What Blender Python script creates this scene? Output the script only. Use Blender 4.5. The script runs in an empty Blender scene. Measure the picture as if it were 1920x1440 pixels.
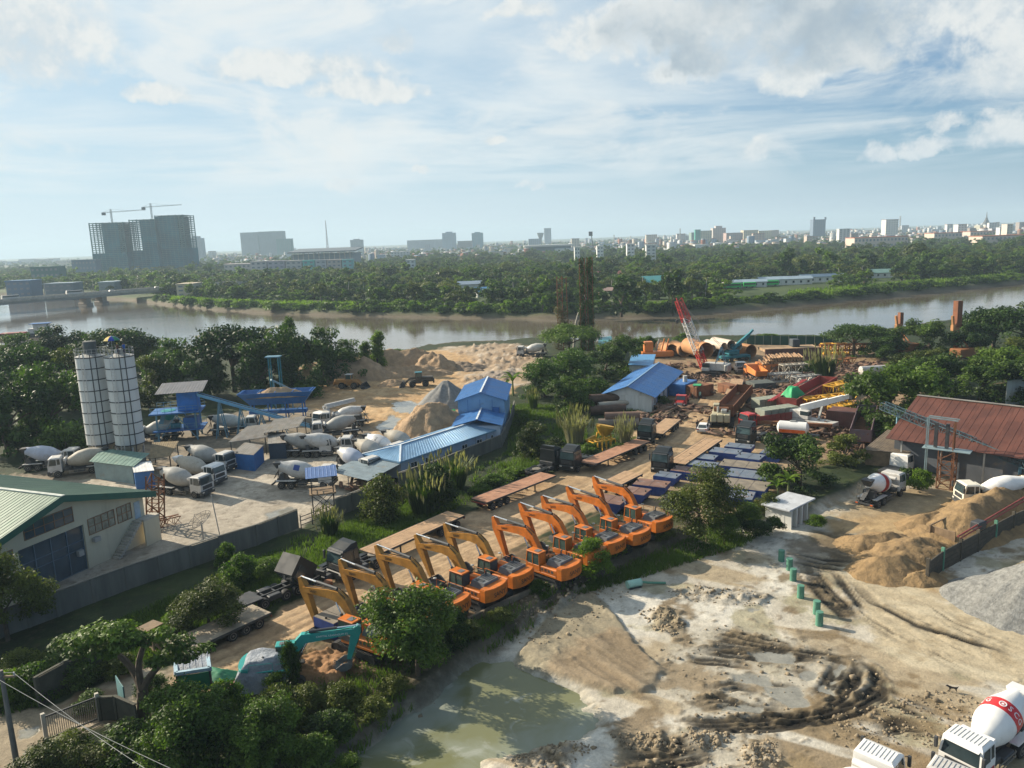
import bpy,math,random
import numpy as np
from mathutils import Vector,Matrix
# camera, sky, sun, exposure
SC = bpy.context.scene
COL = SC.collection
FPX = 1450.0
PITCH = math.radians(10.69)
ROLL = math.radians(2.09)
CAM_H = 33.0
_f = np.array([0,math.cos(PITCH),-math.sin(PITCH)])
_u0 = np.array([0,math.sin(PITCH),math.cos(PITCH)])
_r0 = np.array([1.0,0,0])
_r = math.cos(ROLL)*_r0-math.sin(ROLL)*_u0
_u = math.sin(ROLL)*_r0+math.cos(ROLL)*_u0
cam_d = bpy.data.cameras.new('camera')
cam = bpy.data.objects.new('camera',cam_d)
COL.objects.link(cam)
cam_d.sensor_width = 36.0
cam_d.lens = 36.0*FPX/1920.0
cam_d.clip_start = 0.5
cam_d.clip_end = 30000
cam.matrix_world = Matrix(((_r[0],_u[0],-_f[0],0),(_r[1],_u[1],-_f[1],0),(_r[2],_u[2],-_f[2],CAM_H),(0,0,0,1)))
SC.camera = cam
SUN_AZ = math.atan2(0.50,-0.866)      # the sun stands to the left and a little ahead
SUN_EL = math.radians(25.5)
sun_vec = Vector((math.cos(SUN_EL)*math.cos(SUN_AZ),math.cos(SUN_EL)*math.sin(SUN_AZ),math.sin(SUN_EL)))
sun_d = bpy.data.lights.new('sun','SUN')
sun_d.energy = 5.0
sun_d.angle = math.radians(0.55)
sun_d.color = (1.0,0.88,0.70)
sun = bpy.data.objects.new('sun',sun_d)
COL.objects.link(sun)
sun.rotation_euler = sun_vec.to_track_quat('Z','Y').to_euler()
SC.view_settings.view_transform = 'Standard'
SC.view_settings.look = 'None'
SC.view_settings.gamma = 1.0
SC.view_settings.use_curve_mapping = False
SC.view_settings.exposure = 0.86
SC.cycles.use_denoising = True
SC.cycles.max_bounces = 6
SC.cycles.diffuse_bounces = 3
SC.cycles.glossy_bounces = 3
SC.cycles.transmission_bounces = 3
SC.cycles.transparent_max_bounces = 8
SC.cycles.volume_bounces = 0
SC.cycles.sample_clamp_indirect = 6.0
SC.cycles.caustics_reflective = False
SC.cycles.caustics_refractive = False
class NT:
 """small helper round a node tree"""
 def __init__(self,tree):
  self.t = tree
  tree.nodes.clear()
 def n(self,kind,**kw):
  nd = self.t.nodes.new(kind)
  for k,v in kw.items():
   setattr(nd,k,v)
  return nd
 def set(self,sock,v):
  if isinstance(v,bpy.types.NodeSocket):
   self.t.links.new(v,sock)
  else:
   sock.default_value = v
 def m(self,op,a,b=None,c=None,clamp=False):
  nd = self.n('ShaderNodeMath',operation=op,use_clamp=clamp)
  self.set(nd.inputs[0],a)
  if b is not None:
   self.set(nd.inputs[1],b)
  if c is not None:
   self.set(nd.inputs[2],c)
  return nd.outputs[0]
 def vm(self,op,a,b=None):
  nd = self.n('ShaderNodeVectorMath',operation=op)
  self.set(nd.inputs[0],a)
  if b is not None:
   self.set(nd.inputs[1],b)
  return nd.outputs[1] if op in ('DOT_PRODUCT','LENGTH','DISTANCE') else nd.outputs[0]
 def noise(self,vec,scale,detail=4,rough=0.5,dist=0.0):
  nd = self.n('ShaderNodeTexNoise')
  if vec is not None:
   self.set(nd.inputs['Vector'],vec)
  nd.inputs['Scale'].default_value = scale
  nd.inputs['Detail'].default_value = detail
  nd.inputs['Roughness'].default_value = rough
  nd.inputs['Distortion'].default_value = dist
  return nd.outputs[0]
 def step(self,v,lo,hi,a=0.0,b=1.0):
  nd = self.n('ShaderNodeMapRange',interpolation_type='SMOOTHSTEP')
  self.set(nd.inputs[0],v)
  nd.inputs[1].default_value = lo
  nd.inputs[2].default_value = hi
  nd.inputs[3].default_value = a
  nd.inputs[4].default_value = b
  return nd.outputs[0]
 def mix(self,fac,a,b,blend='MIX'):
  nd = self.n('ShaderNodeMix',data_type='RGBA',blend_type=blend)
  self.set(nd.inputs[0],fac)
  self.set(nd.inputs[6],a if isinstance(a,bpy.types.NodeSocket) else (*a,1))
  self.set(nd.inputs[7],b if isinstance(b,bpy.types.NodeSocket) else (*b,1))
  return nd.outputs[2]
def px_dir(px,py):
 d = _f+(px-960.0)/FPX*_r-(py-720.0)/FPX*_u
 return d/np.linalg.norm(d)
def make_world():
 w = bpy.data.worlds.new('World')
 SC.world = w
 w.use_nodes = True
 T = NT(w.node_tree)
 out = T.n('ShaderNodeOutputWorld')
 bg = T.n('ShaderNodeBackground')
 sky = T.n('ShaderNodeTexSky',sky_type='NISHITA',sun_disc=False)
 sky.sun_elevation = SUN_EL
 sky.sun_rotation = math.pi/2-SUN_AZ
 sky.altitude = 20
 sky.air_density = 1.0
 sky.dust_density = 1.0
 sky.ozone_density = 1.6
 tc = T.n('ShaderNodeTexCoord')
 d = tc.outputs['Generated']
 sep = T.n('ShaderNodeSeparateXYZ')
 T.set(sep.inputs[0],d)
 z = sep.outputs[2]
 zc = T.m('MAXIMUM',T.m('ADD',z,0.02),0.03)
 comb = T.n('ShaderNodeCombineXYZ')
 T.set(comb.inputs[0],T.m('DIVIDE',sep.outputs[0],zc))
 T.set(comb.inputs[1],T.m('DIVIDE',sep.outputs[1],zc))
 plane = comb.outputs[0]
 above = T.step(z,0.0,0.06)
 sunward = T.vm('DOT_PRODUCT',d,tuple(Vector((sun_vec.x,sun_vec.y,0.25)).normalized()))
 # Nishita sky tinted a little towards the photograph's cyan blue
 base = T.mix(1.0,sky.outputs[0],(0.42,0.80,1.14),'MULTIPLY')
 # milky veil, thicker towards the sun
 veil = T.step(sunward,-0.30,0.85,0.03,0.80)
 base = T.mix(veil,base,(6.2,7.8,8.7))
 # high thin sheets, drawn out sideways
 mp = T.n('ShaderNodeMapping')
 T.set(mp.inputs[0],plane)
 mp.inputs['Scale'].default_value = (0.62,0.60,1)
 mp.inputs['Rotation'].default_value = (0,0,math.radians(14))
 c1 = T.noise(mp.outputs[0],0.62,10,0.60,0.35)
 cover = T.step(sunward,-0.6,0.7,-0.01,0.08)
 m1 = T.step(T.m('ADD',c1,cover),0.43,0.72)
 m1 = T.m('MULTIPLY',m1,T.step(z,0.03,0.10,0.0,0.88))
 brightc = T.mix(T.step(sunward,-0.4,0.7),(6.2,7.2,7.8),(8.7,9.3,9.4))
 col = T.mix(m1,base,brightc)
 # rippled mid level sheet
 mp2 = T.n('ShaderNodeMapping')
 T.set(mp2.inputs[0],d)
 mp2.inputs['Location'].default_value = (5.3,2.2,0)
 mp2.inputs['Scale'].default_value = (1,1,2.6)
 c2 = T.noise(mp2.outputs[0],6.5,10,0.60,0.5)
 m2 = T.m('MULTIPLY',T.step(T.m('ADD',c2,cover),0.54,0.72),T.step(z,0.035,0.11,0.0,0.8))
 col = T.mix(m2,col,T.mix(0.4,brightc,(8.6,8.7,8.5)))
 # heaped clouds standing at their own bearings (half sizes in degrees), ragged by noise
 wob = T.n('ShaderNodeTexNoise')
 T.set(wob.inputs['Vector'],d)
 wob.inputs['Scale'].default_value = 16.0
 wob.inputs['Detail'].default_value = 9
 wob.inputs['Roughness'].default_value = 0.62
 off = T.vm('SUBTRACT',wob.outputs['Color'],(0.5,0.5,0.5))
 offs = T.vm('SCALE',off)
 offs.node.inputs[3].default_value = 0.055
 dd = T.vm('ADD',d,offs)
 rag = T.noise(d,13.0,10,0.62,0.3)
 fine = T.noise(d,48.0,7,0.62)
 blobs = [((1240,60),9.0,3.2),((1440,60),7.5,4.6),((1640,50),8.0,4.6),((1840,10),8.0,3.2),((1120,78),2.2,1.8),
 ((1890,105),4.8,3.6),((1330,120),5.0,2.0),((1600,120),6.0,1.6),((1420,288),1.5,1.0),((1645,292),1.5,0.8),
 ((1735,272),2.1,0.9),((1890,245),2.6,1.9),((640,346),1.9,0.8),((800,326),0.9,0.5),((1000,352),1.5,0.4),
 ((1780,235),1.6,0.9),((1500,150),4.0,1.5),((35,75),7.0,5.0),((560,130),8.0,1.6),((980,22),3.4,0.8),
 ((740,80),1.6,1.3),((690,170),5.0,1.4),((930,255),1.0,0.6),((290,178),2.2,1.1)]
 tot = big = None
 for (bx,by),wa,we in blobs:
  c = px_dir(bx,by)
  right = np.cross(c,[0,0,1.0])
  right /= np.linalg.norm(right)
  up = np.cross(right,c)
  ta,te = math.tan(math.radians(wa)),math.tan(math.radians(we))
  a = T.m('DIVIDE',T.vm('DOT_PRODUCT',dd,tuple(right)),ta)
  b = T.m('DIVIDE',T.vm('DOT_PRODUCT',dd,tuple(up)),te)
  # flat undersides: the lower half falls off faster
  b = T.m('MULTIPLY',b,T.m('ADD',T.m('MULTIPLY',T.m('LESS_THAN',b,0.0),0.5),1.0))
  r2 = T.m('ADD',T.m('MULTIPLY',a,a),T.m('MULTIPLY',b,b))
  front = T.m('GREATER_THAN',T.vm('DOT_PRODUCT',d,tuple(c)),0.5)
  v = T.m('MULTIPLY',T.m('MAXIMUM',T.m('SUBTRACT',1.0,r2),0.0),front)
  tot = v if tot is None else T.m('MAXIMUM',tot,v)
  if wa > 4 and bx > 1000:
   big = v if big is None else T.m('ADD',big,v)
 edge = T.m('ADD',T.m('MULTIPLY',T.m('SUBTRACT',rag,0.5),2.2),T.m('MULTIPLY',T.m('SUBTRACT',fine,0.5),1.5))
 body = T.m('MULTIPLY',T.m('ADD',tot,edge),T.step(tot,0.0,0.3))
 m3 = T.step(body,0.06,1.0)
 # the thick middles of the large heaps hide the sun and are grey, the rims let it through
 thick = T.step(T.noise(dd,8.0,5,0.5,0.0),0.36,0.64)
 grey = T.m('MULTIPLY',T.step(T.m('ADD',big,T.m('MULTIPLY',edge,0.8)),0.5,1.2),thick)
 lum = T.step(T.m('ADD',T.m('MULTIPLY',rag,0.6),T.m('MULTIPLY',fine,0.4)),0.38,0.60)
 ccol = T.mix(T.m('MULTIPLY',grey,0.92),T.mix(lum,(6.4,7.2,7.7),(8.8,9.0,8.8)),(3.9,4.9,5.7))
 col = T.mix(T.m('MULTIPLY',m3,0.95),col,ccol)
 # pale band of air low down
 low = T.step(z,0.0,0.12,0.85,0.0)
 col = T.mix(low,col,T.mix(T.step(sunward,-0.5,0.75),(3.7,5.2,6.9),(7.6,8.9,9.7)))
 T.set(bg.inputs[0],col)
 bg.inputs[1].default_value = 0.053
 T.t.links.new(bg.outputs[0],out.inputs[0])
make_world()
# helpers
R = math.radians
rnd = random.Random(7)
NP = np.random.RandomState(11)
def at(px,py,z=0.0):
 """ground point (at height z) seen at photo pixel px, py"""
 d = _f+(px-960.0)/FPX*_r-(py-720.0)/FPX*_u
 t = (z-CAM_H)/d[2]
 return np.array([d[0]*t,d[1]*t])
def scale_at(x,y,z=0.0):
 """photo pixels per metre at a place"""
 q = np.array([x,y,z-CAM_H])
 return FPX/float(q @ _f)
def hv(p,q):
 """heading from p to q"""
 return math.atan2(q[1]-p[1],q[0]-p[0])
_MATS = {}
def mat(name,col,rough=0.6,metal=0.0,var=0.16,scale=1.6,bump=0.0,dirt=0.0,dirtcol=(0.20,0.15,0.09),rust=0.0,spec=0.4,streak=False):
 """painted or raw surface: colour, blotchy variation, dust and rust, all procedural in the thing's own space"""
 if name in _MATS:
  return _MATS[name]
 m = bpy.data.materials.new(name)
 m.use_nodes = True
 T = NT(m.node_tree)
 out = T.n('ShaderNodeOutputMaterial')
 p = T.n('ShaderNodeBsdfPrincipled')
 tc = T.n('ShaderNodeTexCoord')
 oi = T.n('ShaderNodeObjectInfo')
 mp = T.n('ShaderNodeMapping')
 T.set(mp.inputs[0],tc.outputs['Object'])
 if streak:
  mp.inputs['Scale'].default_value = (1,1,0.15)
 comb = T.n('ShaderNodeCombineXYZ')
 T.set(comb.inputs[0],T.m('MULTIPLY',oi.outputs['Random'],37.0))
 T.set(comb.inputs[1],T.m('MULTIPLY',oi.outputs['Random'],91.0))
 v = T.vm('ADD',mp.outputs[0],comb.outputs[0])
 n1 = T.noise(v,scale,6,0.6)
 lo = tuple(c*(1-var) for c in col)
 hi = tuple(min(1,c*(1+var)) for c in col)
 c = T.mix(T.step(n1,0.3,0.7),lo,hi)
 if dirt > 0:
  n2 = T.noise(v,scale*0.7+0.3,8,0.68,0.4)
  c = T.mix(T.m('MULTIPLY',T.step(n2,0.62-0.3*dirt,0.75),min(1.0,0.4+dirt*0.6)),c,dirtcol)
 if rust > 0:
  n3 = T.noise(v,scale*1.9+0.5,9,0.7,0.2)
  c = T.mix(T.step(n3,0.68-0.3*rust,0.74-0.2*rust),c,(0.16,0.060,0.022))
 T.set(p.inputs['Base Color'],c)
 T.set(p.inputs['Roughness'],T.step(n1,0.2,0.8,max(0.02,rough-0.12),min(1,rough+0.12)))
 p.inputs['Metallic'].default_value = metal
 p.inputs['Specular IOR Level'].default_value = spec
 if bump > 0:
  b = T.n('ShaderNodeBump')
  b.inputs['Strength'].default_value = min(1.0,bump)
  b.inputs['Distance'].default_value = 0.05 if bump <= 1 else 0.22
  T.set(b.inputs['Height'],T.noise(v,scale*(8 if bump <= 1 else 2.6),7,0.7))
  T.t.links.new(b.outputs[0],p.inputs['Normal'])
 T.t.links.new(p.outputs[0],out.inputs[0])
 _MATS[name] = m
 return m
def leaf_mat(name,dark,light,trans=0.35):
 """foliage: per leaf shade 'var' (a property of the leaf) between two greens, with light passing through"""
 if name in _MATS:
  return _MATS[name]
 m = bpy.data.materials.new(name)
 m.use_nodes = True
 T = NT(m.node_tree)
 out = T.n('ShaderNodeOutputMaterial')
 at_ = T.n('ShaderNodeAttribute',attribute_name='var')
 oi = T.n('ShaderNodeObjectInfo')
 f = T.m('ADD',at_.outputs['Fac'],T.m('MULTIPLY',T.m('SUBTRACT',oi.outputs['Random'],0.5),0.75),clamp=True)
 c = T.mix(f,dark,light)
 p = T.n('ShaderNodeBsdfPrincipled')
 T.set(p.inputs['Base Color'],c)
 p.inputs['Roughness'].default_value = 0.55
 p.inputs['Specular IOR Level'].default_value = 0.25
 tr = T.n('ShaderNodeBsdfTranslucent')
 T.set(tr.inputs[0],T.mix(1.0,c,(1.1,1.25,0.45),'MULTIPLY'))
 mx = T.n('ShaderNodeMixShader')
 mx.inputs[0].default_value = trans
 T.t.links.new(p.outputs[0],mx.inputs[1])
 T.t.links.new(tr.outputs[0],mx.inputs[2])
 T.t.links.new(mx.outputs[0],out.inputs[0])
 _MATS[name] = m
 return m
def link(name,data,parent=None,loc=(0,0,0),rotz=0.0):
 o = bpy.data.objects.new(name,data)
 COL.objects.link(o)
 o.location = loc
 o.rotation_euler = (0,0,rotz)
 if parent is not None:
  o.parent = parent
 return o
def tag(o,label=None,cat=None,group=None,kind=None):
 if label:
  o['label'] = label
 if cat:
  o['category'] = cat
 if group:
  o['group'] = group
 if kind:
  o['kind'] = kind
 return o
def thing(name,label,cat,xy,rotz=0.0,group=None,z=0.0):
 o = link(name,None,None,(float(xy[0]),float(xy[1]),z),rotz)
 o.empty_display_size = 0.3
 return tag(o,label,cat,group)
def dup(root,xy,rotz,label,group=None,z=0.0,swap=None):
 """copy of a thing with its parts and sub-parts; swap = {material: other material}"""
 def cp(o,parent):
  c = o.copy()
  COL.objects.link(c)
  c.parent = parent
  if swap and c.type == 'MESH' and c.data.materials and c.data.materials[0] in swap:
   key = (c.data.name,swap[c.data.materials[0]].name)
   if key not in _SW:
    _SW[key] = c.data.copy()
    _SW[key].materials[0] = swap[o.data.materials[0]]
   c.data = _SW[key]
  for ch in list(o.children):
   cp(ch,c)
  return c
 kids = list(root.children)
 r = root.copy()
 COL.objects.link(r)
 r.location = (float(xy[0]),float(xy[1]),z)
 r.rotation_euler = (0,0,rotz)
 r['label'] = label
 if group:
  r['group'] = group
 for k in kids:
  cp(k,r)
 return r
_SW = {}
def np_mesh(name,V,F,mats=None,smooth=False,attr=None,corner=None):
 """mesh from arrays; F is (n,4) or (n,3); attr = {name: per-face floats}"""
 me = bpy.data.meshes.new(name)
 V = np.asarray(V,dtype=np.float32)
 F = np.asarray(F,dtype=np.int32)
 k = F.shape[1]
 me.vertices.add(len(V))
 me.vertices.foreach_set('co',V.ravel())
 me.loops.add(F.size)
 me.loops.foreach_set('vertex_index',F.ravel())
 me.polygons.add(len(F))
 me.polygons.foreach_set('loop_start',np.arange(0,F.size,k,dtype=np.int32))
 if smooth:
  me.polygons.foreach_set('use_smooth',np.ones(len(F),dtype=bool))
 for nm,(dom,arr) in (attr or {}).items():
  if arr.ndim == 2:
   a = me.attributes.new(nm,'FLOAT_COLOR',dom)
   a.data.foreach_set('color',np.asarray(arr,np.float32).ravel())
  else:
   a = me.attributes.new(nm,'FLOAT',dom)
   a.data.foreach_set('value',np.asarray(arr,np.float32))
 me.update(calc_edges=True)
 for m in (mats or []):
  me.materials.append(m)
 return me
class MB:
 """collects shapes and links them as ONE mesh object"""
 def __init__(self):
  self.v,self.f = [],[]
 def add(self,vs,fs):
  n = len(self.v)
  self.v += [tuple(float(c) for c in p) for p in vs]
  self.f += [tuple(i+n for i in f) for f in fs]
  return self
 def hexa(self,p):
  return self.add(p,[(0,3,2,1),(4,5,6,7),(0,1,5,4),(1,2,6,5),(2,3,7,6),(3,0,4,7)])
 def box(self,x0,x1,y0,y1,z0,z1,c=0.0):
  if x1 < x0: x0,x1 = x1,x0
  if y1 < y0: y0,y1 = y1,y0
  if z1 < z0: z0,z1 = z1,z0
  if c <= 0:
   return self.hexa([(x0,y0,z0),(x1,y0,z0),(x1,y1,z0),(x0,y1,z0),(x0,y0,z1),(x1,y0,z1),(x1,y1,z1),(x0,y1,z1)])
  c = min(c,(x1-x0) * .45,(y1-y0) * .45,(z1-z0) * .45)
  pr = [(x0+c,z0),(x1-c,z0),(x1,z0+c),(x1,z1-c),(x1-c,z1),(x0+c,z1),(x0,z1-c),(x0,z0+c)]
  ins = [(x0+2*c,z0+c),(x1-2*c,z0+c),(x1-c,z0+2*c),(x1-c,z1-2*c),(x1-2*c,z1-c),(x0+2*c,z1-c),(x0+c,z1-2*c),(x0+c,z0+2*c)]
  vs = [(x,y0,z) for x,z in ins] + [(x,y0+c,z) for x,z in pr] + [(x,y1-c,z) for x,z in pr] + [(x,y1,z) for x,z in ins]
  fs = [tuple(range(8)),tuple(range(31,23,-1))]
  for k in range(3):
   for i in range(8):
    j = (i+1) % 8
    fs.append((k*8+i,k*8+8+i,k*8+8+j,k*8+j))
  return self.add(vs,fs)
 def prism(self,poly,y0,y1,ins=0.0):
  """polygon of (x, z) drawn out along y"""
  n = len(poly)
  vs = [(x,y0,z) for x,z in poly] + [(x,y1,z) for x,z in poly]
  fs = [tuple(range(n)),tuple(range(2*n-1,n-1,-1))]
  for i in range(n):
   j = (i+1) % n
   fs.append((i,i+n,j+n,j))
  return self.add(vs,fs)
 def slab(self,poly,z0,z1):
  """polygon of (x, y) drawn up from z0 to z1"""
  n = len(poly)
  vs = [(x,y,z0) for x,y in poly] + [(x,y,z1) for x,y in poly]
  fs = [tuple(range(n-1,-1,-1)),tuple(range(n,2*n))]
  for i in range(n):
   j = (i+1) % n
   fs.append((i,j,j+n,i+n))
  return self.add(vs,fs)
 def frame(self,d):
  d = Vector(d).normalized()
  a = Vector((0,0,1)) if abs(d.z) < 0.9 else Vector((1,0,0))
  s = d.cross(a).normalized()
  return d,s,s.cross(d).normalized()
 def lathe(self,p0,d,prof,n=14,caps=True):
  """profile of (distance along d, radius)"""
  d,s,t = self.frame(d)
  p0 = Vector(p0)
  vs,fs = [],[]
  for a,r in prof:
   for i in range(n):
    w = 2*math.pi*i/n
    vs.append(p0+d*a+(s*math.cos(w)+t*math.sin(w))*r)
  for k in range(len(prof)-1):
   for i in range(n):
    j = (i+1) % n
    fs.append((k*n+i,k*n+j,k*n+n+j,k*n+n+i))
  if caps:
   fs.append(tuple(range(n-1,-1,-1)))
   m = (len(prof)-1)*n
   fs.append(tuple(range(m,m+n)))
  return self.add(vs,fs)
 def cyl(self,p0,p1,r,r1=None,n=10,caps=True):
  d = Vector(p1)-Vector(p0)
  return self.lathe(p0,d,[(0,r),(d.length,r if r1 is None else r1)],n,caps)
 def pipe(self,p0,p1,r,wall,n=24):
  d = Vector(p1)-Vector(p0)
  L = d.length
  self.lathe(p0,d,[(0,r-wall),(0,r),(L,r),(L,r-wall),(0,r-wall)],n,False)
  return self
 def bar(self,p0,p1,w,h=None):
  """square bar between two points"""
  h = w if h is None else h
  d,s,t = self.frame(Vector(p1)-Vector(p0))
  s,t = s*(w/2),t*(h/2)
  a,b = Vector(p0),Vector(p1)
  return self.hexa([a-s-t,a+s-t,a+s+t,a-s+t,b-s-t,b+s-t,b+s+t,b-s+t])
 def tube(self,pts,r,n=6):
  for a,b in zip(pts[:-1],pts[1:]):
   self.cyl(a,b,r,r,n)
  return self
 def lattice(self,p0,p1,w,h,nseg,chord=0.08,brace=0.05,taper=1.0):
  """four chord lattice boom"""
  d,s,t = self.frame(Vector(p1)-Vector(p0))
  a,b = Vector(p0),Vector(p1)
  def cor(k,f):
   sc = 1+(taper-1)*f
   sx = (-1,1,1,-1)[k]*w/2*sc
   tx = (-1,-1,1,1)[k]*h/2*sc
   return a.lerp(b,f)+s*sx+t*tx
  for k in range(4):
   self.bar(cor(k,0),cor(k,1),chord)
  for i in range(nseg):
   f0,f1 = i/nseg,(i+1)/nseg
   for k in range(4):
    j = (k+1) % 4
    if (i+k) % 2:
     self.bar(cor(k,f0),cor(j,f1),brace)
    else:
     self.bar(cor(j,f0),cor(k,f1),brace)
    self.bar(cor(k,f0),cor(j,f0),brace)
  return self
 def quad(self,a,b,c,d,th=0.0):
  """sheet with thickness th below it"""
  a,b,c,d = Vector(a),Vector(b),Vector(c),Vector(d)
  n = (b-a).cross(d-a).normalized()*th
  return self.hexa([a-n,b-n,c-n,d-n,a,b,c,d])
 def mesh(self,name,m,smooth=False):
  me = bpy.data.meshes.new(name)
  me.from_pydata(self.v,[],self.f)
  if smooth:
   me.polygons.foreach_set('use_smooth',np.ones(len(me.polygons),dtype=bool))
   try:
    me.set_sharp_from_angle(angle=R(40))
   except Exception:
    pass
  me.update()
  if m is not None:
   me.materials.append(m)
  return me
 def build(self,name,m,parent=None,loc=(0,0,0),rotz=0.0,smooth=False):
  return link(name,self.mesh(name,m,smooth),parent,loc,rotz)
_TX = {}
def text(name,s,size,m,parent,M4,ext=0.008):
 """raised lettering as a mesh; M4 places the text's own xy plane"""
 key = (s,size,m.name)
 if key not in _TX:
  cu = bpy.data.curves.new(name,'FONT')
  cu.body = s
  cu.size = size
  cu.extrude = ext
  cu.align_x = 'CENTER'
  cu.align_y = 'CENTER'
  cu.resolution_u = 2
  tmp = bpy.data.objects.new('lettering_curve',cu)
  me = bpy.data.meshes.new_from_object(tmp)
  bpy.data.objects.remove(tmp)
  me.materials.clear()
  me.materials.append(m)
  _TX[key] = me
 o = bpy.data.objects.new(name,_TX[key])
 COL.objects.link(o)
 o.parent = parent
 o.matrix_local = M4
 return o
def facing(loc,right,up):
 right,up = Vector(right).normalized(),Vector(up).normalized()
 n = right.cross(up)
 return Matrix(((right.x,up.x,n.x,loc[0]),(right.y,up.y,n.y,loc[1]),(right.z,up.z,n.z,loc[2]),(0,0,0,1)))
def vnoise(x,y,seed=0):
 """value noise on arrays, about 0..1"""
 xi,yi = np.floor(x).astype(np.int64),np.floor(y).astype(np.int64)
 fx,fy = x-xi,y-yi
 fx,fy = fx*fx*(3-2*fx),fy*fy*(3-2*fy)
 def h(a,b):
  n = (a*374761393+b*668265263+seed*1442695041) & 0xffffffff
  n = ((n ^ (n >> 13))*1274126177) & 0xffffffff
  return ((n ^ (n >> 16)) & 0xffff)/65535.0
 return (h(xi,yi)*(1-fx)+h(xi+1,yi)*fx)*(1-fy)+(h(xi,yi+1)*(1-fx)+h(xi+1,yi+1)*fx)*fy
def fbm(x,y,seed=0,oct=4,gain=0.5):
 s,a,t = 0.0,1.0,0.0
 for i in range(oct):
  s = s+a*vnoise(x*2 ** i+i*17.3,y*2 ** i-i*9.1,seed+i)
  t += a
  a *= gain
 return s/t
def sd_poly(X,Y,poly):
 """signed distance to a polygon, positive inside"""
 P = np.asarray(poly,float)
 d = np.full(X.shape,1e9)
 ins = np.zeros(X.shape,bool)
 for (ax,ay),(bx,by) in zip(P,np.roll(P,-1,0)):
  ex,ey = bx-ax,by-ay
  t = np.clip(((X-ax)*ex+(Y-ay)*ey)/(ex*ex+ey*ey+1e-9),0,1)
  d = np.minimum(d,(X-ax-t*ex) ** 2+(Y-ay-t*ey) ** 2)
  c = ((ay > Y) != (by > Y)) & (X < (bx-ax)*(Y-ay)/(by-ay+1e-12)+ax)
  ins ^= c
 d = np.sqrt(d)
 return np.where(ins,d,-d)
def d_line(X,Y,pts):
 """distance to a polyline"""
 d = np.full(X.shape,1e9)
 for (ax,ay),(bx,by) in zip(pts[:-1],pts[1:]):
  ex,ey = bx-ax,by-ay
  t = np.clip(((X-ax)*ex+(Y-ay)*ey)/(ex*ex+ey*ey+1e-9),0,1)
  d = np.minimum(d,(X-ax-t*ex) ** 2+(Y-ay-t*ey) ** 2)
 return np.sqrt(d)
def smooth(a,lo,hi):
 t = np.clip((a-lo)/(hi-lo),0,1)
 return t*t*(3-2*t)
def PXP(pts,z=0.0):
 return [tuple(at(x,y,z)) for x,y in pts]
# ground, river, far land
YARD = -0.8                      # the settling yard lies a little lower than the road
WATER = -2.4
def ground_mat():
 m = bpy.data.materials.new('ground_soil')
 m.use_nodes = True
 T = NT(m.node_tree)
 out = T.n('ShaderNodeOutputMaterial')
 p = T.n('ShaderNodeBsdfPrincipled')
 g = T.n('ShaderNodeNewGeometry')
 c = T.n('ShaderNodeAttribute',attribute_name='soil')
 w = T.n('ShaderNodeAttribute',attribute_name='wet')
 n1 = T.noise(g.outputs['Position'],0.9,7,0.65)
 n2 = T.noise(g.outputs['Position'],5.0,5,0.7)
 k = T.m('ADD',T.step(n1,0.25,0.75,0.78,1.18),T.step(n2,0.2,0.8,-0.16,0.16))
 col = T.vm('SCALE',c.outputs['Color'])
 T.set(col.node.inputs[3],k)
 T.set(p.inputs['Base Color'],col)
 T.set(p.inputs['Roughness'],T.step(w.outputs['Fac'],0.3,0.9,0.9,0.10))
 T.set(p.inputs['Specular IOR Level'],T.step(w.outputs['Fac'],0.2,0.9,0.25,0.6))
 b = T.n('ShaderNodeBump')
 T.set(b.inputs['Strength'],T.step(w.outputs['Fac'],0.3,0.85,0.8,0.02))
 b.inputs['Distance'].default_value = 0.10
 T.set(b.inputs['Height'],T.noise(g.outputs['Position'],3.2,8,0.72))
 T.t.links.new(b.outputs[0],p.inputs['Normal'])
 T.t.links.new(p.outputs[0],out.inputs[0])
 return m
GROUND = ground_mat()
NEARBANK = [(-500,680),(-200,664),(0,655),(300,660),(560,668),(690,672),(770,664),(800,657),(860,651),(950,648),(1000,642),(1130,652),
 (1250,642),(1420,638),(1560,640),(1640,632),(1760,612),(1860,600),(1960,590),(2500,560)]
FARBANK = [(-900,580),(-400,566),(-100,556),(0,553),(100,551),(150,556),(185,561),(230,562),(262,566),(320,573),(400,582),(520,589),(640,593),
 (900,598),(1050,599),(1200,596),(1280,592),(1440,579),(1560,568),(1700,554),(1860,538),(1920,531),(2600,480)]
def bank_fn(px):
 P = np.array([at(x,y,WATER) for x,y in px])
 u = P[:,0]/P[:,1]
 o = np.argsort(u)
 return lambda q: np.interp(q,u[o],P[o,1])
near_bank,far_bank = bank_fn(NEARBANK),bank_fn(FARBANK)
Z_CONC = PXP([(-300,1330),(0,1178),(562,990),(650,930),(760,888),(735,862),(640,850),(560,842),(430,860),(330,875),(240,890),(100,905),(-300,960)])
Z_MIDY = PXP([(-100,905),(100,880),(280,820),(420,775),(560,762),(640,748),(700,790),(760,830),(780,880),(430,890),(100,925)])
Z_SAND = PXP([(545,762),(590,700),(680,678),(760,664),(870,652),(1000,652),(1015,690),(975,722),(930,760),(870,830),(790,850),(720,820),(660,775)])
Z_SHORE = PXP([(820,652),(950,645),(1010,650),(1010,700),(985,722),(900,730),(865,705),(900,690),(880,668)])
Z_ROAD = PXP([(285,1300),(330,1252),(470,1185),(560,1128),(700,1050),(880,962),(1000,905),(1110,858),(1200,805),(1255,760),(1290,715),(1320,672),
 (1385,668),(1400,700),(1372,742),(1372,790),(1460,812),(1450,838),(1360,862),(1250,912),(1150,945),(1010,1000),(850,1085),(720,1140),(600,1190),(540,1215),(450,1300),(400,1300)])
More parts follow.
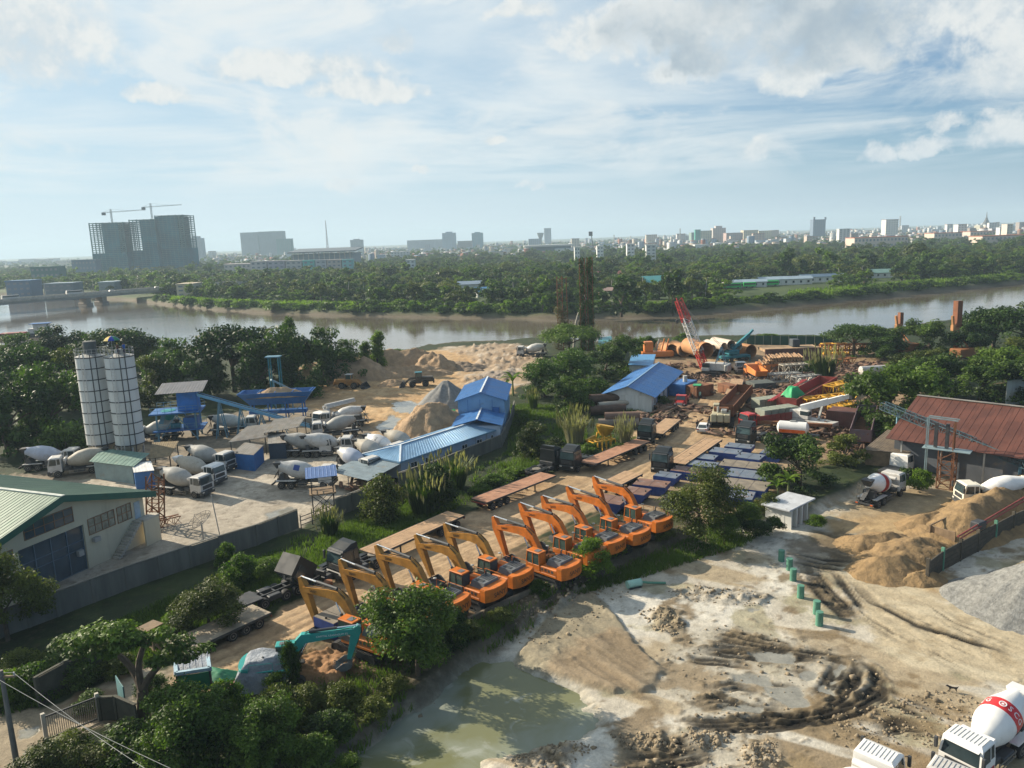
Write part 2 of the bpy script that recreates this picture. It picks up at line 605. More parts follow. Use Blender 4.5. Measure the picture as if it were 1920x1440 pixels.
Z_MACH = PXP([(1195,662),(1420,642),(1560,644),(1720,650),(1720,790),(1640,850),(1460,878),(1380,842),(1290,800),(1225,740)])
Z_PONT = PXP([(1150,940),(1260,890),(1460,825),(1500,880),(1440,940),(1330,985),(1290,985)])
Z_EXC = PXP([(470,1300),(560,1195),(900,1040),(1300,940),(1320,985),(1080,1090),(880,1180),(760,1250),(640,1330),(540,1330)])
Z_YARD = PXP([(560,1500),(640,1420),(760,1330),(880,1240),(980,1165),(1090,1098),(1310,1000),(1440,985),(1520,965),(1600,925),(1650,900),(1800,905),(2000,925),(2300,1100),(2100,1700),(700,1700)],YARD)
Z_POND = PXP([(600,1460),(690,1400),(790,1320),(905,1240),(965,1240),(1010,1265),(1080,1300),(1110,1345),(1080,1370),(985,1392),(900,1412),(880,1470),(800,1560),(500,1560)],YARD)
Z_SILT = PXP([(1068,1122),(1115,1112),(1150,1150),(1180,1190),(1240,1262),(1215,1295),(1150,1300),(1080,1280),(1010,1262),(960,1245),(1000,1190)],YARD)
Z_APRON = PXP([(1565,1062),(1625,1055),(1740,1112),(1930,1185),(2050,1330),(1800,1265),(1700,1248),(1640,1210),(1610,1140)],YARD)
Z_WETM = PXP([(1470,1010),(1560,995),(1650,1010),(1730,1050),(1680,1090),(1600,1080),(1500,1060)],YARD)
Z_RSAND = PXP([(1530,985),(1640,920),(1800,905),(1960,930),(1960,960),(1790,1000),(1760,1060),(1740,1110),(1660,1100),(1600,1040)],YARD)
Z_RTAN = PXP([(1540,960),(1620,915),(1800,902),(1800,930),(1770,950),(1600,975)],YARD)  # greyer tan patch at the back of the right yard
Z_MUD = PXP([(1230,1215),(1330,1165),(1460,1190),(1560,1215),(1640,1240),(1660,1290),(1600,1335),(1450,1350),(1300,1350),(1230,1300)],YARD)
Z_MUD2 = PXP([(1100,1470),(1180,1390),(1300,1370),(1440,1365),(1480,1400),(1400,1470)],YARD)
Z_RUB = [PXP([(1240,1112),(1300,1098),(1390,1105),(1445,1118),(1440,1138),(1350,1135),(1290,1128)],YARD),
 PXP([(1195,1145),(1260,1140),(1290,1170),(1260,1195),(1225,1180)],YARD),
 PXP([(960,1160),(1040,1108),(1105,1102),(1090,1125),(1020,1165),(970,1190)],YARD),
 PXP([(1140,1378),(1230,1375),(1260,1400),(1180,1405)],YARD),PXP([(1290,1365),(1370,1380),(1350,1410),(1290,1400)],YARD),
 PXP([(960,1410),(1060,1385),(1120,1400),(1060,1445),(960,1450)],YARD),PXP([(1385,1400),(1460,1390),(1470,1435),(1400,1445)],YARD)]
Z_LANE = PXP([(-80,1370),(40,1325),(110,1320),(190,1282),(250,1255),(330,1250),(320,1300),(240,1335),(110,1402),(60,1450),(-80,1470)])
Z_MOUND = PXP([(540,1250),(590,1225),(660,1225),(680,1260),(620,1285),(560,1280)])
PUDDLES = [PXP(p,z) for p,z in [
 ([(735,757),(770,750),(790,760),(775,775),(742,772)],0),([(705,800),(735,778),(750,785),(735,812),(712,812)],0),
 ([(1395,1220),(1480,1225),(1490,1245),(1420,1240)],YARD),([(1440,1290),(1500,1285),(1510,1318),(1480,1325),(1440,1305)],YARD),
 ([(1370,1262),(1440,1268),(1450,1285),(1380,1278)],YARD),([(1535,1290),(1575,1245),(1590,1250),(1560,1300)],YARD),
 ([(1360,1320),(1430,1325),(1425,1338),(1360,1332)],YARD),([(1500,1262),(1530,1255),(1535,1275),(1510,1280)],YARD),
 ([(20,1362),(75,1358),(85,1380),(30,1392)],0),([(500,962),(545,950),(560,962),(505,985)],0),([(1395,1140),(1410,1136),(1430,1142),(1410,1150)],YARD)]]
RUTS = [
 ([(1530,1040),(1555,1080),(1600,1130),(1640,1180)],5,0.6),
 ([(1680,1260),(1760,1285),(1860,1310)],4,0.7),([(1650,1300),(1760,1330),(1830,1345)],5,0.6),([(1560,1370),(1700,1350),(1800,1345)],4,0.7),
 ([(1640,1120),(1760,1190),(1920,1262)],2,1.9),([(1500,1010),(1580,1040),(1700,1060)],3,0.8)]
RUTS = [([tuple(at(x,y,YARD)) for x,y in l],n,g) for l,n,g in RUTS]
# single wheel tracks through the mud: (points in the crop 1050..1920 x 994..1440 at 1.46 px, copies, step)
MUDLINES = [([(400,262),(520,290),(640,314),(760,332),(830,352)],3,(-6,11)),([(385,300),(500,312),(640,330),(770,342)],3,(-12,9)),([(350,322),(480,337),(600,350),(715,348)],2,(-14,9)),([(310,348),(430,357),(530,368)],2,(10,12)),
 ([(800,345),(858,378),(862,428),(800,470),(700,498),(560,515),(400,522),(300,518)],4,(9,10)),([(770,348),(725,420),(690,470)],4,(22,5)),([(812,352),(800,410),(750,462),(690,490)],2,(14,8)),
 ([(360,470),(450,455),(550,478),(650,490)],3,(8,13)),([(390,440),(470,420),(560,440)],2,(16,14)),([(440,405),(560,418),(690,436)],1,(0,0)),([(600,385),(690,372)],2,(10,10)),
 ([(190,572),(300,582),(410,563)],2,(6,11)),([(150,602),(290,606),(430,578)],3,(4,13)),([(130,640),(280,642),(450,600)],2,(10,12)),([(560,520),(680,512),(800,492)],3,(-10,9)),
 ([(690,105),(750,175),(830,242)],4,(-9,6)),([(745,110),(775,165),(835,235)],2,(12,2)),([(620,60),(720,80),(820,90)],3,(0,12)),([(860,420),(960,470),(1080,520)],2,(-10,22)),([(820,540),(930,520),(1030,530)],3,(5,14)),([(960,260),(1100,300),(1260,345)],1,(0,0)),([(820,180),(980,260),(1200,330)],1,(0,0))]
MUDLINES = [[tuple(at(1050+(x+k*st[0]) * .685,994+(y+k*st[1]) * .685,YARD)) for x,y in l] for l,n,st in MUDLINES for k in range(n)]
Z_BROWN = PXP([(1420,1340),(1560,1310),(1700,1300),(1800,1330),(1790,1440),(1740,1480),(1380,1480)],YARD)
TRACKS = [([(350,1262),(560,1165),(800,1055),(1010,965),(1180,880),(1290,800),(1340,720)],3,1.3),([(400,1280),(600,1175),(840,1070),(1020,985),(1200,905),(1330,815),(1372,700)],3,1.2),
 ([(880,660),(905,690),(880,712),(800,745),(720,770),(680,800)],4,1.4),([(960,655),(930,690),(900,720),(840,735)],4,1.2)]
TRACKS = [([tuple(at(x,y)) for x,y in l],n,g) for l,n,g in TRACKS]
def paint_ground(X,Y):
 """height, colour, wetness and zone of the near ground"""
 N = X.shape
 Z = (fbm(X * .07,Y * .07,3,3) - .5) * .30+(fbm(X * .5,Y * .5,5,3) - .5) * .10
 g1,g2,g3 = fbm(X * .11,Y * .11,21,5),fbm(X * .45,Y * .45,31,5),fbm(X*1.7,Y*1.7,41,4)
 C = np.empty(N+(3,))
 def lerp(a,col):
  nonlocal C
  C = C*(1-a[...,None])+np.asarray(col)*a[...,None]
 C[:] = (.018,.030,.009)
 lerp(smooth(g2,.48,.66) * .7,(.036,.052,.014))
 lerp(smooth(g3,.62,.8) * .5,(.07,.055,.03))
 W = np.zeros(N)
 zone = np.zeros(N,int)
 jag = (g2 - .5)*2+(g3 - .5) * .9
 def area(poly,zid,edge=.5,amp=1.6):
  a = smooth(sd_poly(X,Y,poly)+jag*amp,-edge,edge)
  if zid:
   zone[a > .5] = zid
  return a
 # left concrete yard
 a = area(Z_MIDY,1)
 lerp(a,(.20,.165,.12)); lerp(a*smooth(g2,.45,.7),(.28,.23,.165)); lerp(a*smooth(g3,.55,.75) * .7,(.11,.09,.065))
 a = area(Z_CONC,1,.4,.7)
 lerp(a,(.36,.315,.25)); lerp(a*smooth(g1,.45,.62) * .8,(.46,.41,.33)); lerp(a*smooth(g2,.52,.7) * .7,(.25,.215,.165)); lerp(a*smooth(g3,.62,.76) * .6,(.15,.12,.09))
 sl = np.minimum(np.abs(((X * .82+Y * .57)/5.2) % 1 - .5),np.abs(((X * .57-Y * .82)/6.0) % 1 - .5))
 lerp(a*(1-smooth(sl,.0,.022)) * .5*smooth(g1,.35,.55),(.17,.14,.11))
 # sand yard and shore
 a = area(Z_SAND,2,1.2,2.4)
 lerp(a,(.40,.255,.125)); lerp(a*smooth(g2,.45,.62),(.47,.32,.17)); lerp(a*smooth(g1,.55,.7) * .6,(.27,.175,.095)); lerp(a*smooth(g3,.66,.8) * .6,(.20,.14,.08))
 Z += a*(g2 - .5) * .5
 a = area(Z_SHORE,2,2,3)
 lerp(a * .9,(.38,.29,.20)); lerp(a*smooth(g1,.5,.65) * .8,(.24,.17,.11)); lerp(a*smooth(g2,.58,.7) * .7,(.48,.42,.34))
 Z += a*(np.abs(g2 - .5)*3.0+smooth(g3,.55,.8) * .6)*smooth(g1,.42,.6)
 # machine yard, pontoon yard, road
 a = area(Z_MACH,3,1.5,2.5)
 lerp(a,(.26,.18,.105)); lerp(a*smooth(g2,.5,.66) * .8,(.17,.115,.07)); lerp(a*smooth(g3,.6,.78) * .6,(.34,.25,.16))
 a = area(Z_PONT,3,1,1.6)
 lerp(a,(.30,.22,.135)); lerp(a*smooth(g2,.5,.7) * .7,(.18,.13,.08))
 a = area(Z_EXC,0,1,1.6)
 lerp(a,(.12,.085,.05)); lerp(a*smooth(g2,.48,.62),(.04,.05,.016)); lerp(a*smooth(g3,.58,.75) * .7,(.24,.17,.10))
 a = area(Z_MOUND,3,.8,1.2)
 lerp(a * .9,(.30,.16,.075)); Z += a*(.5+(g3 - .5) * .8)
 a = area(Z_ROAD,3,.5,.9)
 lerp(a,(.40,.275,.155)); lerp(a*smooth(g1,.42,.62) * .7,(.46,.33,.20)); lerp(a*smooth(g2,.52,.68) * .7,(.30,.20,.11)); lerp(a*smooth(g3,.64,.78) * .5,(.22,.15,.09))
 for l,n,gp in TRACKS:
  D = d_line(X,Y,l)+(g2 - .5) * .7
  for k in range(n):
   t = np.exp(-((D-k*gp) / .22) ** 2)
   lerp(t * .45*smooth(g1,.3,.5),(.24,.165,.095)); Z -= t * .05
 # lane at the bottom left
 a = area(Z_LANE,3,.5,1)
 lerp(a,(.27,.22,.15)); lerp(a*smooth(g2,.5,.65) * .8,(.15,.095,.05)); W = np.maximum(W,a*smooth(g1,.55,.6) * .6)
 # settling yard
 ay = smooth(sd_poly(X,Y,Z_YARD)+jag * .5,-1.0,.6)
 zone[ay > .5] = 4
 Z = Z*(1 - .45*ay)+YARD*ay
 fl = fbm((X * .86-Y * .5) * .10,(X * .5+Y * .86) * .55,51,5)      # drawn out along the tracks
 lerp(ay,(.45,.41,.335)); lerp(ay*smooth(fl,.44,.58) * .85,(.34,.27,.17)); lerp(ay*smooth(g1,.48,.60) * .85,(.58,.55,.475))
 lerp(ay*smooth(g2,.55,.68) * .9,(.19,.14,.08)); lerp(ay*smooth(fbm(X * .3,Y * .3,77,5),.58,.68) * .8,(.29,.26,.165))
 lerp(ay*smooth(g3,.62,.8) * .6,(.17,.13,.085))
 Z += ay*((fl - .5) * .14+np.maximum(g3 - .62,0) * .45*smooth(g1,.4,.55))
 a = area(Z_RSAND,0,1,2.2)*ay
 lerp(a * .92,(.33,.225,.11)); lerp(a*smooth(g2,.48,.62) * .9,(.40,.285,.15)); lerp(a*smooth(g3,.58,.75) * .5,(.22,.145,.07))
 a = area(Z_RTAN,0,1,2)*ay
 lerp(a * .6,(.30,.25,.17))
 a = area(Z_WETM,0,1,2)*ay
 lerp(a * .9,(.13,.095,.055)); lerp(a*smooth(g2,.52,.62) * .7,(.30,.27,.21)); W = np.maximum(W,a*smooth(g1,.45,.6) * .55)
 a = area(Z_APRON,4,.7,1.0)*ay
 lerp(a,(.43,.36,.245)); lerp(a*smooth(fl,.5,.62) * .6,(.49,.43,.31)); lerp(a*smooth(g2,.58,.7) * .6,(.35,.275,.17))
 a = area(Z_SILT,4,.35,.5)*ay
 rills = fbm((X * .80+Y * .6)*1.1,(X * .6-Y * .80) * .16,91,5)
 lerp(a,(.235,.18,.115)); lerp(a*smooth(rills,.46,.62) * .7,(.30,.235,.155)); lerp(a*(1-smooth(np.abs(rills - .5),0,.03)) * .55,(.15,.115,.07))
 lerp(a*smooth(g1,.52,.62) * .55,(.27,.25,.18))
 Z += a*(.30+(rills - .5) * .45)
 a = np.maximum(area(Z_MUD,4,1,1.6),area(Z_MUD2,4,1,1.4))*ay
 lerp(a * .75,(.36,.325,.255)); lerp(a*smooth(g2,.50,.62) * .8,(.24,.185,.115)); lerp(a*smooth(g3,.58,.7) * .6,(.11,.085,.052))
 Z += a*(g3 - .42) * .07
 for l,n,gp in RUTS:
  D = d_line(X,Y,l)
  near = D < (n*gp+2.5)
  ends_ = 1.0
  for ex,ey in (l[0],l[-1]):
   ends_ = ends_*smooth(np.hypot(X-ex,Y-ey)+(g2 - .5)*4,1.0,7.0)
  rg = np.random.RandomState(int(abs(l[0][0])*100))
  Dk = D+(g2 - .5)*1.1+(g3 - .5) * .25
  run = X * .8-Y * .35
  st_ = fbm(Dk*2.1+9.3*n,run * .10+Dk * .12,63+n,5,.6)
  band = smooth(n*gp + .3-Dk+(g1 - .5)*2,-.4,.8)*near*ay*ends_
  t = band*smooth(st_,.47,.60)*smooth(fbm(X * .15,Y * .15,163+n,3),.30,.46)
  lerp(t * .85,(.075,.058,.036)); lerp(band*smooth(st_,.40,.44)*(1-smooth(st_,.44,.48)) * .5,(.33,.27,.18))
  Z -= t * .07-band*np.maximum(.46-st_,0) * .30
 a = area(Z_BROWN,0,1.5,3)*ay
 lerp(a*smooth(fl,.36,.52) * .85,(.20,.145,.078))
 for i,l in enumerate(MUDLINES):
  P = np.array(l)
  bx = (X > P[:,0].min()-2) & (X < P[:,0].max()+2) & (Y > P[:,1].min()-2) & (Y < P[:,1].max()+2)
  if not bx.any():
   continue
  x,y,q2,q3 = X[bx],Y[bx],g2[bx],g3[bx]
  D = d_line(x,y,l)+(q2 - .5) * .24+(q3 - .5) * .13
  e = np.minimum(np.hypot(x-P[0,0],y-P[0,1]),np.hypot(x-P[-1,0],y-P[-1,1]))
  f = smooth(fbm(x * .30+i*3.1,y * .30,63,3),.22,.40)*smooth(e+(q2 - .5)*2,.2,2.5)
  wd = .19 + .05*(i % 3)
  t = np.clip(np.exp(-(D/wd) ** 2)*1.8,0,1)*f
  r = np.exp(-((D-wd*1.9)/(wd * .8)) ** 2)*f
  cc = C[bx]
  k = (t * .93*(1 if l[0][0] < 34 else .5))[:,None]
  cc = cc*(1-k)+np.array((.012,.010,.007))*k
  k = (r * .55*smooth(q3,.40,.62))[:,None]
  C[bx] = cc*(1-k)+np.array((.20,.155,.095))*k
  Z[bx] += r*(.03 + .18*np.maximum(q3 - .38,0))-t * .09
 for i,p in enumerate(Z_RUB):
  a = smooth(sd_poly(X,Y,p)+jag * .9,-.5,.9)
  if i != 2:
   a = a*ay
  lump = np.maximum(fbm(X*1.3,Y*1.3,101+i,4) - .34,0)*2.6
  lerp(a * .7,(.24,.19,.125) if i % 2 else (.36,.33,.27)); lerp(a*smooth(g3,.5,.68) * .7,(.12,.095,.06))
  Z += a*lump*(.42 if i != 2 else .7)
 for p in PUDDLES:
  a = smooth(sd_poly(X,Y,p)+jag * .8,-.15,.15)
  lerp(a,(.235,.225,.185)); W = np.maximum(W,a)
  base = np.median(Z[a > .5]) - .06 if (a > .5).any() else 0
  Z = Z*(1-a)+base*a
 # pond bed, and the dark earth bank below the excavators
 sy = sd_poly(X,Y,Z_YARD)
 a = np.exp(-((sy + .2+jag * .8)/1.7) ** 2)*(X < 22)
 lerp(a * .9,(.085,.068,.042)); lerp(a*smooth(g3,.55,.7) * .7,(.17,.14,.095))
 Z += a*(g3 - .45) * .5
 a = smooth(sd_poly(X,Y,Z_POND)+jag * .8,-1.5,1.0)
 lerp(a,(.25,.245,.19)); Z -= a * .75
 # river bank
 u = X/(Y+1e-6)
 bk = Y-near_bank(u)+jag*2.2
 a = smooth(bk,-7,1)
 lerp(a*smooth(g1,.3,.6),(.16,.115,.075))
 Z = Z*(1-smooth(bk,0,6))-smooth(bk,-4,9)*4.6
 zone[bk > -3] = 5
 return Z,C,W,zone
def near_ground():
 ys,y = [],12.0
 while y < 330:
  ys.append(y)
  y += max(.35 if y < 36 else .085,y*y/25500.0*1.05)
 ys = np.array(ys)
 us = np.linspace(-1.0,1.0,860)
 Yg,U = np.meshgrid(ys,us,indexing='ij')
 X = U*(Yg+12.0)
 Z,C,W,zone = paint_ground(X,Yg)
 nr,nc = X.shape
 V = np.stack([X,Yg,Z],-1).reshape(-1,3)
 i = np.arange(nr*nc).reshape(nr,nc)
 F = np.stack([i[:-1,:-1],i[:-1,1:],i[1:,1:],i[1:,:-1]],-1).reshape(-1,4)
 zf = zone[:-1,:-1].reshape(-1)
 keep = Z[:-1,:-1].reshape(-1) > -4.55
 C4 = np.concatenate([C.reshape(-1,3),np.ones((nr*nc,1))],1)
 Wf = W.reshape(-1)
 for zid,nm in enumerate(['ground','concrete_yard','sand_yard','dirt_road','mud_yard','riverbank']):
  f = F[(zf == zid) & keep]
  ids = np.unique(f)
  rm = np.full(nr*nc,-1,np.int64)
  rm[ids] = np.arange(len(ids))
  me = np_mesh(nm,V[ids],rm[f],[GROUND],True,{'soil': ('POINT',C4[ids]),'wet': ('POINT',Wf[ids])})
  tag(link(nm,me),kind='structure')
near_ground()
def far_ground():
 us = np.linspace(-1.6,1.6,420)
 yb = far_bank(us)
 steps = np.concatenate([[-6,-2,0,2,5,9,14,22,34,50],np.geomspace(70,9000,60)])
 Yg = yb[None,:]+steps[:,None]
 X = us[None,:]*Yg
 g1,g2 = fbm(X * .012,Yg * .012,5,4),fbm(X * .06,Yg * .06,8,4)
 st = np.broadcast_to(steps[:,None],X.shape)
 Z = -3.6+smooth(st+(g2 - .5)*6,-4,9)*3.6
 C = np.empty(X.shape+(3,))
 C[:] = (.042,.066,.018)
 def lerp(a,col):
  nonlocal C
  C = C*(1-a[...,None])+np.asarray(col)*a[...,None]
 lerp(smooth(g2,.5,.65) * .6,(.07,.10,.026))
 lerp((1-smooth(st,4,6)) * .95,(.125,.10,.07))
 lerp(smooth(st,900,1500)*smooth(g2,.45,.6) * .7,(.20,.17,.14))
 Z += smooth(st,60,200)*(g1 - .5)*3
 nr,nc = X.shape
 V = np.stack([X,Yg,Z],-1).reshape(-1,3)
 i = np.arange(nr*nc).reshape(nr,nc)
 F = np.stack([i[:-1,:-1],i[:-1,1:],i[1:,1:],i[1:,:-1]],-1).reshape(-1,4)
 C4 = np.concatenate([C.reshape(-1,3),np.ones((nr*nc,1))],1)
 me = np_mesh('far_land',V,F,[GROUND],True,{'soil': ('POINT',C4),'wet': ('POINT',np.zeros(nr*nc))})
 tag(link('far_land',me),kind='structure')
far_ground()
def water_mat(name,deep,pale,rough,wave,wscale,mixes=None):
 m = bpy.data.materials.new(name)
 m.use_nodes = True
 T = NT(m.node_tree)
 out = T.n('ShaderNodeOutputMaterial')
 p = T.n('ShaderNodeBsdfPrincipled')
 g = T.n('ShaderNodeNewGeometry')
 pos = g.outputs['Position']
 mp = T.n('ShaderNodeMapping')
 T.set(mp.inputs[0],pos)
 mp.inputs['Scale'].default_value = (0.35,1.0,1)
 mp.inputs['Rotation'].default_value = (0,0,R(-6))
 n = T.noise(mp.outputs[0],mixes or 0.02,6,0.6,0.6)
 T.set(p.inputs['Base Color'],T.mix(T.step(n,0.38,0.62),deep,pale))
 calm = T.step(n,0.40,0.60)
 p.inputs['Roughness'].default_value = rough
 p.inputs['IOR'].default_value = 1.4
 p.inputs['Specular IOR Level'].default_value = 0.75
 b = T.n('ShaderNodeBump')
 T.set(b.inputs['Strength'],T.m('ADD',T.m('MULTIPLY',calm,wave*0.6),wave*0.4))
 b.inputs['Distance'].default_value = 0.12
 T.set(b.inputs['Height'],T.noise(mp.outputs[0],wscale,5,0.55))
 T.t.links.new(b.outputs[0],p.inputs['Normal'])
 T.t.links.new(p.outputs[0],out.inputs[0])
 return m
me = np_mesh('river',[(-2600,90,WATER),(2600,90,WATER),(2600,1500,WATER),(-2600,1500,WATER)],[(0,1,2,3)],
 [water_mat('river_water',(.115,.092,.065),(.165,.140,.108),0.06,0.5,0.55,0.018)])
tag(link('river',me),kind='structure')
def pond_water():
 P = np.array(Z_POND)
 b = MB()
 c = P.mean(0)
 b.slab([tuple(c+(p-c)*(1+2.2/np.hypot(*(p-c)))) for p in P],YARD-0.60,YARD-0.33)
 m = bpy.data.materials.new('pond_water')
 m.use_nodes = True
 T = NT(m.node_tree)
 out = T.n('ShaderNodeOutputMaterial')
 p = T.n('ShaderNodeBsdfPrincipled')
 g = T.n('ShaderNodeNewGeometry')
 n1 = T.noise(g.outputs['Position'],0.10,6,0.55,0.7)
 n2 = T.noise(g.outputs['Position'],0.35,6,0.6,1.0)
 c = T.mix(T.step(n1,0.40,0.62),(.165,.17,.085),(.245,.27,.22))
 c = T.mix(T.step(n2,0.56,0.70,0,0.8),c,(.33,.345,.295))
 T.set(p.inputs['Base Color'],c)
 p.inputs['Roughness'].default_value = 0.12
 p.inputs['IOR'].default_value = 1.33
 T.t.links.new(p.outputs[0],out.inputs[0])
 tag(b.build('pond',m),kind='structure')
pond_water()
def haze():
 b = MB().box(-7000,7000,-300,9500,-6.0,150.0)
 m = bpy.data.materials.new('haze_air')
 m.use_nodes = True
 T = NT(m.node_tree)
 out = T.n('ShaderNodeOutputMaterial')
 v = T.n('ShaderNodeVolumePrincipled')
 v.inputs['Color'].default_value = (0.66,0.86,1.0,1)
 v.inputs['Density'].default_value = HAZE_D
 v.inputs['Anisotropy'].default_value = 0.1
 T.t.links.new(v.outputs[0],out.inputs['Volume'])
 tag(b.build('haze',m),kind='stuff')
HAZE_D = 0.00016
if HAZE_D > 0:
 haze()
# materials
ORANGE = mat('orange_paint',(.52,.140,.014),.5,0,.2,1.2,0,.42,(.21,.115,.05),.22)
BOOMY = mat('worn_yellow_paint',(.35,.165,.026),.55,0,.25,1.2,0,.42,(.17,.10,.045),.3)
DKGREY = mat('dark_grey_steel',(.055,.058,.062),.55,.2,.25,1.5,0,.3,(.14,.11,.075))
HOOD = mat('grey_hood_paint',(.12,.13,.14),.5,0,.2,1.5,0,.35,(.22,.18,.12))
BLACK = mat('black_rubber',(.022,.022,.023),.8,0,.3,2,0,.35,(.13,.105,.075))
CHROME = mat('bright_rod',(.70,.70,.70),.22,.9,.05)
CABGLASS = mat('dark_glass',(.030,.045,.050),.06,0,.2,.8,0,0,spec=.8)
GRNGLASS = mat('green_cab_glass',(.045,.085,.075),.10,0,.3,1.2,0,.1,spec=.7)
WHITEP = mat('white_paint',(.74,.73,.70),.4,0,.06,1,0,.14,(.42,.38,.31))
WHITED = mat('dusty_white_paint',(.52,.51,.485),.5,0,.16,1,0,.6,(.30,.27,.22),.06)
GREYDR = mat('cement_grey_drum',(.34,.335,.31),.65,0,.15,1,0,.5,(.24,.22,.185),.08)
TANDR = mat('tan_crusted_drum',(.40,.365,.30),.7,0,.15,1,0,.5,(.24,.21,.16),.08)
RED = mat('red_paint',(.40,.026,.022),.4,0,.1,1,0,.12)
REDBAND = mat('red_band_paint',(.55,.028,.030),.4,0,.05)
REDOLD = mat('faded_red_paint',(.26,.052,.042),.6,0,.2,1.2,0,.4,(.20,.12,.08),.2)
BLUEP = mat('blue_paint',(.032,.135,.36),.5,0,.15,1,0,.25,(.16,.15,.13),.1)
BLUED = mat('deep_blue_paint',(.020,.048,.20),.5,0,.2,1,0,.2,(.10,.10,.12),.1)
TEAL = mat('teal_paint',(.030,.30,.28),.4,0,.12,1,0,.15,(.15,.17,.14))
TEALD = mat('teal_machine_paint',(.018,.16,.20),.5,0,.15,1,0,.2)
TRKGLASS = mat('truck_glass',(.060,.10,.105),.10,0,.2,.8,0,0,spec=.8)  # lighter teal base colour stands in for the reflection in the windscreens
TRKBLK = mat('black_truck_paint',(.017,.020,.022),.38,0,.15,.6,0,.04,(.12,.10,.08),spec=.35)
WHEELR = mat('dusty_rim',(.20,.18,.15),.7,.1,.2,2,0,.4)
DECK = mat('rusty_deck_boards',(.40,.26,.15),.8,0,.22,1.0,.3,.45,(.27,.165,.095),.06)
DECKR = mat('red_brown_deck',(.36,.185,.11),.8,0,.22,1.0,.3,.4,(.26,.16,.10),.1)
RUSTS = mat('rusted_steel',(.20,.085,.040),.8,.1,.3,1.1,.3,.35,(.11,.06,.035))
RUSTO = mat('orange_rust_steel',(.27,.105,.036),.75,.1,.2,.5,.2,.25,(.30,.14,.06))
RUSTD = mat('dark_rust_pipe',(.085,.052,.038),.75,.1,.3,.8,.3,.4,(.17,.115,.075))
YELST = mat('yellow_steel',(.62,.34,.03),.5,0,.15,1,0,.3,(.32,.17,.05),.12)
GREYST = mat('grey_galvanised_steel',(.36,.36,.34),.55,.3,.15,1,0,.3,(.22,.18,.13))
LTBLUE = mat('pale_blue_steel',(.12,.25,.33),.55,0,.15,1,0,.3,(.14,.13,.11),.1)
CONC = mat('stained_concrete',(.155,.148,.125),.9,0,.22,.6,.3,.5,(.10,.095,.08),streak=True)
CONCL = mat('pale_concrete',(.42,.39,.33),.9,0,.18,.6,.3,.3,(.22,.19,.15))
CREAM = mat('cream_wall',(.56,.50,.36),.85,0,.07,.5,.1,.22,(.34,.29,.20),streak=True)
GRNROOF = mat('green_roof_sheet',(.115,.185,.130),.5,.1,.12,.3,.1,.2,(.16,.18,.14))
GRNTRIM = mat('dark_green_trim',(.018,.105,.075),.5,0,.1)
SHEETB = mat('blue_roof_sheet',(.046,.165,.40),.5,.1,.14,.4,.1,.3,(.20,.26,.34))
SHEETP = mat('pale_blue_roof_sheet',(.19,.34,.50),.42,.25,.12,.5,.1,.25,(.30,.34,.36))
WALLP = mat('pale_panel_wall',(.42,.50,.60),.6,0,.08,.6,0,.2,(.30,.28,.25),streak=True)
WALLW = mat('whitewashed_wall',(.62,.62,.58),.85,0,.1,.8,.1,.35,(.33,.28,.20),streak=True)
RUSTROOF = mat('rust_brown_roof_sheet',(.115,.042,.029),.7,.1,.22,.35,.2,.4,(.115,.05,.034),streak=False)
OLDROOF = mat('weathered_grey_sheet',(.24,.225,.20),.75,.15,.2,.6,.2,.5,(.20,.13,.08),.15)
TIMBER = mat('weathered_timber',(.22,.155,.095),.85,0,.25,1.2,.3,.4,(.12,.085,.05))
SILOW = mat('silo_white',(.56,.57,.55),.55,0,.08,.6,0,.42,(.36,.37,.36),.05,streak=True)
TARPG = mat('green_tarpaulin',(.030,.36,.13),.6,0,.15,1.5,.3)
TARPW = mat('grey_white_tarpaulin',(.25,.28,.32),.6,0,.22,1.4,1.2,.3,(.14,.18,.26))
SANDM = mat('loose_sand',(.36,.245,.145),.95,0,.2,.8,1.2,.4,(.27,.175,.09))
SANDY = mat('yellow_sand',(.255,.170,.083),.95,0,.25,1.0,1.3,.45,(.25,.165,.075))
GRAVEL = mat('grey_gravel',(.25,.25,.235),.95,0,.3,2.5,1.2,.35,(.22,.215,.20))
GRAVELD = mat('dark_gravel',(.19,.19,.185),.95,0,.2,2.2,1.0,.3,(.13,.13,.125))
GRNPOST = mat('green_post_paint',(.085,.235,.165),.6,0,.15,1,0,.35,(.16,.17,.12))
RUSTP = mat('tan_rust_pipe',(.40,.20,.085),.75,.1,.2,.35,.1,.35,(.25,.12,.055))
BARK = mat('bark',(.085,.062,.042),.9,0,.3,2,.5)
PALEBARK = mat('pale_bark',(.42,.40,.35),.85,0,.2,2,.3)
SKIN = mat('skin',(.30,.165,.095),.6,0,.05)
LETW = mat('white_lettering',(.75,.75,.75),.5,0,.03)
LETK = mat('dark_lettering',(.035,.025,.02),.5,0,.03)
LETB = mat('blue_lettering',(.03,.07,.25),.5,0,.03)
LAMPC = mat('lamp_lens',(.55,.52,.45),.15,0,.05,spec=.8)
LAMPO = mat('amber_lens',(.65,.12,.02),.25,0,.05)
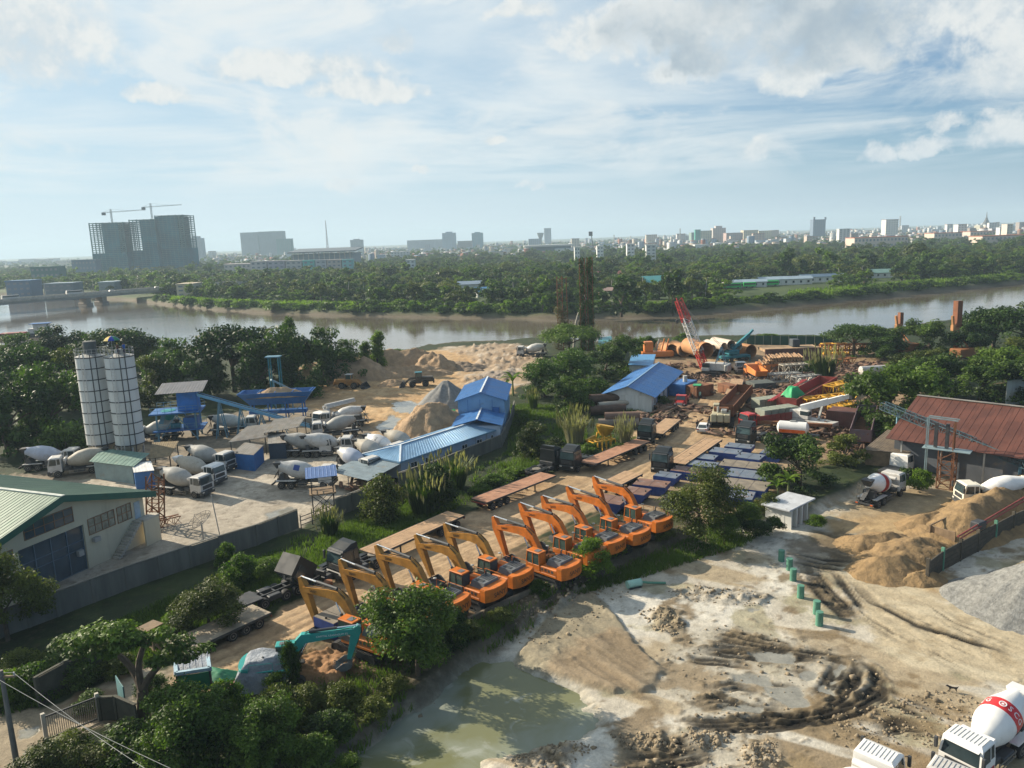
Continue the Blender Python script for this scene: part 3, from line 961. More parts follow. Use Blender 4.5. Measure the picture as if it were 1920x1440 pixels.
# vehicle parts
_W = {}
def wheel(parent,x,y,r=.52,w=.32,side=1,rim=WHEELR,nm='wheel'):
 """a wheel: tyre with its rim as a sub-part, axle along y"""
 key = (r,w,side,rim.name)
 if key not in _W:
  b = MB()
  b.lathe((0,-w/2,0),(0,1,0),[(0,r * .62),(0.0,r * .93),(w * .18,r),(w * .82,r),(w,r * .93),(w,r * .62)],18)
  t = b.mesh('wheel',BLACK,True)
  b = MB()
  o = side*w/2
  b.lathe((0,o-side * .10,0),(0,side,0),[(0,r * .60),(.115,r * .60),(.118,r * .52),(.05,r * .42),(.06,r * .22),(.13,r * .18),(.13,.001)],14,False)
  _W[key] = (t,b.mesh('rim',rim,True))
 a = link(nm,_W[key][0],parent,(x,y,r))
 link('rim',_W[key][1],a)
 return a
def truck_cab(p,xf,depth=1.85,w=2.45,z0=.75,zb=1.78,z1=2.95,body=WHITEP,rake=.28,bumper=DKGREY,ribs=0,grille=DKGREY,deflector=False,visor=True,lamps=True):
 """cab over engine: body, windscreen, side windows, grille, bumper, lamps, mirrors"""
 h = w/2
 xr = xf-depth
 b = MB()
 # lower half, belt to roof with raked screen and tumblehome
 t = .07
 b.hexa([(xr,-h,z0),(xf - .04,-h,z0),(xf - .04,h,z0),(xr,h,z0),(xr,-h,zb),(xf,-h,zb),(xf,h,zb),(xr,h,zb)])
 b.hexa([(xr + .02,-h,zb),(xf,-h,zb),(xf,h,zb),(xr + .02,h,zb),(xr + .06,-h+t,z1 - .12),(xf-rake,-h+t,z1 - .12),(xf-rake,h-t,z1 - .12),(xr + .06,h-t,z1 - .12)])
 b.hexa([(xr + .06,-h+t,z1 - .12),(xf-rake,-h+t,z1 - .12),(xf-rake,h-t,z1 - .12),(xr + .06,h-t,z1 - .12),(xr + .18,-h+t + .16,z1),(xf-rake - .22,-h+t + .16,z1),(xf-rake - .22,h-t - .16,z1),(xr + .18,h-t - .16,z1)])
 b.build('cab',body,p)
 if ribs:
  b = MB()
  for i in range(ribs):
   y = -h + .30+(w - .6)*i/(ribs-1)
   b.box(xr + .24,xf-rake - .28,y - .035,y + .035,z1,z1 + .028,.012)
  b.build('roof_rib',body,p)
 zA,zB = zb + .05,z1 - .20
 def fx(z):
  return xf-rake*(z-zb)/(z1 - .12-zb)
 def hy(z):
  return h-t*(z-zb)/(z1 - .12-zb)
 b = MB()
 k = .012
 b.hexa([(fx(zA) - .05,-hy(zA) + .13,zA),(fx(zA)+k,-hy(zA) + .13,zA),(fx(zA)+k,hy(zA) - .13,zA),(fx(zA) - .05,hy(zA) - .13,zA),
 (fx(zB) - .05,-hy(zB) + .15,zB),(fx(zB)+k,-hy(zB) + .15,zB),(fx(zB)+k,hy(zB) - .15,zB),(fx(zB) - .05,hy(zB) - .15,zB)])
 b.build('windscreen',TRKGLASS if body is TRKBLK else CABGLASS,p)
 for s in (-1,1):
  b = MB()
  x0,x1a,x1b = xr+depth * .36,fx(zA) - .20,fx(zB) - .18
  q = [(x0,zA + .02),(x1a,zA + .02),(x1b,zB),(x0,zB)]
  vs = [(x,s*(hy(z)+k),z) for x,z in q] + [(x,s*(hy(z) - .04),z) for x,z in q]
  b.add(vs,[(0,1,2,3),(7,6,5,4),(0,4,5,1),(1,5,6,2),(2,6,7,3),(3,7,4,0)])
  b.build('side_window',CABGLASS,p)
  if depth > 1.7:
   b = MB()
   q = [(xr + .16,zA + .10),(xr+depth * .30,zA + .10),(xr+depth * .30,zB),(xr + .18,zB)]
   vs = [(x,s*(hy(z)+k),z) for x,z in q] + [(x,s*(hy(z) - .04),z) for x,z in q]
   b.add(vs,[(0,1,2,3),(7,6,5,4),(0,4,5,1),(1,5,6,2),(2,6,7,3),(3,7,4,0)])
   b.build('rear_quarter_window',CABGLASS,p)
  b = MB()
  b.box(xf - .02,xf + .16,s*(h + .05),s*(h + .25),zA + .15,zB - .05,.03)
  b.bar((xf - .1,s*(h - .05),zB - .1),(xf + .05,s*(h + .12),zB - .1),.04)
  b.build('mirror',DKGREY,p)
 b = MB()
 b.box(xf - .02,xf + .025,-h + .38,h - .38,z0 + .38,zb - .10,.01)
 for i in range(5):
  z = z0 + .45+i*(zb-z0 - .62)/4
  b.box(xf + .02,xf + .045,-h + .40,h - .40,z - .02,z + .02)
 b.build('grille',grille,p)
 b = MB()
 b.box(xf - .35,xf + .12,-h - .02,h + .02,.42,z0 + .22,.07)
 b.build('bumper',bumper,p)
 if lamps:
  for s in (-1,1):
   b = MB().box(xf + .10,xf + .135,s*(h - .50),s*(h - .12),z0 - .06,z0 + .14,.02)
   b.build('headlight',LAMPC,p)
 if visor:
  b = MB()
  b.hexa([(fx(zB),-h + .2,zB + .02),(fx(zB) + .18,-h + .22,zB - .06),(fx(zB) + .18,h - .22,zB - .06),(fx(zB),h - .2,zB + .02),
 (fx(zB),-h + .2,zB + .05),(fx(zB) + .19,-h + .22,zB - .03),(fx(zB) + .19,h - .22,zB - .03),(fx(zB),h - .2,zB + .05)])
  b.build('sun_visor',DKGREY if body is not WHITEP else body,p)
 if deflector:
  b = MB()
  b.hexa([(xr + .1,-h + .1,z1 - .02),(xf-rake - .3,-h + .22,z1 - .02),(xf-rake - .3,h - .22,z1 - .02),(xr + .1,h - .1,z1 - .02),
 (xr + .1,-h + .2,z1 + .42),(xr + .75,-h + .28,z1 + .38),(xr + .75,h - .28,z1 + .38),(xr + .1,h - .2,z1 + .42)])
  b.build('roof_deflector',body,p)
 # mudguards
 for s in (-1,1):
  b = MB()
  n = 7
  for i in range(n):
   a0,a1 = math.pi*i/n,math.pi*(i+1)/n
   q = lambda a,r: (xf-depth * .58+r*math.cos(a),.52+r*math.sin(a))
   (xa,za),(xb,zb2) = q(a0,.66),q(a1,.66)
   (xc,zc),(xd,zd) = q(a1,.60),q(a0,.60)
   y0,y1 = s*(h - .34),s*(h + .015)
   b.add([(xa,y0,za),(xb,y0,zb2),(xc,y0,zc),(xd,y0,zd),(xa,y1,za),(xb,y1,zb2),(xc,y1,zc),(xd,y1,zd)],[(0,1,2,3),(7,6,5,4),(0,4,5,1),(1,5,6,2),(2,6,7,3),(3,7,4,0)])
  b.build('mudguard',bumper,p)
def mixer(name,label,xy,rz,cab=WHITED,drum=WHITED,band=None,group=None,z=0.0,ribs=0,belt=None,bumper=DKGREY,lettering=None):
 """concrete mixer lorry, 8.6 m, front towards +x"""
 p = thing(name,label,'mixer truck',xy,rz,group,z)
 truck_cab(p,4.3,1.9,2.45,.85,1.85,3.02,cab,.26,bumper,ribs)
 b = MB()
 for s in (-1,1):
  b.box(-4.1,3.6,s * .36,s * .50,.78,1.06)
 for x in (-3.9,-2.2,-.6,1.0,2.2):
  b.box(x - .06,x + .06,-.36,.36,.82,1.0)
 b.box(-.6,.9,.55,1.15,.55,1.0,.05)
 b.box(-.5,.7,-1.15,-.55,.55,1.0,.05)
 b.box(1.25,2.2,-1.1,1.1,.95,1.35,.05)
 b.build('chassis',DKGREY,p)
 for s in (-1,1):
  b = MB()
  for z0 in (.48,.80):
   b.box(-.75,1.55,s*1.16,s*1.20,z0,z0 + .09)
  for x in (-.7,.4,1.5):
   b.box(x - .03,x + .03,s*1.12,s*1.16,.45,.95)
  b.build('side_guard',WHEELR,p)
 for x,w in ((3.05,.30),(-1.55,.58),(-2.95,.58)):
  for s in (-1,1):
   wheel(p,x,s*(1.24-w/2),.53,w,s)
 for s in (-1,1):
  b = MB()
  b.box(-3.7,-.85,s * .68,s*1.24,1.13,1.19)
  b.build('mudguard',cab,p)
 b = MB()
 b.prism([(1.35,1.06),(2.1,1.06),(1.9,2.15),(1.55,2.15)],-.42,.42)
 b.build('drum_pedestal',DKGREY,p)
 b = MB()
 b.prism([(-3.3,1.06),(-2.5,1.06),(-2.75,2.05),(-3.2,2.05)],-.75,.75)
 b.build('drum_pedestal',DKGREY,p)
 ax0,ax1 = Vector((1.75,0,1.95)),Vector((-3.35,0,3.05))
 d = ax1-ax0
 L = d.length
 prof = [(0,.45),(.12,.62),(L * .28,1.10),(L * .36,1.19),(L * .60,1.19),(L * .68,1.10),(L * .96,.62),(L,.60)]
 MB().lathe(ax0,d,prof,26).build('drum',drum,p,smooth=True)
 if band is not None:
  f0,f1 = band[1],band[2]
  rr = lambda f: float(np.interp(f*L,[a for a,_ in prof],[r for _,r in prof]))
  fs = sorted({f0,f1} | {a/L for a,_ in prof if f0 < a/L < f1})
  MB().lathe(ax0,d,[(f*L,rr(f) + .006) for f in fs],26,False).build('drum_band',band[0],p,smooth=True)
 if lettering:
  s,sz,fr,m = lettering
  dn = d.normalized()
  rr = float(np.interp(fr*L,[a for a,_ in prof],[r for _,r in prof]))
  for sd in (-1,1):
   nrm = Vector((0,sd * .8,.6))
   nrm = (nrm-dn*nrm.dot(dn)).normalized()
   curved_text(p,s,sz,m,ax0+d*fr,dn,nrm,rr + .012)
 if belt:
  dn = d.normalized()
  for sd in (-1,1):
   n0 = Vector((0,sd * .85,.5))
   n0 = (n0-dn*n0.dot(dn)).normalized()
   vs,fs = [],[]
   for f in (.40,.56):
    for k in range(7):
     n2 = Matrix.Rotation((k-3) * .11,3,dn) @ n0
     vs += [ax0+dn*f*L+n2*1.20,ax0+dn*f*L+n2*1.185]
   for k in range(6):
    a_,b_ = 2*k,14+2*k
    fs += [(a_,a_+2,b_+2,b_),(a_+1,b_+1,b_+3,a_+3)]
   MB().add(vs,fs).build('blue_panel',LETB,p)
 # hopper, chute, ladder, water tank
 b = MB()
 b.hexa([(-3.75,-.38,2.75),(-3.15,-.38,2.85),(-3.15,.38,2.85),(-3.75,.38,2.75),(-4.1,-.62,3.55),(-3.1,-.62,3.60),(-3.1,.62,3.60),(-4.1,.62,3.55)])
 b.build('hopper',DKGREY if cab is WHITED else cab,p)
 b = MB()
 b.hexa([(-3.85,-.25,2.05),(-3.45,-.25,2.5),(-3.45,.25,2.5),(-3.85,.25,2.05),(-4.45,.0,1.15),(-4.30,.05,1.30),(-4.30,.5,1.30),(-4.45,.45,1.15)])
 b.bar((-3.6,0,1.0),(-3.7,0,2.3),.10)
 b.build('chute',DKGREY,p)
 b = MB()
 for y in (.72,1.05):
  b.bar((-4.2,y,.7),(-3.85,y,3.1),.05)
 for i in range(7):
  t = .1+i * .13
  b.bar((-4.2 + .35*t,.72,.7+2.4*t),(-4.2 + .35*t,1.05,.7+2.4*t),.035)
 b.build('ladder',WHEELR,p)
 b = MB()
 b.lathe((1.98,-1.0,2.55),(0,1,0),[(0,.12),(.06,.22),(1.94,.22),(2.0,.12)],14)
 b.build('water_tank',cab,p,smooth=True)
 MB().box(-4.35,-4.15,-1.15,1.15,.55,.78,.03).build('rear_bumper',DKGREY,p)
 for s in (-1,1):
  MB().box(-4.375,-4.35,s * .75,s*1.05,.60,.73).build('tail_light',LAMPO,p)
 return p
def curved_text(p,s,size,m,c,axis,nrm,r):
 """letters set one by one round a drum, their heads towards the rear"""
 w = size * .80
 for i,ch in enumerate(s):
  n2 = Matrix.Rotation((i-(len(s)-1)/2)*w/r,3,axis) @ nrm
  text('lettering',ch,size,m,p,facing(Vector(c)+n2*r,axis.cross(n2),axis),.004)
 if s == 'SCG':
  n2 = Matrix.Rotation(-2.1*w/r,3,axis) @ nrm
  q = Vector(c)+n2*(r - .01)
  MB().lathe(q,n2,[(0,size * .30),(.02,size * .30),(.02,size * .42),(0,size * .42)],12,False).lathe(q,n2,[(0,size * .16),(.02,size * .16)],6).build('emblem',m,p)
def tractor(name,label,xy,rz,body=TRKBLK,group=None,tilt=False,axles=2):
 """6x4 tractor unit with a tall sleeper cab"""
 p = thing(name,label,'truck',xy,rz,group)
 if not tilt:
  truck_cab(p,3.3,2.25,2.48,.95,2.0,3.35,body,.20,body,0,DKGREY,True)
 else:
  q = link('tilted_cab',None,p,(3.3,0,.95))
  q.rotation_euler = (0,R(48),0)
  b = MB()
  h,t = 1.24,.07
  b.hexa([(-2.25,-h,0),(0,-h,0),(0,h,0),(-2.25,h,0),(-2.25,-h,1.1),(0,-h,1.1),(0,h,1.1),(-2.25,h,1.1)])
  b.hexa([(-2.23,-h,1.1),(0,-h,1.1),(0,h,1.1),(-2.23,h,1.1),(-2.2,-h+t,2.6),(-.25,-h+t,2.6),(-.25,h-t,2.6),(-2.2,h-t,2.6)])
  b.build('cab',body,q)
  MB().hexa([(-.03,-1.1,1.16),(.012,-1.1,1.16),(.012,1.1,1.16),(-.03,1.1,1.16),(-.24,-1.02,2.3),(-.185,-1.02,2.3),(-.185,1.02,2.3),(-.24,1.02,2.3)]).build('windscreen',CABGLASS,q)
  for s in (-1,1):
   MB().box(-1.5,-.3,s*(h - .05),s*(h + .012),1.2,2.2,.01).build('side_window',CABGLASS,q)
  MB().box(.0,.04,-.8,.8,.25,.95).build('grille',DKGREY,q)
  MB().box(2.9,3.4,-1.24,1.24,.42,.95,.06).build('bumper',body,p)
 b = MB()
 for s in (-1,1):
  b.box(-3.3,3.0,s * .36,s * .50,.80,1.08)
 for x in (-3.2,-1.6,-.2,.9):
  b.box(x - .06,x + .06,-.36,.36,.82,1.02)
 b.box(-.1,1.0,.55,1.2,.5,1.05,.08)
 b.box(-.1,1.0,-1.2,-.55,.5,1.05,.08)
 b.box(.65,.95,-1.1,1.1,1.08,1.6,.05)
 b.build('chassis',DKGREY,p)
 MB().lathe((-1.75,0,1.10),(0,0,1),[(0,.62),(.10,.62),(.12,.50)],16).build('fifth_wheel',WHEELR,p)
 for x,w in ((2.05,.30),(-1.1,.58),(-2.45,.58)):
  for s in (-1,1):
   wheel(p,x,s*(1.24-w/2),.53,w,s)
 for s in (-1,1):
  MB().box(-3.15,-.45,s * .66,s*1.24,1.12,1.17).build('mudguard',body,p)
 return p
def trailer(name,label,a,b_,width=2.7,zd=1.35,deck=DECK,axles=3,group=None,goose=False,cat='trailer'):
 """flatbed semi-trailer from rear a to front b_ (ground points)"""
 a,b_ = np.asarray(a),np.asarray(b_)
 L = float(np.hypot(*(b_-a)))
 p = thing(name,label,cat,a,hv(a,b_),group)
 h = width/2
 bd = MB()
 n = max(6,int(width / .34))
 for i in range(n):
  y0 = -h+width*i/n
  dz = rnd.uniform(-.012,.012)
  bd.box(0.02,L - .02,y0 + .008,y0+width/n - .008,zd - .06,zd+dz)
 bd.build('deck',deck,p)
 f = MB()
 for s in (-1,1):
  f.box(0,L,s*(h + .002),s*(h + .07),zd - .20,zd + .01)
  f.box(0.1,L - .1,s * .42,s * .58,zd - .50,zd - .07)
 k = max(5,int(L/1.2))
 for i in range(k+1):
  x = L*i/k
  f.box(x - .05 if i else 0,x + .05 if i < k else L,-h,h,zd - .20,zd - .07)
 f.build('frame',DKGREY,p)
 for i in range(axles):
  x = 1.2+i*1.3
  for s in (-1,1):
   wheel(p,x,s*(h - .33),.50,.56,s)
 for s in (-1,1):
  g = MB()
  g.bar((L * .72,s * .8,0.06),(L * .72,s * .8,zd - .2),.13)
  g.box(L * .72 - .18,L * .72 + .18,s * .8 - .15,s * .8 + .15,0.0,.06)
  g.build('landing_leg',DKGREY,p)
 MB().box(-.08,-.005,-h,h,zd - .45,zd - .25,.02).build('rear_bumper',REDOLD,p)
 return p
# excavators
def flat_arm(b,pts,widths,y):
 """box section beam following points in the xz plane with given depths"""
 up,lo = [],[]
 for i,(x,z) in enumerate(pts):
  if i == 0:
   dx,dz = pts[1][0]-x,pts[1][1]-z
  elif i == len(pts)-1:
   dx,dz = x-pts[i-1][0],z-pts[i-1][1]
  else:
   dx,dz = pts[i+1][0]-pts[i-1][0],pts[i+1][1]-pts[i-1][1]
  l = math.hypot(dx,dz)
  nx,nz = -dz/l,dx/l
  up.append((x+nx*widths[i]/2,z+nz*widths[i]/2))
  lo.append((x-nx*widths[i]/2,z-nz*widths[i]/2))
 for i in range(len(pts)-1):
  q = [lo[i],lo[i+1],up[i+1],up[i]]
  b.hexa([(q[0][0],-y,q[0][1]),(q[1][0],-y,q[1][1]),(q[1][0],y,q[1][1]),(q[0][0],y,q[0][1]),(q[3][0],-y,q[3][1]),(q[2][0],-y,q[2][1]),(q[2][0],y,q[2][1]),(q[3][0],y,q[3][1])])
 return b
def track_unit(p,s,L=4.9,w=.62,h=1.02,gauge=1.33,m=None):
 """crawler track with shoes, rollers and frame"""
 r = h/2
 b = MB()
 n = 10
 loop = []
 for i in range(n+1):
  a = -math.pi/2+math.pi*i/n
  loop.append((L/2-r+r*math.cos(a),r+r*math.sin(a)))
 for i in range(n+1):
  a = math.pi/2+math.pi*i/n
  loop.append((-L/2+r+r*math.cos(a),r+r*math.sin(a)))
 y0,y1 = s*gauge-w/2,s*gauge+w/2
 inner = [((x-0)*1.0,z) for x,z in loop]
 k = len(loop)
 vs = []
 for x,z in loop:
  cx = max(-L/2+r,min(L/2-r,x))
  dx,dz = x-cx,z-r
  l = math.hypot(dx,dz) or 1
  ix,iz = x-dx/l * .11,z-dz/l * .11
  vs += [(x,y0,z),(x,y1,z),(ix,y1,iz),(ix,y0,iz)]
 fs = []
 for i in range(k):
  j = (i+1) % k
  for e in range(4):
   g = (e+1) % 4
   fs.append((i*4+e,i*4+g,j*4+g,j*4+e))
 b.add(vs,fs)
 m_ = int((L-2*r) / .22)
 for i in range(m_):
  x = -L/2+r+(i + .5) * .22
  b.box(x - .03,x + .03,y0,y1,h,h + .035)
 t = b.build('track',m or BLACK,p)
 b = MB()
 b.box(-L/2+r,L/2-r,s*gauge - .16,s*gauge + .16,.28,h - .22,.05)
 b.build('track_frame',DKGREY,t)
 b = MB()
 for x in (-L/2+r,L/2-r):
  b.cyl((x,s*gauge - .2,r),(x,s*gauge + .2,r),r - .13,n=14)
 for i in range(6):
  x = -L/2+r + .5+i*(L-2*r-1)/5
  b.cyl((x,s*gauge - .2,.2),(x,s*gauge + .2,.2),.12,n=8)
 b.build('roller_set',DKGREY,t)['kind'] = 'stuff'
def excavator(name,label,xy,rz,boomm=ORANGE,bodym=ORANGE,group=None,z=0.0,brand='SANY',arm='fold',tarp=False):
 p = thing(name,label,'excavator',xy,rz,group,z)
 for s in (-1,1):
  track_unit(p,s)
 b = MB().box(-1.2,1.2,-1.05,1.05,.45,.95,.1).lathe((0,0,.95),(0,0,1),[(0,.75),(.22,.75)],18)
 b.build('undercarriage',DKGREY,p)
 # revolving body: sills, side panels, counterweight
 b = MB()
 b.box(-2.25,1.35,-1.52,1.52,1.17,1.45,.05)
 b.box(-2.3,-.1,-1.52,-.62,1.45,2.05,.06)
 b.box(-2.3,-.25,.62,1.52,1.45,2.05,.06)
 b.box(-.08,1.30,-1.52,-.70,1.45,1.95,.06)
 b.box(-2.3,-.4,-.62,.62,1.45,1.95)
 b.build('body',bodym,p)
 for s in (-1,1):
  b = MB()
  for i in range(4):
   b.box(-1.9+i * .42,-1.62+i * .42,s*1.522,s*1.532,1.62,1.9)
  b.build('side_vent',DKGREY,p)
 b = MB()
 n = 9
 prof = []
 for i in range(n):
  y = -1.52+3.04*i/(n-1)
  prof.append((-3.32 + .42*(abs(y)/1.52) ** 2.4,y))
 poly = prof + [(-2.3,1.52),(-2.3,-1.52)]
 b.slab(poly,1.20,2.30)
 ins = [(x * .985 - .02 if x < -2.31 else x,y * .95) for x,y in poly]
 b.slab(ins,2.30,2.38)
 b.build('counterweight',bodym,p)
 if brand:
  text('lettering',brand,.62,LETK,p,facing((-3.335,0,1.74),(0,-1,0),(0,0,1)),.008)
 b = MB()
 b.hexa([(-2.35,-1.15,2.05),(-.55,-1.15,2.05),(-.55,1.0,2.05),(-2.35,1.0,2.05),(-2.25,-1.0,2.62),(-.75,-1.0,2.62),(-.75,.85,2.62),(-2.25,.85,2.62)])
 b.build('engine_hood',HOOD,p)
 b = MB()
 for i in range(5):
  b.box(-2.1+i * .27,-1.95+i * .27,-.8,.1,2.622,2.645)
 b.box(-1.9,-1.0,.3,.7,2.62,2.66,.02)
 b.build('hood_grille',DKGREY,p)
 MB().tube([(-1.0,-.75,2.6),(-1.0,-.75,3.0),(-1.12,-.75,3.12)],.07,8).build('exhaust',DKGREY,p)
 b = MB()
 for pts in ([(-2.2,-1.45,2.05),(-2.2,-1.45,2.75),(-.2,-1.45,2.75),(-.2,-1.45,1.95)],[(1.2,-1.45,1.95),(1.2,-1.45,2.6),(.1,-1.45,2.6)]):
  b.tube(pts,.025,5)
 b.build('handrail',bodym,p)
 for y in (-1.3,):
  MB().lathe((1.25,y,2.65),(0,0,1),[(0,.05),(.06,.17),(.12,.17),(.16,.05)],10).build('mirror',GREYST,p)
 # cab
 c = MB()
 x0,x1,y0,y1,z0,z1 = -.18,1.62,.56,1.54,1.45,3.1
 c.box(x0,x1,y0,y1,z0,z0 + .55,.03)
 for x in (x0 + .04,.72,x1 - .22):
  for y in (y0 + .04,y1 - .04):
   c.bar((x if x < 1 else x1 - .04,y,z0 + .5),(x,y,z1),.08)
 c.box(x0,x0 + .07,y0,y1,z0,z1)
 c.build('cab',bodym if boomm is ORANGE else DKGREY,p)
 g = MB().hexa([(x0 + .03,y0 + .03,z0 + .5),(x1 - .04,y0 + .03,z0 + .5),(x1 - .04,y1 - .03,z0 + .5),(x0 + .03,y1 - .03,z0 + .5),(x0 + .03,y0 + .03,z1),(x1 - .24,y0 + .03,z1),(x1 - .24,y1 - .03,z1),(x0 + .03,y1 - .03,z1)])
 g.build('cab_glass',GRNGLASS,p)
 MB().box(x0 - .04,x1 - .12,y0 - .04,y1 + .04,z1,z1 + .14,.05).build('cab_roof',boomm if boomm is not BOOMY else ORANGE,p)
 MB().box(x0 + .3,x0 + .85,y0 + .2,y1 - .2,z1 + .14,z1 + .17).build('roof_hatch',HOOD,p)
 # boom, stick, bucket
 if arm == 'fold':
  ft,hp,tp = (.75,2.0),(2.75,4.22),(6.95,4.05)
  sT,sB = (7.45,5.02),(5.5,.98)
 else:
  ft,hp,tp = (.75,1.9),(2.4,4.2),(7.0,4.3)
  sT,sB = (7.5,4.75),(6.0,1.4)
 jz,jx = rnd.uniform(-.22,.18),rnd.uniform(-.3,.25)
 tp,sT = (tp[0],tp[1]+jz),(sT[0]+jx * .4,sT[1]+jz)
 sB = (sB[0]-jx,sB[1]+max(jz,0))
 b = MB()
 flat_arm(b,[ft,(1.5,3.05),(2.1,3.8),hp,(3.7,hp[1] + .04),tp],[.45,.72,.92,.95,.78,.42],.30)
 b.build('boom',boomm,p)
 if brand:
  sx = Vector((tp[0]-3.7,0,tp[1]-hp[1])).normalized()
  for s in (-1,1):
   c0 = (5.6,s * .31,hp[1]+(tp[1]-hp[1]) * .58)
   text('lettering',brand,.36,LETK,p,facing(c0,sx if s < 0 else -sx,(0,0,1)-sx*sx.z if False else Vector((0,0,1))-sx*sx.z),.006)
 b = MB()
 dx,dz = sB[0]-sT[0],sB[1]-sT[1]
 mid = (tp[0]+(sB[0]-tp[0]) * .08 + .12,tp[1] - .1)
 flat_arm(b,[sT,mid,(mid[0]+(sB[0]-mid[0]) * .5,mid[1]+(sB[1]-mid[1]) * .5),sB],[.34,.92,.62,.36],.24)
 b.build('stick',boomm,p)
 b = MB()
 for y in (-.44,.44):
  b.cyl((1.5,y,1.6),(2.25,y,2.95),.13)
 b.build('boom_cylinder',DKGREY,p)
 b = MB()
 for y in (-.44,.44):
  b.cyl((2.25,y,2.95),(2.75,y,3.85),.075)
 b.build('boom_rod',CHROME,p)
 e0,e1 = Vector((2.95,0,hp[1] + .58)),Vector((sT[0] - .02,0,sT[1] + .02))
 MB().cyl(e0,e0.lerp(e1,.56),.14).build('stick_cylinder',DKGREY,p)
 MB().cyl(e0.lerp(e1,.56),e1,.075).build('stick_rod',CHROME,p)
 f0,f1 = Vector((sT[0] + .05,0,sT[1] - .25)),Vector((sB[0] + .62,0,sB[1] + .55))
 MB().cyl(f0,f0.lerp(f1,.6),.11).build('bucket_cylinder',DKGREY,p)
 b = MB()
 b.bar(f1,(sB[0] + .05,0,sB[1] - .35),.14)
 b.bar(f1,(sB[0] + .1,0,sB[1] + .35),.12)
 b.bar(f0.lerp(f1,.6),f1,.07)
 b.build('bucket_link',CHROME,p)
 # hoses along the boom
 b = MB()
 for y in (-.18,.18):
  b.tube([(1.2,y,2.9),(2.0,y,4.35),(2.9,y,4.8),(4.4,y,hp[1] + .34),(tp[0] - .4,y,tp[1] + .32),(tp[0] + .15,y,tp[1] + .2)],.035,5)
 b.build('hose',BLACK,p)
 bx,bz = sB
 prof = [(bx - .05,bz - .05),(bx + .30,bz - .30),(bx + .18,bz - .62),(bx - .25,bz - .88),(bx - .85,bz - .92),(bx-1.25,bz - .62)]
 prof = [(x,max(.03 if z == 0 else -9,zz)) for x,zz in prof]
 b = MB()
 b.prism(prof + [(bx-1.22,bz - .56),(bx - .85,bz - .80),(bx - .28,bz - .76),(bx + .06,bz - .55),(bx + .17,bz - .32),(bx - .05,bz - .12)],-.72,.72)
 for s in (-1,1):
  b.prism(prof + [(bx - .5,bz - .08)],s * .72,s * .76)
 for i in range(5):
  y = -.6 + .3*i
  b.hexa([(bx-1.22,y - .07,bz - .66),(bx-1.45,y - .04,bz - .40),(bx-1.45,y + .04,bz - .40),(bx-1.22,y + .07,bz - .66),(bx-1.18,y - .07,bz - .58),(bx-1.43,y - .04,bz - .38),(bx-1.43,y + .04,bz - .38),(bx-1.18,y + .07,bz - .58)])
 b.build('bucket',HOOD,p)
 return p
# anchor = middle of the cab roof in the photograph
EXC = [((655,1160),146,BOOMY,'orange excavator nearest the camera, its bucket beside the dark blue box'),
 ((724,1127),143,BOOMY,'second orange excavator from the near end, its body behind the leafy tree'),
 ((789,1096),141,BOOMY,'third orange excavator, the tree covering its track and half its cab'),
 ((861,1070),139,BOOMY,'fourth orange excavator, grey hood and orange tail clear of the tree'),
 ((914,1046),138,BOOMY,'fifth orange excavator, parked left of the wide gap in the row'),
 ((1005,1032),136,ORANGE,'sixth orange excavator, first beyond the wide gap in the row'),
 ((1055,1006),135,ORANGE,'seventh orange excavator, with a leafy shrub in front of its tail'),
 ((1094,988),134,ORANGE,'eighth orange excavator, third counted from the pontoon end of the row'),
 ((1142,972),133,ORANGE,'ninth orange excavator, last but one towards the blue pontoons'),
 ((1187,950),131,ORANGE,'farthest orange excavator, beside the round tree and the blue pontoons')]
for (px,py),deg,bm,lab in EXC:
 rz = R(deg)
 c = at(px,py,3.2)
 off = np.array([.65*math.cos(rz)-1.05*math.sin(rz),.65*math.sin(rz)+1.05*math.cos(rz)])
 xy = c-off
 excavator('excavator',lab,xy,rz,bm,ORANGE,'orange excavators parked in a row')
# teal excavator with a tarpaulin over its engine, boom stretched to the right
tx = excavator('excavator','teal excavator overgrown with vines, arm reaching right over bare soil',at(524,1276,0.0),R(8),TEAL,TEAL,None,0,None,'reach')
tx.scale = (.86,.86,.80)
text('lettering','CAPITAL LEASING',.26,LETW,tx,facing((4.6,-.31,4.30),(1,0,.03),(0,0,1)),.006)
text('lettering','LIM 02',.26,LETW,tx,facing((6.0,-.31,4.32),(1,0,.03),(0,0,1)),.006)
def sheet_over(name,label,cat,xy,rz,L,Wd,H,m,seed,z=0.0,sharp=2.2):
 """tarpaulin draped over something lumpy"""
 n,k = 30,24
 u,v = np.meshgrid(np.linspace(-1,1,n),np.linspace(-1,1,k),indexing='ij')
 top = np.clip(1.25-np.maximum(np.abs(u),np.abs(v)) ** sharp*1.25,0,1)
 zz = H*(top*(.82 + .3*(fbm(u*1.4+seed,v*1.4,seed,3) - .3))) + .12*(np.abs(fbm(u*3+seed,v*5,seed+3,3) - .5))*2
 x = u*L/2*(1 + .12*(fbm(u*2,v*2+seed,seed+5,2) - .5))
 y = v*Wd/2*(1 + .12*(fbm(u*2+seed,v*2,seed+6,2) - .5))
 V = np.stack([x,y,np.maximum(zz,.02)],-1).reshape(-1,3)
 V2 = V.copy()
 V2[:,2] -= .03
 i = np.arange(n*k).reshape(n,k)
 F = np.stack([i[:-1,:-1],i[1:,:-1],i[1:,1:],i[:-1,1:]],-1).reshape(-1,4)
 F2 = F[:,::-1]+n*k
 me = np_mesh(name,np.vstack([V,V2]),np.vstack([F,F2]),[m],False)
 return tag(link(name,me,None,(float(xy[0]),float(xy[1]),z),rz),label,cat)
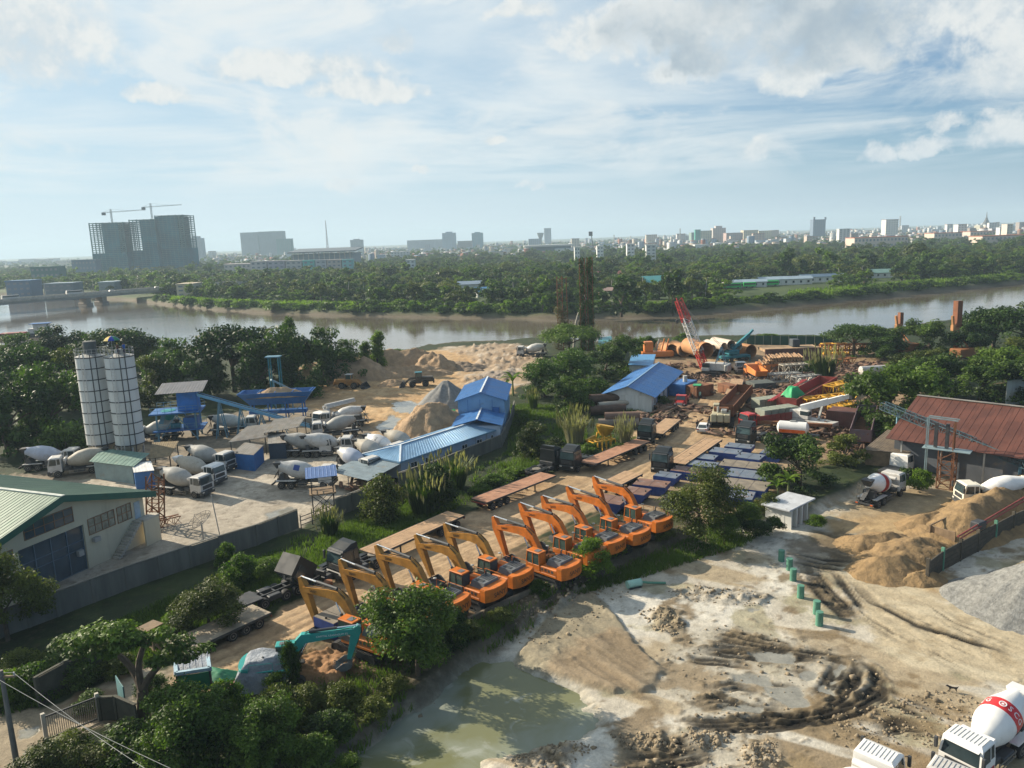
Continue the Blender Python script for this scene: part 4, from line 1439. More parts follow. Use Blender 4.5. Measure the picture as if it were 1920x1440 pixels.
sheet_over('tarpaulin','grey white tarpaulin draped over the engine of the teal excavator','tarpaulin',at(524,1276)+np.array([-1.05,-.15]),R(10),4.5,3.6,2.45,TARPW,4,0.1)
TARPD = mat('dull_green_tarpaulin',(.03,.19,.10),.7,0,.15,1.5,.3)
sheet_over('tarpaulin','green tarpaulin lying on the soil beside the tarped shelter','tarpaulin',at(405,1270,0),R(-15),3.2,2.0,.7,TARPD,9,0.05,1.2)
sheet_over('tarpaulin','red cloth dropped on the soil left of the teal excavator','cloth',at(447,1285,0),R(35),1.5,.6,.35,RED,12,0.05,1.2)
# tractor units and flatbeds along the road
G_TR = 'black tractor units parked along the road'
G_FL = 'rusty flatbed trailers along the road'
def ends(a,b,z):
 return at(*a,z),at(*b,z)
def put_tractor(front,back,label,**k):
 f,r = at(*front),at(*back)
 h = hv(r,f)
 c = f-3.4*np.array([math.cos(h),math.sin(h)])
 return tractor('tractor_unit',label,c,h,group=G_TR,**k)
t = trailer('flatbed_trailer','flatbed trailer hitched to the black truck behind the nearest excavators',*ends((855,962),(690,1035),1.35)[:2],group=G_FL)
put_tractor((628,1092),(720,1050),'black truck with grey roof cowl behind the second excavator')
tr2 = put_tractor((560,1115),(640,1072),'black truck with its cab tipped forward behind the nearest excavator',tilt=True)
text('lettering','HOHAN',.26,LETW,tr2,facing((3.9,-1.26,1.75),(.7,0,-.7),(.7,0,.7)),.006)
trailer('flatbed_trailer','red brown flatbed trailer between the weeds and the middle of the road',*ends((898,938),(1028,888),1.35),deck=DECKR,group=G_FL)
put_tractor((1043,876),(1008,893),'black truck backed up against the red brown flatbed beside the weeds')
put_tractor((1062,888),(1100,868),'black truck with a white front mirror heading towards the camera')
trailer('flatbed_trailer','long brown flatbed behind the black truck near the yellow trestle',*ends((1205,825),(1100,868),1.35),deck=DECKR,group=G_FL)
put_tractor((1208,833),(1232,815),'black truck with pale cowl beside the dark pipes')
trailer('flatbed_trailer','sand covered flatbed behind the black truck beside the pipe stack',*ends((1262,785),(1228,812),1.35),group=G_FL)
put_tractor((1236,893),(1268,868),'black truck facing the camera beside the blue pontoons')
trailer('flatbed_trailer','pale brown flatbed behind the truck beside the blue pontoons',*ends((1338,822),(1268,868),1.35),group=G_FL)
trailer('flatbed_trailer','loose flatbed without a truck beside the farthest excavators',*ends((1188,890),(1128,920),1.0),deck=DECK,group=G_FL,axles=2)
put_tractor((1392,838),(1432,818),'black truck standing alone in the sun near the gas tanker')
# low bed at the lower left, with its bogie
t0 = trailer('flatbed_trailer','mud covered low trailer beside the trees at the lower left',*ends((490,1140),(330,1213),1.1),zd=1.1,width=2.9,deck=mat('muddy_deck',(.36,.30,.22),.9,0,.2,.8,.3,.5,(.22,.17,.11)),group=G_FL)
tag(thing('truck_chassis','dark bare truck chassis with double axles beside the low trailer','truck chassis',at(505,1128),hv(at(450,1150),at(560,1105))))
ch = bpy.data.objects['truck_chassis']
b = MB()
for s in (-1,1):
 b.box(-3.2,3.2,s * .38,s * .52,.80,1.1)
for x in (-3.1,-1.9,-.7,.5,1.7,3.1):
 b.box(x - .07,x + .07,-.38,.38,.82,1.05)
b.box(-3.2,-1.2,-1.2,1.2,1.12,1.2)
b.build('frame',DKGREY,ch)
for x in (-2.4,-1.1,1.2,2.5):
 for s in (-1,1):
  wheel(ch,x,s * .96,.53,.56,s)
for s in (-1,1):
 MB().box(-.6,.7,s * .6,s*1.2,.55,1.05,.06).build('fuel_tank',DKGREY,ch)
# mixer lorries
G_MX = 'concrete mixer trucks in the batching yard'
def put_mixer(front,back,label,**k):
 f,r = at(*front),at(*back)
 h = hv(r,f)
 c = (f+r)/2
 return mixer('mixer_truck',label,c,h,group=k.pop('group',G_MX),**k)
def put_mixer_c(cx,cy,deg,label,**k):
 """placed by the middle of its drum (2.5 m up) and heading"""
 c = at(cx,cy,2.5)
 h = R(deg)
 c = c + .7*np.array([math.cos(h),math.sin(h)])
 return mixer('mixer_truck',label,c,h,group=k.pop('group',G_MX),**k)
put_mixer_c(334,893,-22,'mixer truck with worn grey drum nearest the green roofed building',drum=GREYDR)
put_mixer_c(362,872,-24,'white mixer truck with a clean cab and tan drum parked second from the silos',drum=TANDR,cab=WHITEP)
put_mixer_c(383,850,-22,'cement grey mixer truck half hidden behind the white cab',drum=GREYDR,cab=WHITED)
put_mixer_c(560,880,-6,'mixer truck with a blue panel on its drum behind the guard tower',drum=WHITED,lettering=None,belt=1)
put_mixer_c(566,826,-4,'mixer truck with black rear end left of its twin beside the dark cabin',drum=GREYDR)
put_mixer_c(604,826,2,'mixer truck right of its twin in mid yard, its cab clear of the drums',drum=WHITED)
put_mixer_c(660,856,-38,'mixer truck with a white and grey drum nearest the canopy',drum=WHITED,band=(mat('grey_blue_band',(.38,.42,.50),.5,0,.06),.10,.62))
put_mixer_c(693,840,-36,'mixer truck with a tan and grey drum second from the canopy',drum=TANDR,band=(GREYDR,.08,.60))
put_mixer_c(712,830,-36,'mixer truck with dark letters on its drum third from the canopy',drum=WHITEP,band=(mat('light_grey_band',(.46,.47,.48),.5,0,.06),.30,.66),lettering=('YXC',.5,.5,LETK))
put_mixer_c(748,822,-34,'mixer truck with tan and grey drum in front of the sand heap',drum=TANDR,band=(GREYDR,.08,.5))
put_mixer_c(652,774,190,'mixer truck facing left next to the concrete pump',drum=WHITED)
put_mixer_c(638,792,196,'mixer truck facing left with a grey drum below the concrete pump',drum=GREYDR)
put_mixer_c(84,850,8,'mixer truck with blue tinted drum under the trees at the left edge',drum=mat('blue_white_drum',(.40,.44,.52),.55,0,.1,1,0,.3),cab=WHITED)
put_mixer_c(160,856,200,'mixer truck with tan drum half hidden behind the silos',drum=TANDR)
put_mixer_c(428,788,10,'mixer truck with white drum below the inclined conveyor',drum=WHITED)
put_mixer_c(300,800,195,'mixer truck standing behind the batching tower legs',drum=GREYDR)
put_mixer_c(1003,652,170,'mixer truck driving along the river bank',drum=WHITED,group=None)
put_mixer_c(1648,893,40,'mixer truck with white and red striped drum seen from behind',drum=WHITEP,band=(RED,.42,.60),group=None,z=YARD)
put_mixer_c(1880,899,176,'clean white mixer truck facing left at the right edge',drum=WHITEP,cab=mat('cream_cab',(.70,.66,.55),.4,0,.06,1,0,.2,(.4,.34,.24)),group=None,z=YARD)
mx = None
h = hv(at(1838,1364,YARD+3),at(1804,1392,YARD+3))
c = at(1819,1379,YARD+3.0)
scg = mixer('mixer_truck','white mixer truck with red drum band at the lower right corner',c-3.1*np.array([math.cos(h),math.sin(h)]),h,WHITEP,WHITEP,(REDBAND,.44,.62),None,YARD,9,None,WHITEP,('SCG',.55,.53,LETW))
for s in (-1,1):
 MB().box(2.5,4.31,s*1.226,s*1.236,.9,1.45).build('cab_stripe',RED,scg)
for i in range(3):
 MB().box(3.72,3.80,-.5+i * .5 - .06,-.5+i * .5 + .06,2.93,2.97,.01).build('marker_light',LAMPO,scg)
h = hv(at(1634,1424,YARD+3),at(1661,1391,YARD+3))
c = at(1647,1409,YARD+3.0)
mixer('mixer_truck','white truck with ribbed cab roof left at the bottom edge',c-3.2*np.array([math.cos(h),math.sin(h)]),h,WHITEP,WHITEP,None,None,YARD,9,None,WHITEP)
c = at(1786,1441,YARD+3.0)
mixer('mixer_truck','white truck cab cut off by the bottom edge beside the red banded drum',c-3.2*np.array([math.cos(h),math.sin(h)]),h,WHITED,WHITED,None,None,YARD,9,None,WHITEP)
# white lorry cab behind the striped drum
p = thing('cab_truck','white cabbed lorry facing away behind the striped mixer drum','truck',at(1680,893,YARD),R(38),None,YARD)
truck_cab(p,2.4,1.9,2.45,.85,1.85,3.0,WHITEP,.2,RED)
b = MB()
for s in (-1,1):
 b.box(-2.8,1.8,s * .36,s * .5,.8,1.05)
b.box(-2.8,.4,-1.2,1.2,1.06,1.3)
b.build('chassis',DKGREY,p)
for x in (1.2,-1.6):
 for s in (-1,1):
  wheel(p,x,s*1.05,.5,.32,s)
# concrete pump with folded boom
f,r_ = at(588,806),at(668,782)
h = hv(r_,f)
p = thing('concrete_pump','white concrete pump truck with folded boom over its cab','pump truck',(f+r_)/2,h)
truck_cab(p,4.6,1.9,2.45,.85,1.85,3.0,WHITEP)
b = MB()
for s in (-1,1):
 b.box(-4.4,3.6,s * .36,s * .5,.8,1.05)
b.box(-4.4,2.4,-1.2,1.2,1.06,1.25)
b.box(-3.6,-.6,-.9,.9,1.25,2.0,.1)
b.build('chassis',DKGREY,p)
for x in (3.2,1.4,-2.0,-3.3):
 for s in (-1,1):
  wheel(p,x,s * .98,.53,.5,s)
MB().box(1.6,2.4,-.6,.6,1.25,3.3,.1).build('turret',WHITED,p)
for i,(z0,y) in enumerate(((3.35,-.3),(3.75,.25),(3.4,.55))):
 b = MB()
 b.hexa([(-5.0,y - .18,z0 - .1),(2.5,y - .22,z0),(2.5,y + .22,z0),(-5.0,y + .18,z0 - .1),(-5.0,y - .18,z0 + .2),(2.5,y - .22,z0 + .42),(2.5,y + .22,z0 + .42),(-5.0,y + .18,z0 + .2)])
 b.build('boom_section',WHITED,p)
MB().lathe((-4.6,0,1.2),(0,0,1),[(0,.5),(.9,.95)],8).build('hopper',DKGREY,p)
# wheel loaders
def loader(label,xy,rz,m,dark=False):
 p = thing('wheel_loader',label,'wheel loader',xy,rz)
 for x in (1.5,-1.5):
  for s in (-1,1):
   wheel(p,x,s*1.05,.78,.58,s,WHEELR if not dark else DKGREY)
 b = MB()
 b.box(-3.3,-.4,-.95,.95,1.1,2.25,.12)
 b.box(-3.6,-3.2,-1.1,1.1,.8,1.7,.1)
 b.box(-.6,2.0,-.55,.55,.7,1.6,.08)
 b.build('body',m,p)
 b = MB()
 b.box(-.75,.75,-.72,.72,1.6,2.25,.05)
 for x in (-.7,.7):
  for y in (-.68,.68):
   b.bar((x,y,2.2),(x * .9,y * .92,3.25),.09)
 b.build('cab',m,p)
 MB().box(-.66,.62,-.66,.66,2.22,3.22,.04).build('cab_glass',GRNGLASS,p)
 MB().box(-.85,.85,-.82,.82,3.24,3.36,.05).build('cab_roof',WHITED if not dark else TEALD,p)
 for s in (-1,1):
  b = MB()
  flat_arm(b,[(.7,2.0),(2.0,1.9),(3.35,.75)],[.35,.4,.3],.08)
  for i in range(len(b.v)):
   b.v[i] = (b.v[i][0],b.v[i][1]+s * .5,b.v[i][2])
  b.build('lift_arm',m,p)
 b = MB()
 pr = [(3.3,.95),(3.15,.45),(3.5,.08),(4.6,.05),(4.62,.12),(3.6,.2),(3.35,.5),(3.45,.95),(3.7,1.35),(3.62,1.42)]
 b.prism(pr,-1.45,1.45)
 for s in (-1,1):
  b.prism([(3.3,.95),(3.15,.45),(3.5,.08),(4.6,.05),(3.65,1.38)],s*1.45,s*1.5)
 b.build('bucket',DKGREY,p)
 for s in (-1,1):
  MB().box(-2.2,-.9,s * .8,s*1.35,1.62,1.7).build('mudguard',m,p)
 return p
loader('yellow wheel loader with white cab roof facing right beside the sand ridge',at(656,728),R(-12),mat('loader_yellow',(.40,.20,.06),.55,0,.15,1,0,.45,(.22,.15,.09)))
loader('dark muddy wheel loader with a lowered bucket facing left',at(786,724),R(186),mat('muddy_dark_paint',(.075,.065,.052),.7,0,.25,1,0,.4,(.18,.14,.10)),True)
# car, forklift, small lorries, tanker
xy,h = at(1319,808),hv(at(1325,797),at(1313,818))
p = thing('car','white hatchback car on the dirt road with its back to the camera','car',xy,h+math.pi)
b = MB()
b.prism([(-2.05,.30),(2.0,.30),(2.08,.62),(1.95,.80),(.95,.92),(-1.75,.95),(-2.05,.88)],-.83,.83)
b.hexa([(-1.75,-.80,.92),(1.0,-.80,.92),(1.0,.80,.92),(-1.75,.80,.92),(-1.25,-.62,1.42),(.25,-.62,1.42),(.25,.62,1.42),(-1.25,.62,1.42)])
b.build('body',WHITEP,p)
b = MB()
b.hexa([(-1.80,-.66,.98),(-1.70,-.66,.98),(-1.70,.66,.98),(-1.80,.66,.98),(-1.36,-.55,1.37),(-1.28,-.55,1.37),(-1.28,.55,1.37),(-1.36,.55,1.37)])
b.build('rear_window',CABGLASS,p)
b = MB()
b.hexa([(.86,-.68,.96),(.98,-.68,.96),(.98,.68,.96),(.86,.68,.96),(.25,-.56,1.38),(.33,-.56,1.38),(.33,.56,1.38),(.25,.56,1.38)])
b.build('windscreen',CABGLASS,p)
for s in (-1,1):
 b = MB()
 q = [(-1.45,.97),(.75,.97),(.22,1.36),(-1.15,1.36)]
 yy = lambda z: .80 - .36*(z - .92)
 vs = [(x,s*(yy(z) + .012),z) for x,z in q] + [(x,s*(yy(z) - .05),z) for x,z in q]
 b.add(vs,[(0,1,2,3),(7,6,5,4),(0,4,5,1),(1,5,6,2),(2,6,7,3),(3,7,4,0)])
 b.build('side_window',CABGLASS,p)
 MB().box(-2.075,-2.04,s * .50,s * .80,.66,.86).build('tail_light',RED,p)
 MB().box(.62,.78,s * .82,s*1.0,.95,1.08,.03).build('mirror',WHITEP,p)
for x in (1.28,-1.28):
 for s in (-1,1):
  wheel(p,x,s * .74,.31,.2,s,GREYST)
MB().box(-2.12,-2.03,-.82,.82,.34,.56,.03).build('bumper',GREYST,p)
xy,h = at(1307,745),R(250)
p = thing('forklift','green forklift with pale front on the dirt road','forklift',xy,h)
GR = mat('green_paint',(.03,.33,.12),.45,0,.12,1,0,.15)
MB().box(-1.6,1.0,-.85,.85,.5,1.35,.12).build('body',mat('mint_paint',(.30,.55,.44),.5,0,.1),p)
b = MB()
for x in (-1.0,.7):
 for y in (-.7,.7):
  b.bar((x,y,1.3),(x * .9,y,2.5),.09)
b.build('guard_post',DKGREY,p)
MB().box(-1.1,.9,-.8,.8,2.5,2.62,.04).build('overhead_guard',GR,p)
MB().box(-.5,.2,-.4,.4,1.35,1.9,.08).build('seat',BLACK,p)
b = MB()
for y in (-.45,.45):
 b.bar((1.15,y,.1),(1.15,y,2.6),.12)
 b.box(1.2,2.4,y - .07,y + .07,.1,.16)
b.build('mast',DKGREY,p)
for x in (.7,-1.1):
 for s in (-1,1):
  wheel(p,x,s * .82,.42,.3,s)
# red bonneted lorry
f,r_ = at(1266,782),at(1290,742)
h = hv(r_,f)
p = thing('small_lorry','red bonneted lorry with open bed beside the green forklift','lorry',(f+r_)/2,h)
b = MB()
b.box(1.9,3.6,-.75,.75,.7,1.5,.15)
b.hexa([(.4,-1.05,.8),(2.0,-1.05,.8),(2.0,1.05,.8),(.4,1.05,.8),(.45,-.95,2.35),(1.65,-.95,2.35),(1.65,.95,2.35),(.45,.95,2.35)])
b.build('cab',RED,p)
MB().hexa([(1.88,-.85,1.58),(1.96,-.85,1.58),(1.96,.85,1.58),(1.88,.85,1.58),(1.66,-.8,2.2),(1.74,-.8,2.2),(1.74,.8,2.2),(1.66,.8,2.2)]).build('windscreen',CABGLASS,p)
MB().box(3.55,3.66,-.55,.55,.75,1.35,.03).build('grille',GREYST,p)
for s in (-1,1):
 MB().box(2.0,3.4,s * .72,s*1.15,.95,1.08,.05).build('mudguard',RED,p)
 MB().lathe((3.5,s * .85,1.05),(1,0,0),[(0,.16),(.1,.16)],10).build('headlight',LAMPC,p)
 MB().box(-3.6,.3,s*1.1,s*1.16,1.15,1.75).build('bed_side',REDOLD,p)
MB().box(-3.6,.3,-1.1,1.1,1.02,1.15).build('bed_floor',REDOLD,p)
MB().box(.22,.32,-1.1,1.1,1.15,2.2).build('headboard',REDOLD,p)
MB().box(-3.6,3.3,-.45,.45,.65,.95).build('chassis',DKGREY,p)
for x,w in ((2.7,.28),(-2.2,.55)):
 for s in (-1,1):
  wheel(p,x,s*(1.1-w/2),.47,w,s)
def long_tipper(label,rear,front,wall=REDOLD,cabm=None,z1=2.7,width=2.7,load=None,group=None):
 """long high sided bed, with or without a cab in front"""
 f,r_ = at(*front),at(*rear)
 L = float(np.hypot(*(f-r_)))
 p = thing('high_sided_trailer',label,'trailer',r_,hv(r_,f),group)
 h = width/2
 Lb = L-(2.4 if cabm else 0)
 for s in (-1,1):
  b = MB()
  b.box(0,Lb,s*(h - .06),s*h,1.2,z1)
  n = int(Lb/1.0)
  for i in range(n+1):
   x = Lb*i/n
   b.box(x - .05,x + .05,s*h,s*(h + .07),1.15,z1 - .03)
  b.box(-.02,Lb + .02,s*(h - .09),s*(h + .05),z1 - .02,z1 + .09)
  b.build('side_wall',wall,p)
 MB().box(0,.07,-h + .06,h - .06,1.2,z1).build('tailgate',wall,p)
 MB().box(Lb - .07,Lb,-h + .06,h - .06,1.2,z1 + .3).build('front_wall',wall,p)
 MB().box(0.07,Lb - .07,-h + .06,h - .06,1.1,1.25).build('floor',RUSTS,p)
 MB().box(.2,L - .3,-.5,.5,.75,1.05).build('chassis',DKGREY,p)
 for i in range(3):
  for s in (-1,1):
   wheel(p,1.3+1.3*i,s*(h - .33),.5,.55,s)
 if cabm:
  q = link('cab_unit',None,p,(L-3.3,0,0))
  truck_cab(q,3.2,1.9,2.45,.85,1.85,2.95,cabm,.2,cabm)
  for s in (-1,1):
   wheel(p,L-1.2,s*1.05,.5,.3,s)
 return p,L,Lb
G_HB = 'high sided beds in the machine yard'
p1,L1,Lb1 = long_tipper('red truck with its red bed piled with grey crates',(1500,792),(1392,808),RED and REDOLD,RED,2.4,group=G_HB)
p2,L2,Lb2 = long_tipper('long dark red bed carrying the green tarpaulin',(1552,732),(1474,778),REDOLD,None,2.9,3.4,group=G_HB)
p3,L3,Lb3 = long_tipper('brown tipping bed with high rusty walls beside the beige crane',(1396,748),(1358,792),RUSTS,None,2.9,2.9,group=G_HB)
long_tipper('blue and red ended bed under the trees left of the rusty barn',(1612,842),(1625,795),mat('blue_red_wall',(.13,.09,.10),.7,0,.2,.7,0,.3,(.10,.16,.26),.25),None,3.0,2.9,group=G_HB)
# crates of grey block on the red truck and next to it
CRATE = mat('grey_crate',(.23,.25,.20),.85,0,.18,1,.1,.4,(.14,.14,.11))
ncr = 0
for row,(a,c) in enumerate((((1424,775),(1488,766)),((1416,748),(1462,742)))):
 A,B = at(*a,2.5),at(*c,2.5)
 n = 5 if row == 0 else 4
 for i in range(n):
  q = A+(B-A)*(i + .5)/n
  L = float(np.hypot(*(B-A)))/n
  where = ['first','second','third','fourth','fifth'][i]
  o = MB().box(-L/2 + .06,L/2 - .06,-1.25,1.25,0,1.9,.04)
  o = o.build('crate',CRATE,None,(q[0],q[1],1.26 if row == 0 else 0.6),hv(A,B))
  tag(o,'%s grey block crate from the left %s' % (where,'on the bed of the red truck' if row == 0 else 'in the row behind the red truck'),'crate','grey block crates')
sheet_over('tarpaulin','bright green tarpaulin heaped over the long dark red bed','tarpaulin',at(1486,748,2.0),R(38),5.2,3.0,2.3,TARPG,21,2.2,1.5)
b = MB()
A,B = at(1440,752,2.6),at(1506,712,3.2)
for k in range(3):
 b.bar((A[0]+k * .35,A[1],2.6),(B[0]+k * .35,B[1],3.2),.16)
tag(b.build('red_pole_bundle',RED),'bundle of red poles laid slanting across the beds','pole bundle')
# gas tanker
A,B = at(1456,822),at(1504,826)
p = thing('gas_tanker','white and orange gas tanker trailer in front of the long rusty beam','tanker',A,hv(A,B))
L = float(np.hypot(*(B-A)))+1.0
b = MB().lathe((0,0,2.0),(1,0,0),[(0,.1),(.12,.6),(.4,.98),(L - .4,.98),(L - .12,.6),(L,.1)],20)
b.build('tank',WHITEP,p,smooth=True)
for s in (-1,1):
 MB().box(.5,L - .5,s * .92,s*1.0,1.32,1.85).build('orange_band',LAMPO,p)
MB().box(.2,L+1.5,-.5,.5,.8,1.12).build('chassis',DKGREY,p)
for i in range(3):
 for s in (-1,1):
  wheel(p,1.0+1.2*i,s * .95,.5,.5,s)
MB().box(L * .4,L * .6,-.25,.25,2.95,3.1,.04).build('manhole',GREYST,p)
# cranes
def tank_tracks(p,L,w,g,h=1.0):
 for s in (-1,1):
  track_unit(p,s,L,w,h,g)
# crawler crane with red and white lattice boom
xy = at(1334,704)
p = thing('crawler_crane','crawler crane with a leaning red and white lattice boom','crane',xy,R(150))
tank_tracks(p,5.6,.8,1.9,1.1)
b = MB().box(-1.4,1.4,-1.5,1.5,.5,1.0).lathe((0,0,1.0),(0,0,1),[(0,1.0),(.25,1.0)],16)
b.build('undercarriage',DKGREY,p)
MB().box(-3.4,1.6,-1.45,.5,1.25,3.0,.1).build('house',WHITED,p)
MB().box(-4.2,-3.3,-1.6,1.6,1.3,2.9,.15).build('counterweight',GREYST,p)
b = MB().box(.2,1.9,.6,1.5,1.25,2.0,.05)
b.build('cab',WHITED,p)
MB().box(.25,1.85,.65,1.45,2.0,3.0,.04).build('cab_glass',CABGLASS,p)
b = MB()
for y in (-.6,.6):
 b.bar((-1.0,y,3.0),(-2.2,y,6.8),.16)
 b.bar((-3.2,y,3.0),(-2.2,y,6.8),.14)
for k in range(4):
 t = .2+k * .22
 b.bar((-1.0-1.2*t,-.6,3+3.8*t),(-1.0-1.2*t,.6,3+3.8*t),.10)
b.build('gantry',LTBLUE,p)
base = Vector((1.5,0,1.6))
inv = Matrix.Rotation(-R(150),4,'Z')
tipz = 16.2
tw = at(1272,562,tipz)
tip = inv @ Vector((tw[0]-xy[0],tw[1]-xy[1],tipz))
REDW = [(0,.22,RED),(.22,.68,WHITED),(.68,1.0,RED)]
for f0,f1,m in REDW:
 b = MB()
 a,c = base.lerp(tip,f0),base.lerp(tip,f1)
 b.lattice(a,c,1.8 if f0 else 1.5,1.6 if f0 else 1.2,max(4,int(18*(f1-f0))),.17,.10,1.0 if f1 < 1 else .8)
 b.build('boom_section',m,p)
b = MB()
for y in (-.5,.5):
 b.bar((-2.2,y,6.8),tuple(tip+Vector((0,y,0))),.06)
b.bar(tuple(tip),(tip.x + .3,tip.y,tip.z-5),.06)
b.build('cable',DKGREY,p)
MB().box(tip.x,tip.x + .6,tip.y - .25,tip.y + .25,tip.z-6,tip.z-5,.1).build('hook_block',DKGREY,p)
# beige crawler machine seen from behind
xy = at(1352,796)
p = thing('crawler_crane','beige crawler crane body without a boom, its counterweight towards the camera','crane',xy,R(72))
tank_tracks(p,5.2,.8,1.75,1.0)
BEIGE = mat('beige_paint',(.40,.36,.24),.6,0,.15,1,0,.4,(.24,.19,.12),.1)
MB().box(-1.4,1.4,-1.4,1.4,.5,1.2).build('undercarriage',DKGREY,p)
MB().box(-2.6,2.6,-1.5,1.5,1.2,2.3,.08).build('house',BEIGE,p)
for y in (-1.1,0,1.1):
 MB().box(-3.3,-2.62,y - .5,y + .5,1.15,2.5,.1).build('counterweight_block',BEIGE,p)
b = MB().box(-1.5,-.3,-1.0,0,2.3,2.9,.1).box(.2,1.4,-.8,.2,2.3,2.75,.1)
b.cyl((-.8,.5,2.3),(-.8,.5,3.3),.2)
b.build('engine',GREYST,p)
MB().box(1.0,2.6,.4,1.4,2.3,3.3,.06).build('cab',BEIGE,p)
b = MB().cyl((.2,-1.2,2.65),(.2,1.2,2.65),.45,n=14)
b.build('winch',RUSTS,p)
# teal truck crane
xy = at(1377,676)
p = thing('truck_crane','teal crane with a short raised boom in front of the big pipes','crane',xy,R(15))
MB().box(-4.0,4.0,-1.25,1.25,.8,1.4,.06).build('carrier',TEALD,p)
for x in (-2.8,-1.4,1.6,2.9):
 for s in (-1,1):
  wheel(p,x,s*1.0,.52,.5,s)
b = MB().lathe((-.5,0,1.4),(0,0,1),[(0,1.0),(.3,1.0)],14).box(-2.2,.8,-1.2,1.2,1.7,2.9,.15)
b.build('turntable_house',TEALD,p)
MB().box(-.6,1.0,.35,1.25,2.9,4.2,.1).build('cab',TEALD,p)
MB().box(-.5,1.02,.33,1.27,3.3,4.05,.03).build('cab_glass',CABGLASS,p)
b = MB()
b.bar((-.8,0,2.9),(4.0,0,6.4),.7,.8)
b.bar((3.7,0,6.2),(5.2,0,7.6),.5,.5)
b.build('boom',TEALD,p)
for s in (-1,1):
 for x in (-3.2,3.0):
  b = MB()
  b.box(x - .2,x + .2,s*1.25,s*2.5,.9,1.15)
  b.cyl((x,s*2.4,0.05),(x,s*2.4,1.1),.12)
  b.cyl((x,s*2.4,0),(x,s*2.4,.08),.35)
  b.build('outrigger',TEALD,p)
# white telescopic crane
A,B = at(1490,796),at(1535,804)
p = thing('truck_crane','white truck crane with its telescopic boom slanting to the right','crane',(A+B)/2,hv(A,B))
xy = (A+B)/2
MB().box(-5.0,5.0,-1.3,1.3,.8,1.45,.06).build('carrier',WHITED,p)
for x in (-3.8,-2.5,2.0,3.4):
 for s in (-1,1):
  wheel(p,x,s*1.0,.52,.5,s)
MB().box(-3.0,.2,-1.25,1.25,1.45,2.9,.12).build('house',WHITED,p)
MB().box(-4.6,-3.0,-1.2,1.2,1.45,2.4,.2).build('counterweight',WHITEP,p)
MB().box(-.6,1.0,-1.35,-.45,1.5,3.0,.08).build('cab',WHITED,p)
MB().box(-.5,1.03,-1.38,-.42,2.2,2.9,.03).build('cab_glass',CABGLASS,p)
h = hv(A,B)
tw = at(1596,742,5.6)
q = Matrix.Rotation(-h,4,'Z') @ Vector((tw[0]-xy[0],tw[1]-xy[1],5.6))
s0 = Vector((-1.2,.2,3.0))
for f0,f1,w in ((0,.55,.95),(.5,.85,.78),(.82,1.0,.62)):
 MB().bar(s0.lerp(q,f0),s0.lerp(q,f1),w,w*1.1).build('boom_section',WHITEP,p)
MB().bar((2.2,-.2,1.6),tuple(s0.lerp(q,.45)),.32).build('lift_cylinder',GREYST,p)
MB().box(q.x - .2,q.x + .5,q.y - .4,q.y + .4,q.z - .6,q.z + .5,.1).build('boom_head',DKGREY,p)
# orange dump truck with raised bed
p = thing('dump_truck','orange dump truck with an empty bed beside the log pile','dump truck',at(1418,712),R(92))
OR2 = mat('dump_orange',(.60,.20,.05),.5,0,.12,1,0,.3,(.36,.2,.09),.1)
b = MB()
b.prism([(-2.9,1.5),(2.2,1.5),(2.6,3.0),(-3.3,2.6)],-1.35,-1.27)
b.prism([(-2.9,1.5),(2.2,1.5),(2.6,3.0),(-3.3,2.6)],1.27,1.35)
b.prism([(2.2,1.5),(2.3,1.5),(2.7,3.1),(2.6,3.1)],-1.27,1.27)
b.prism([(-2.9,1.5),(2.2,1.5),(2.2,1.42),(-2.9,1.42)],-1.27,1.27)
b.build('bed',OR2,p)
MB().prism([(-3.0,1.3),(-2.92,1.3),(-3.35,2.5),(-3.43,2.5)],-1.27,1.27).build('tailgate',OR2,p)
q = link('cab_unit',None,p,(2.0,0,0))
truck_cab(q,2.9,1.9,2.45,.85,1.85,2.95,OR2,.2,OR2)
MB().box(-3.2,4.2,-.5,.5,.8,1.2).build('chassis',DKGREY,p)
for x,w in ((3.6,.3),(-.8,.56),(-2.1,.56)):
 for s in (-1,1):
  wheel(p,x,s*(1.24-w/2),.53,w,s)
# another dump truck cab and bed behind, and flat decks
p = thing('dump_truck','white cabbed lorry with a dusty flat bed behind the crawler crane','lorry',at(1383,697),R(265))
truck_cab(p,3.8,1.8,2.4,.85,1.85,2.9,WHITED)
MB().box(-4.0,1.9,-1.25,1.25,1.1,1.35,.03).build('bed',DECK,p)
MB().box(-4.0,3.4,-.5,.5,.75,1.1).build('chassis',DKGREY,p)
for x in (2.8,-1.8,-3.0):
 for s in (-1,1):
  wheel(p,x,s*1.0,.5,.45,s)
trailer('flatbed_trailer','dusty flatbed deck behind the brown tipping bed',at(1383,722),at(1372,752),2.6,1.4,DECK,2,G_FL)
# far orange machine at the pipe yard's left end
p = thing('piling_power_pack','orange hydraulic machine with pale arms left of the big pipes','machine',at(1232,670),R(0))
MB().box(-4.2,4.2,-1.4,1.4,.3,1.7,.1).build('base',OR2,p)
MB().box(-3.6,-1.2,-1.1,1.1,1.7,4.4,.15).build('power_unit',OR2,p)
for x in (-.2,1.2,2.4):
 MB().bar((x,0,1.7),(x + .8,0,5.0),.3).build('arm',GREYST if x < 0 else OR2,p)
for x in (-3,3):
 for s in (-1,1):
  wheel(p,x,s*1.1,.4,.35,s)
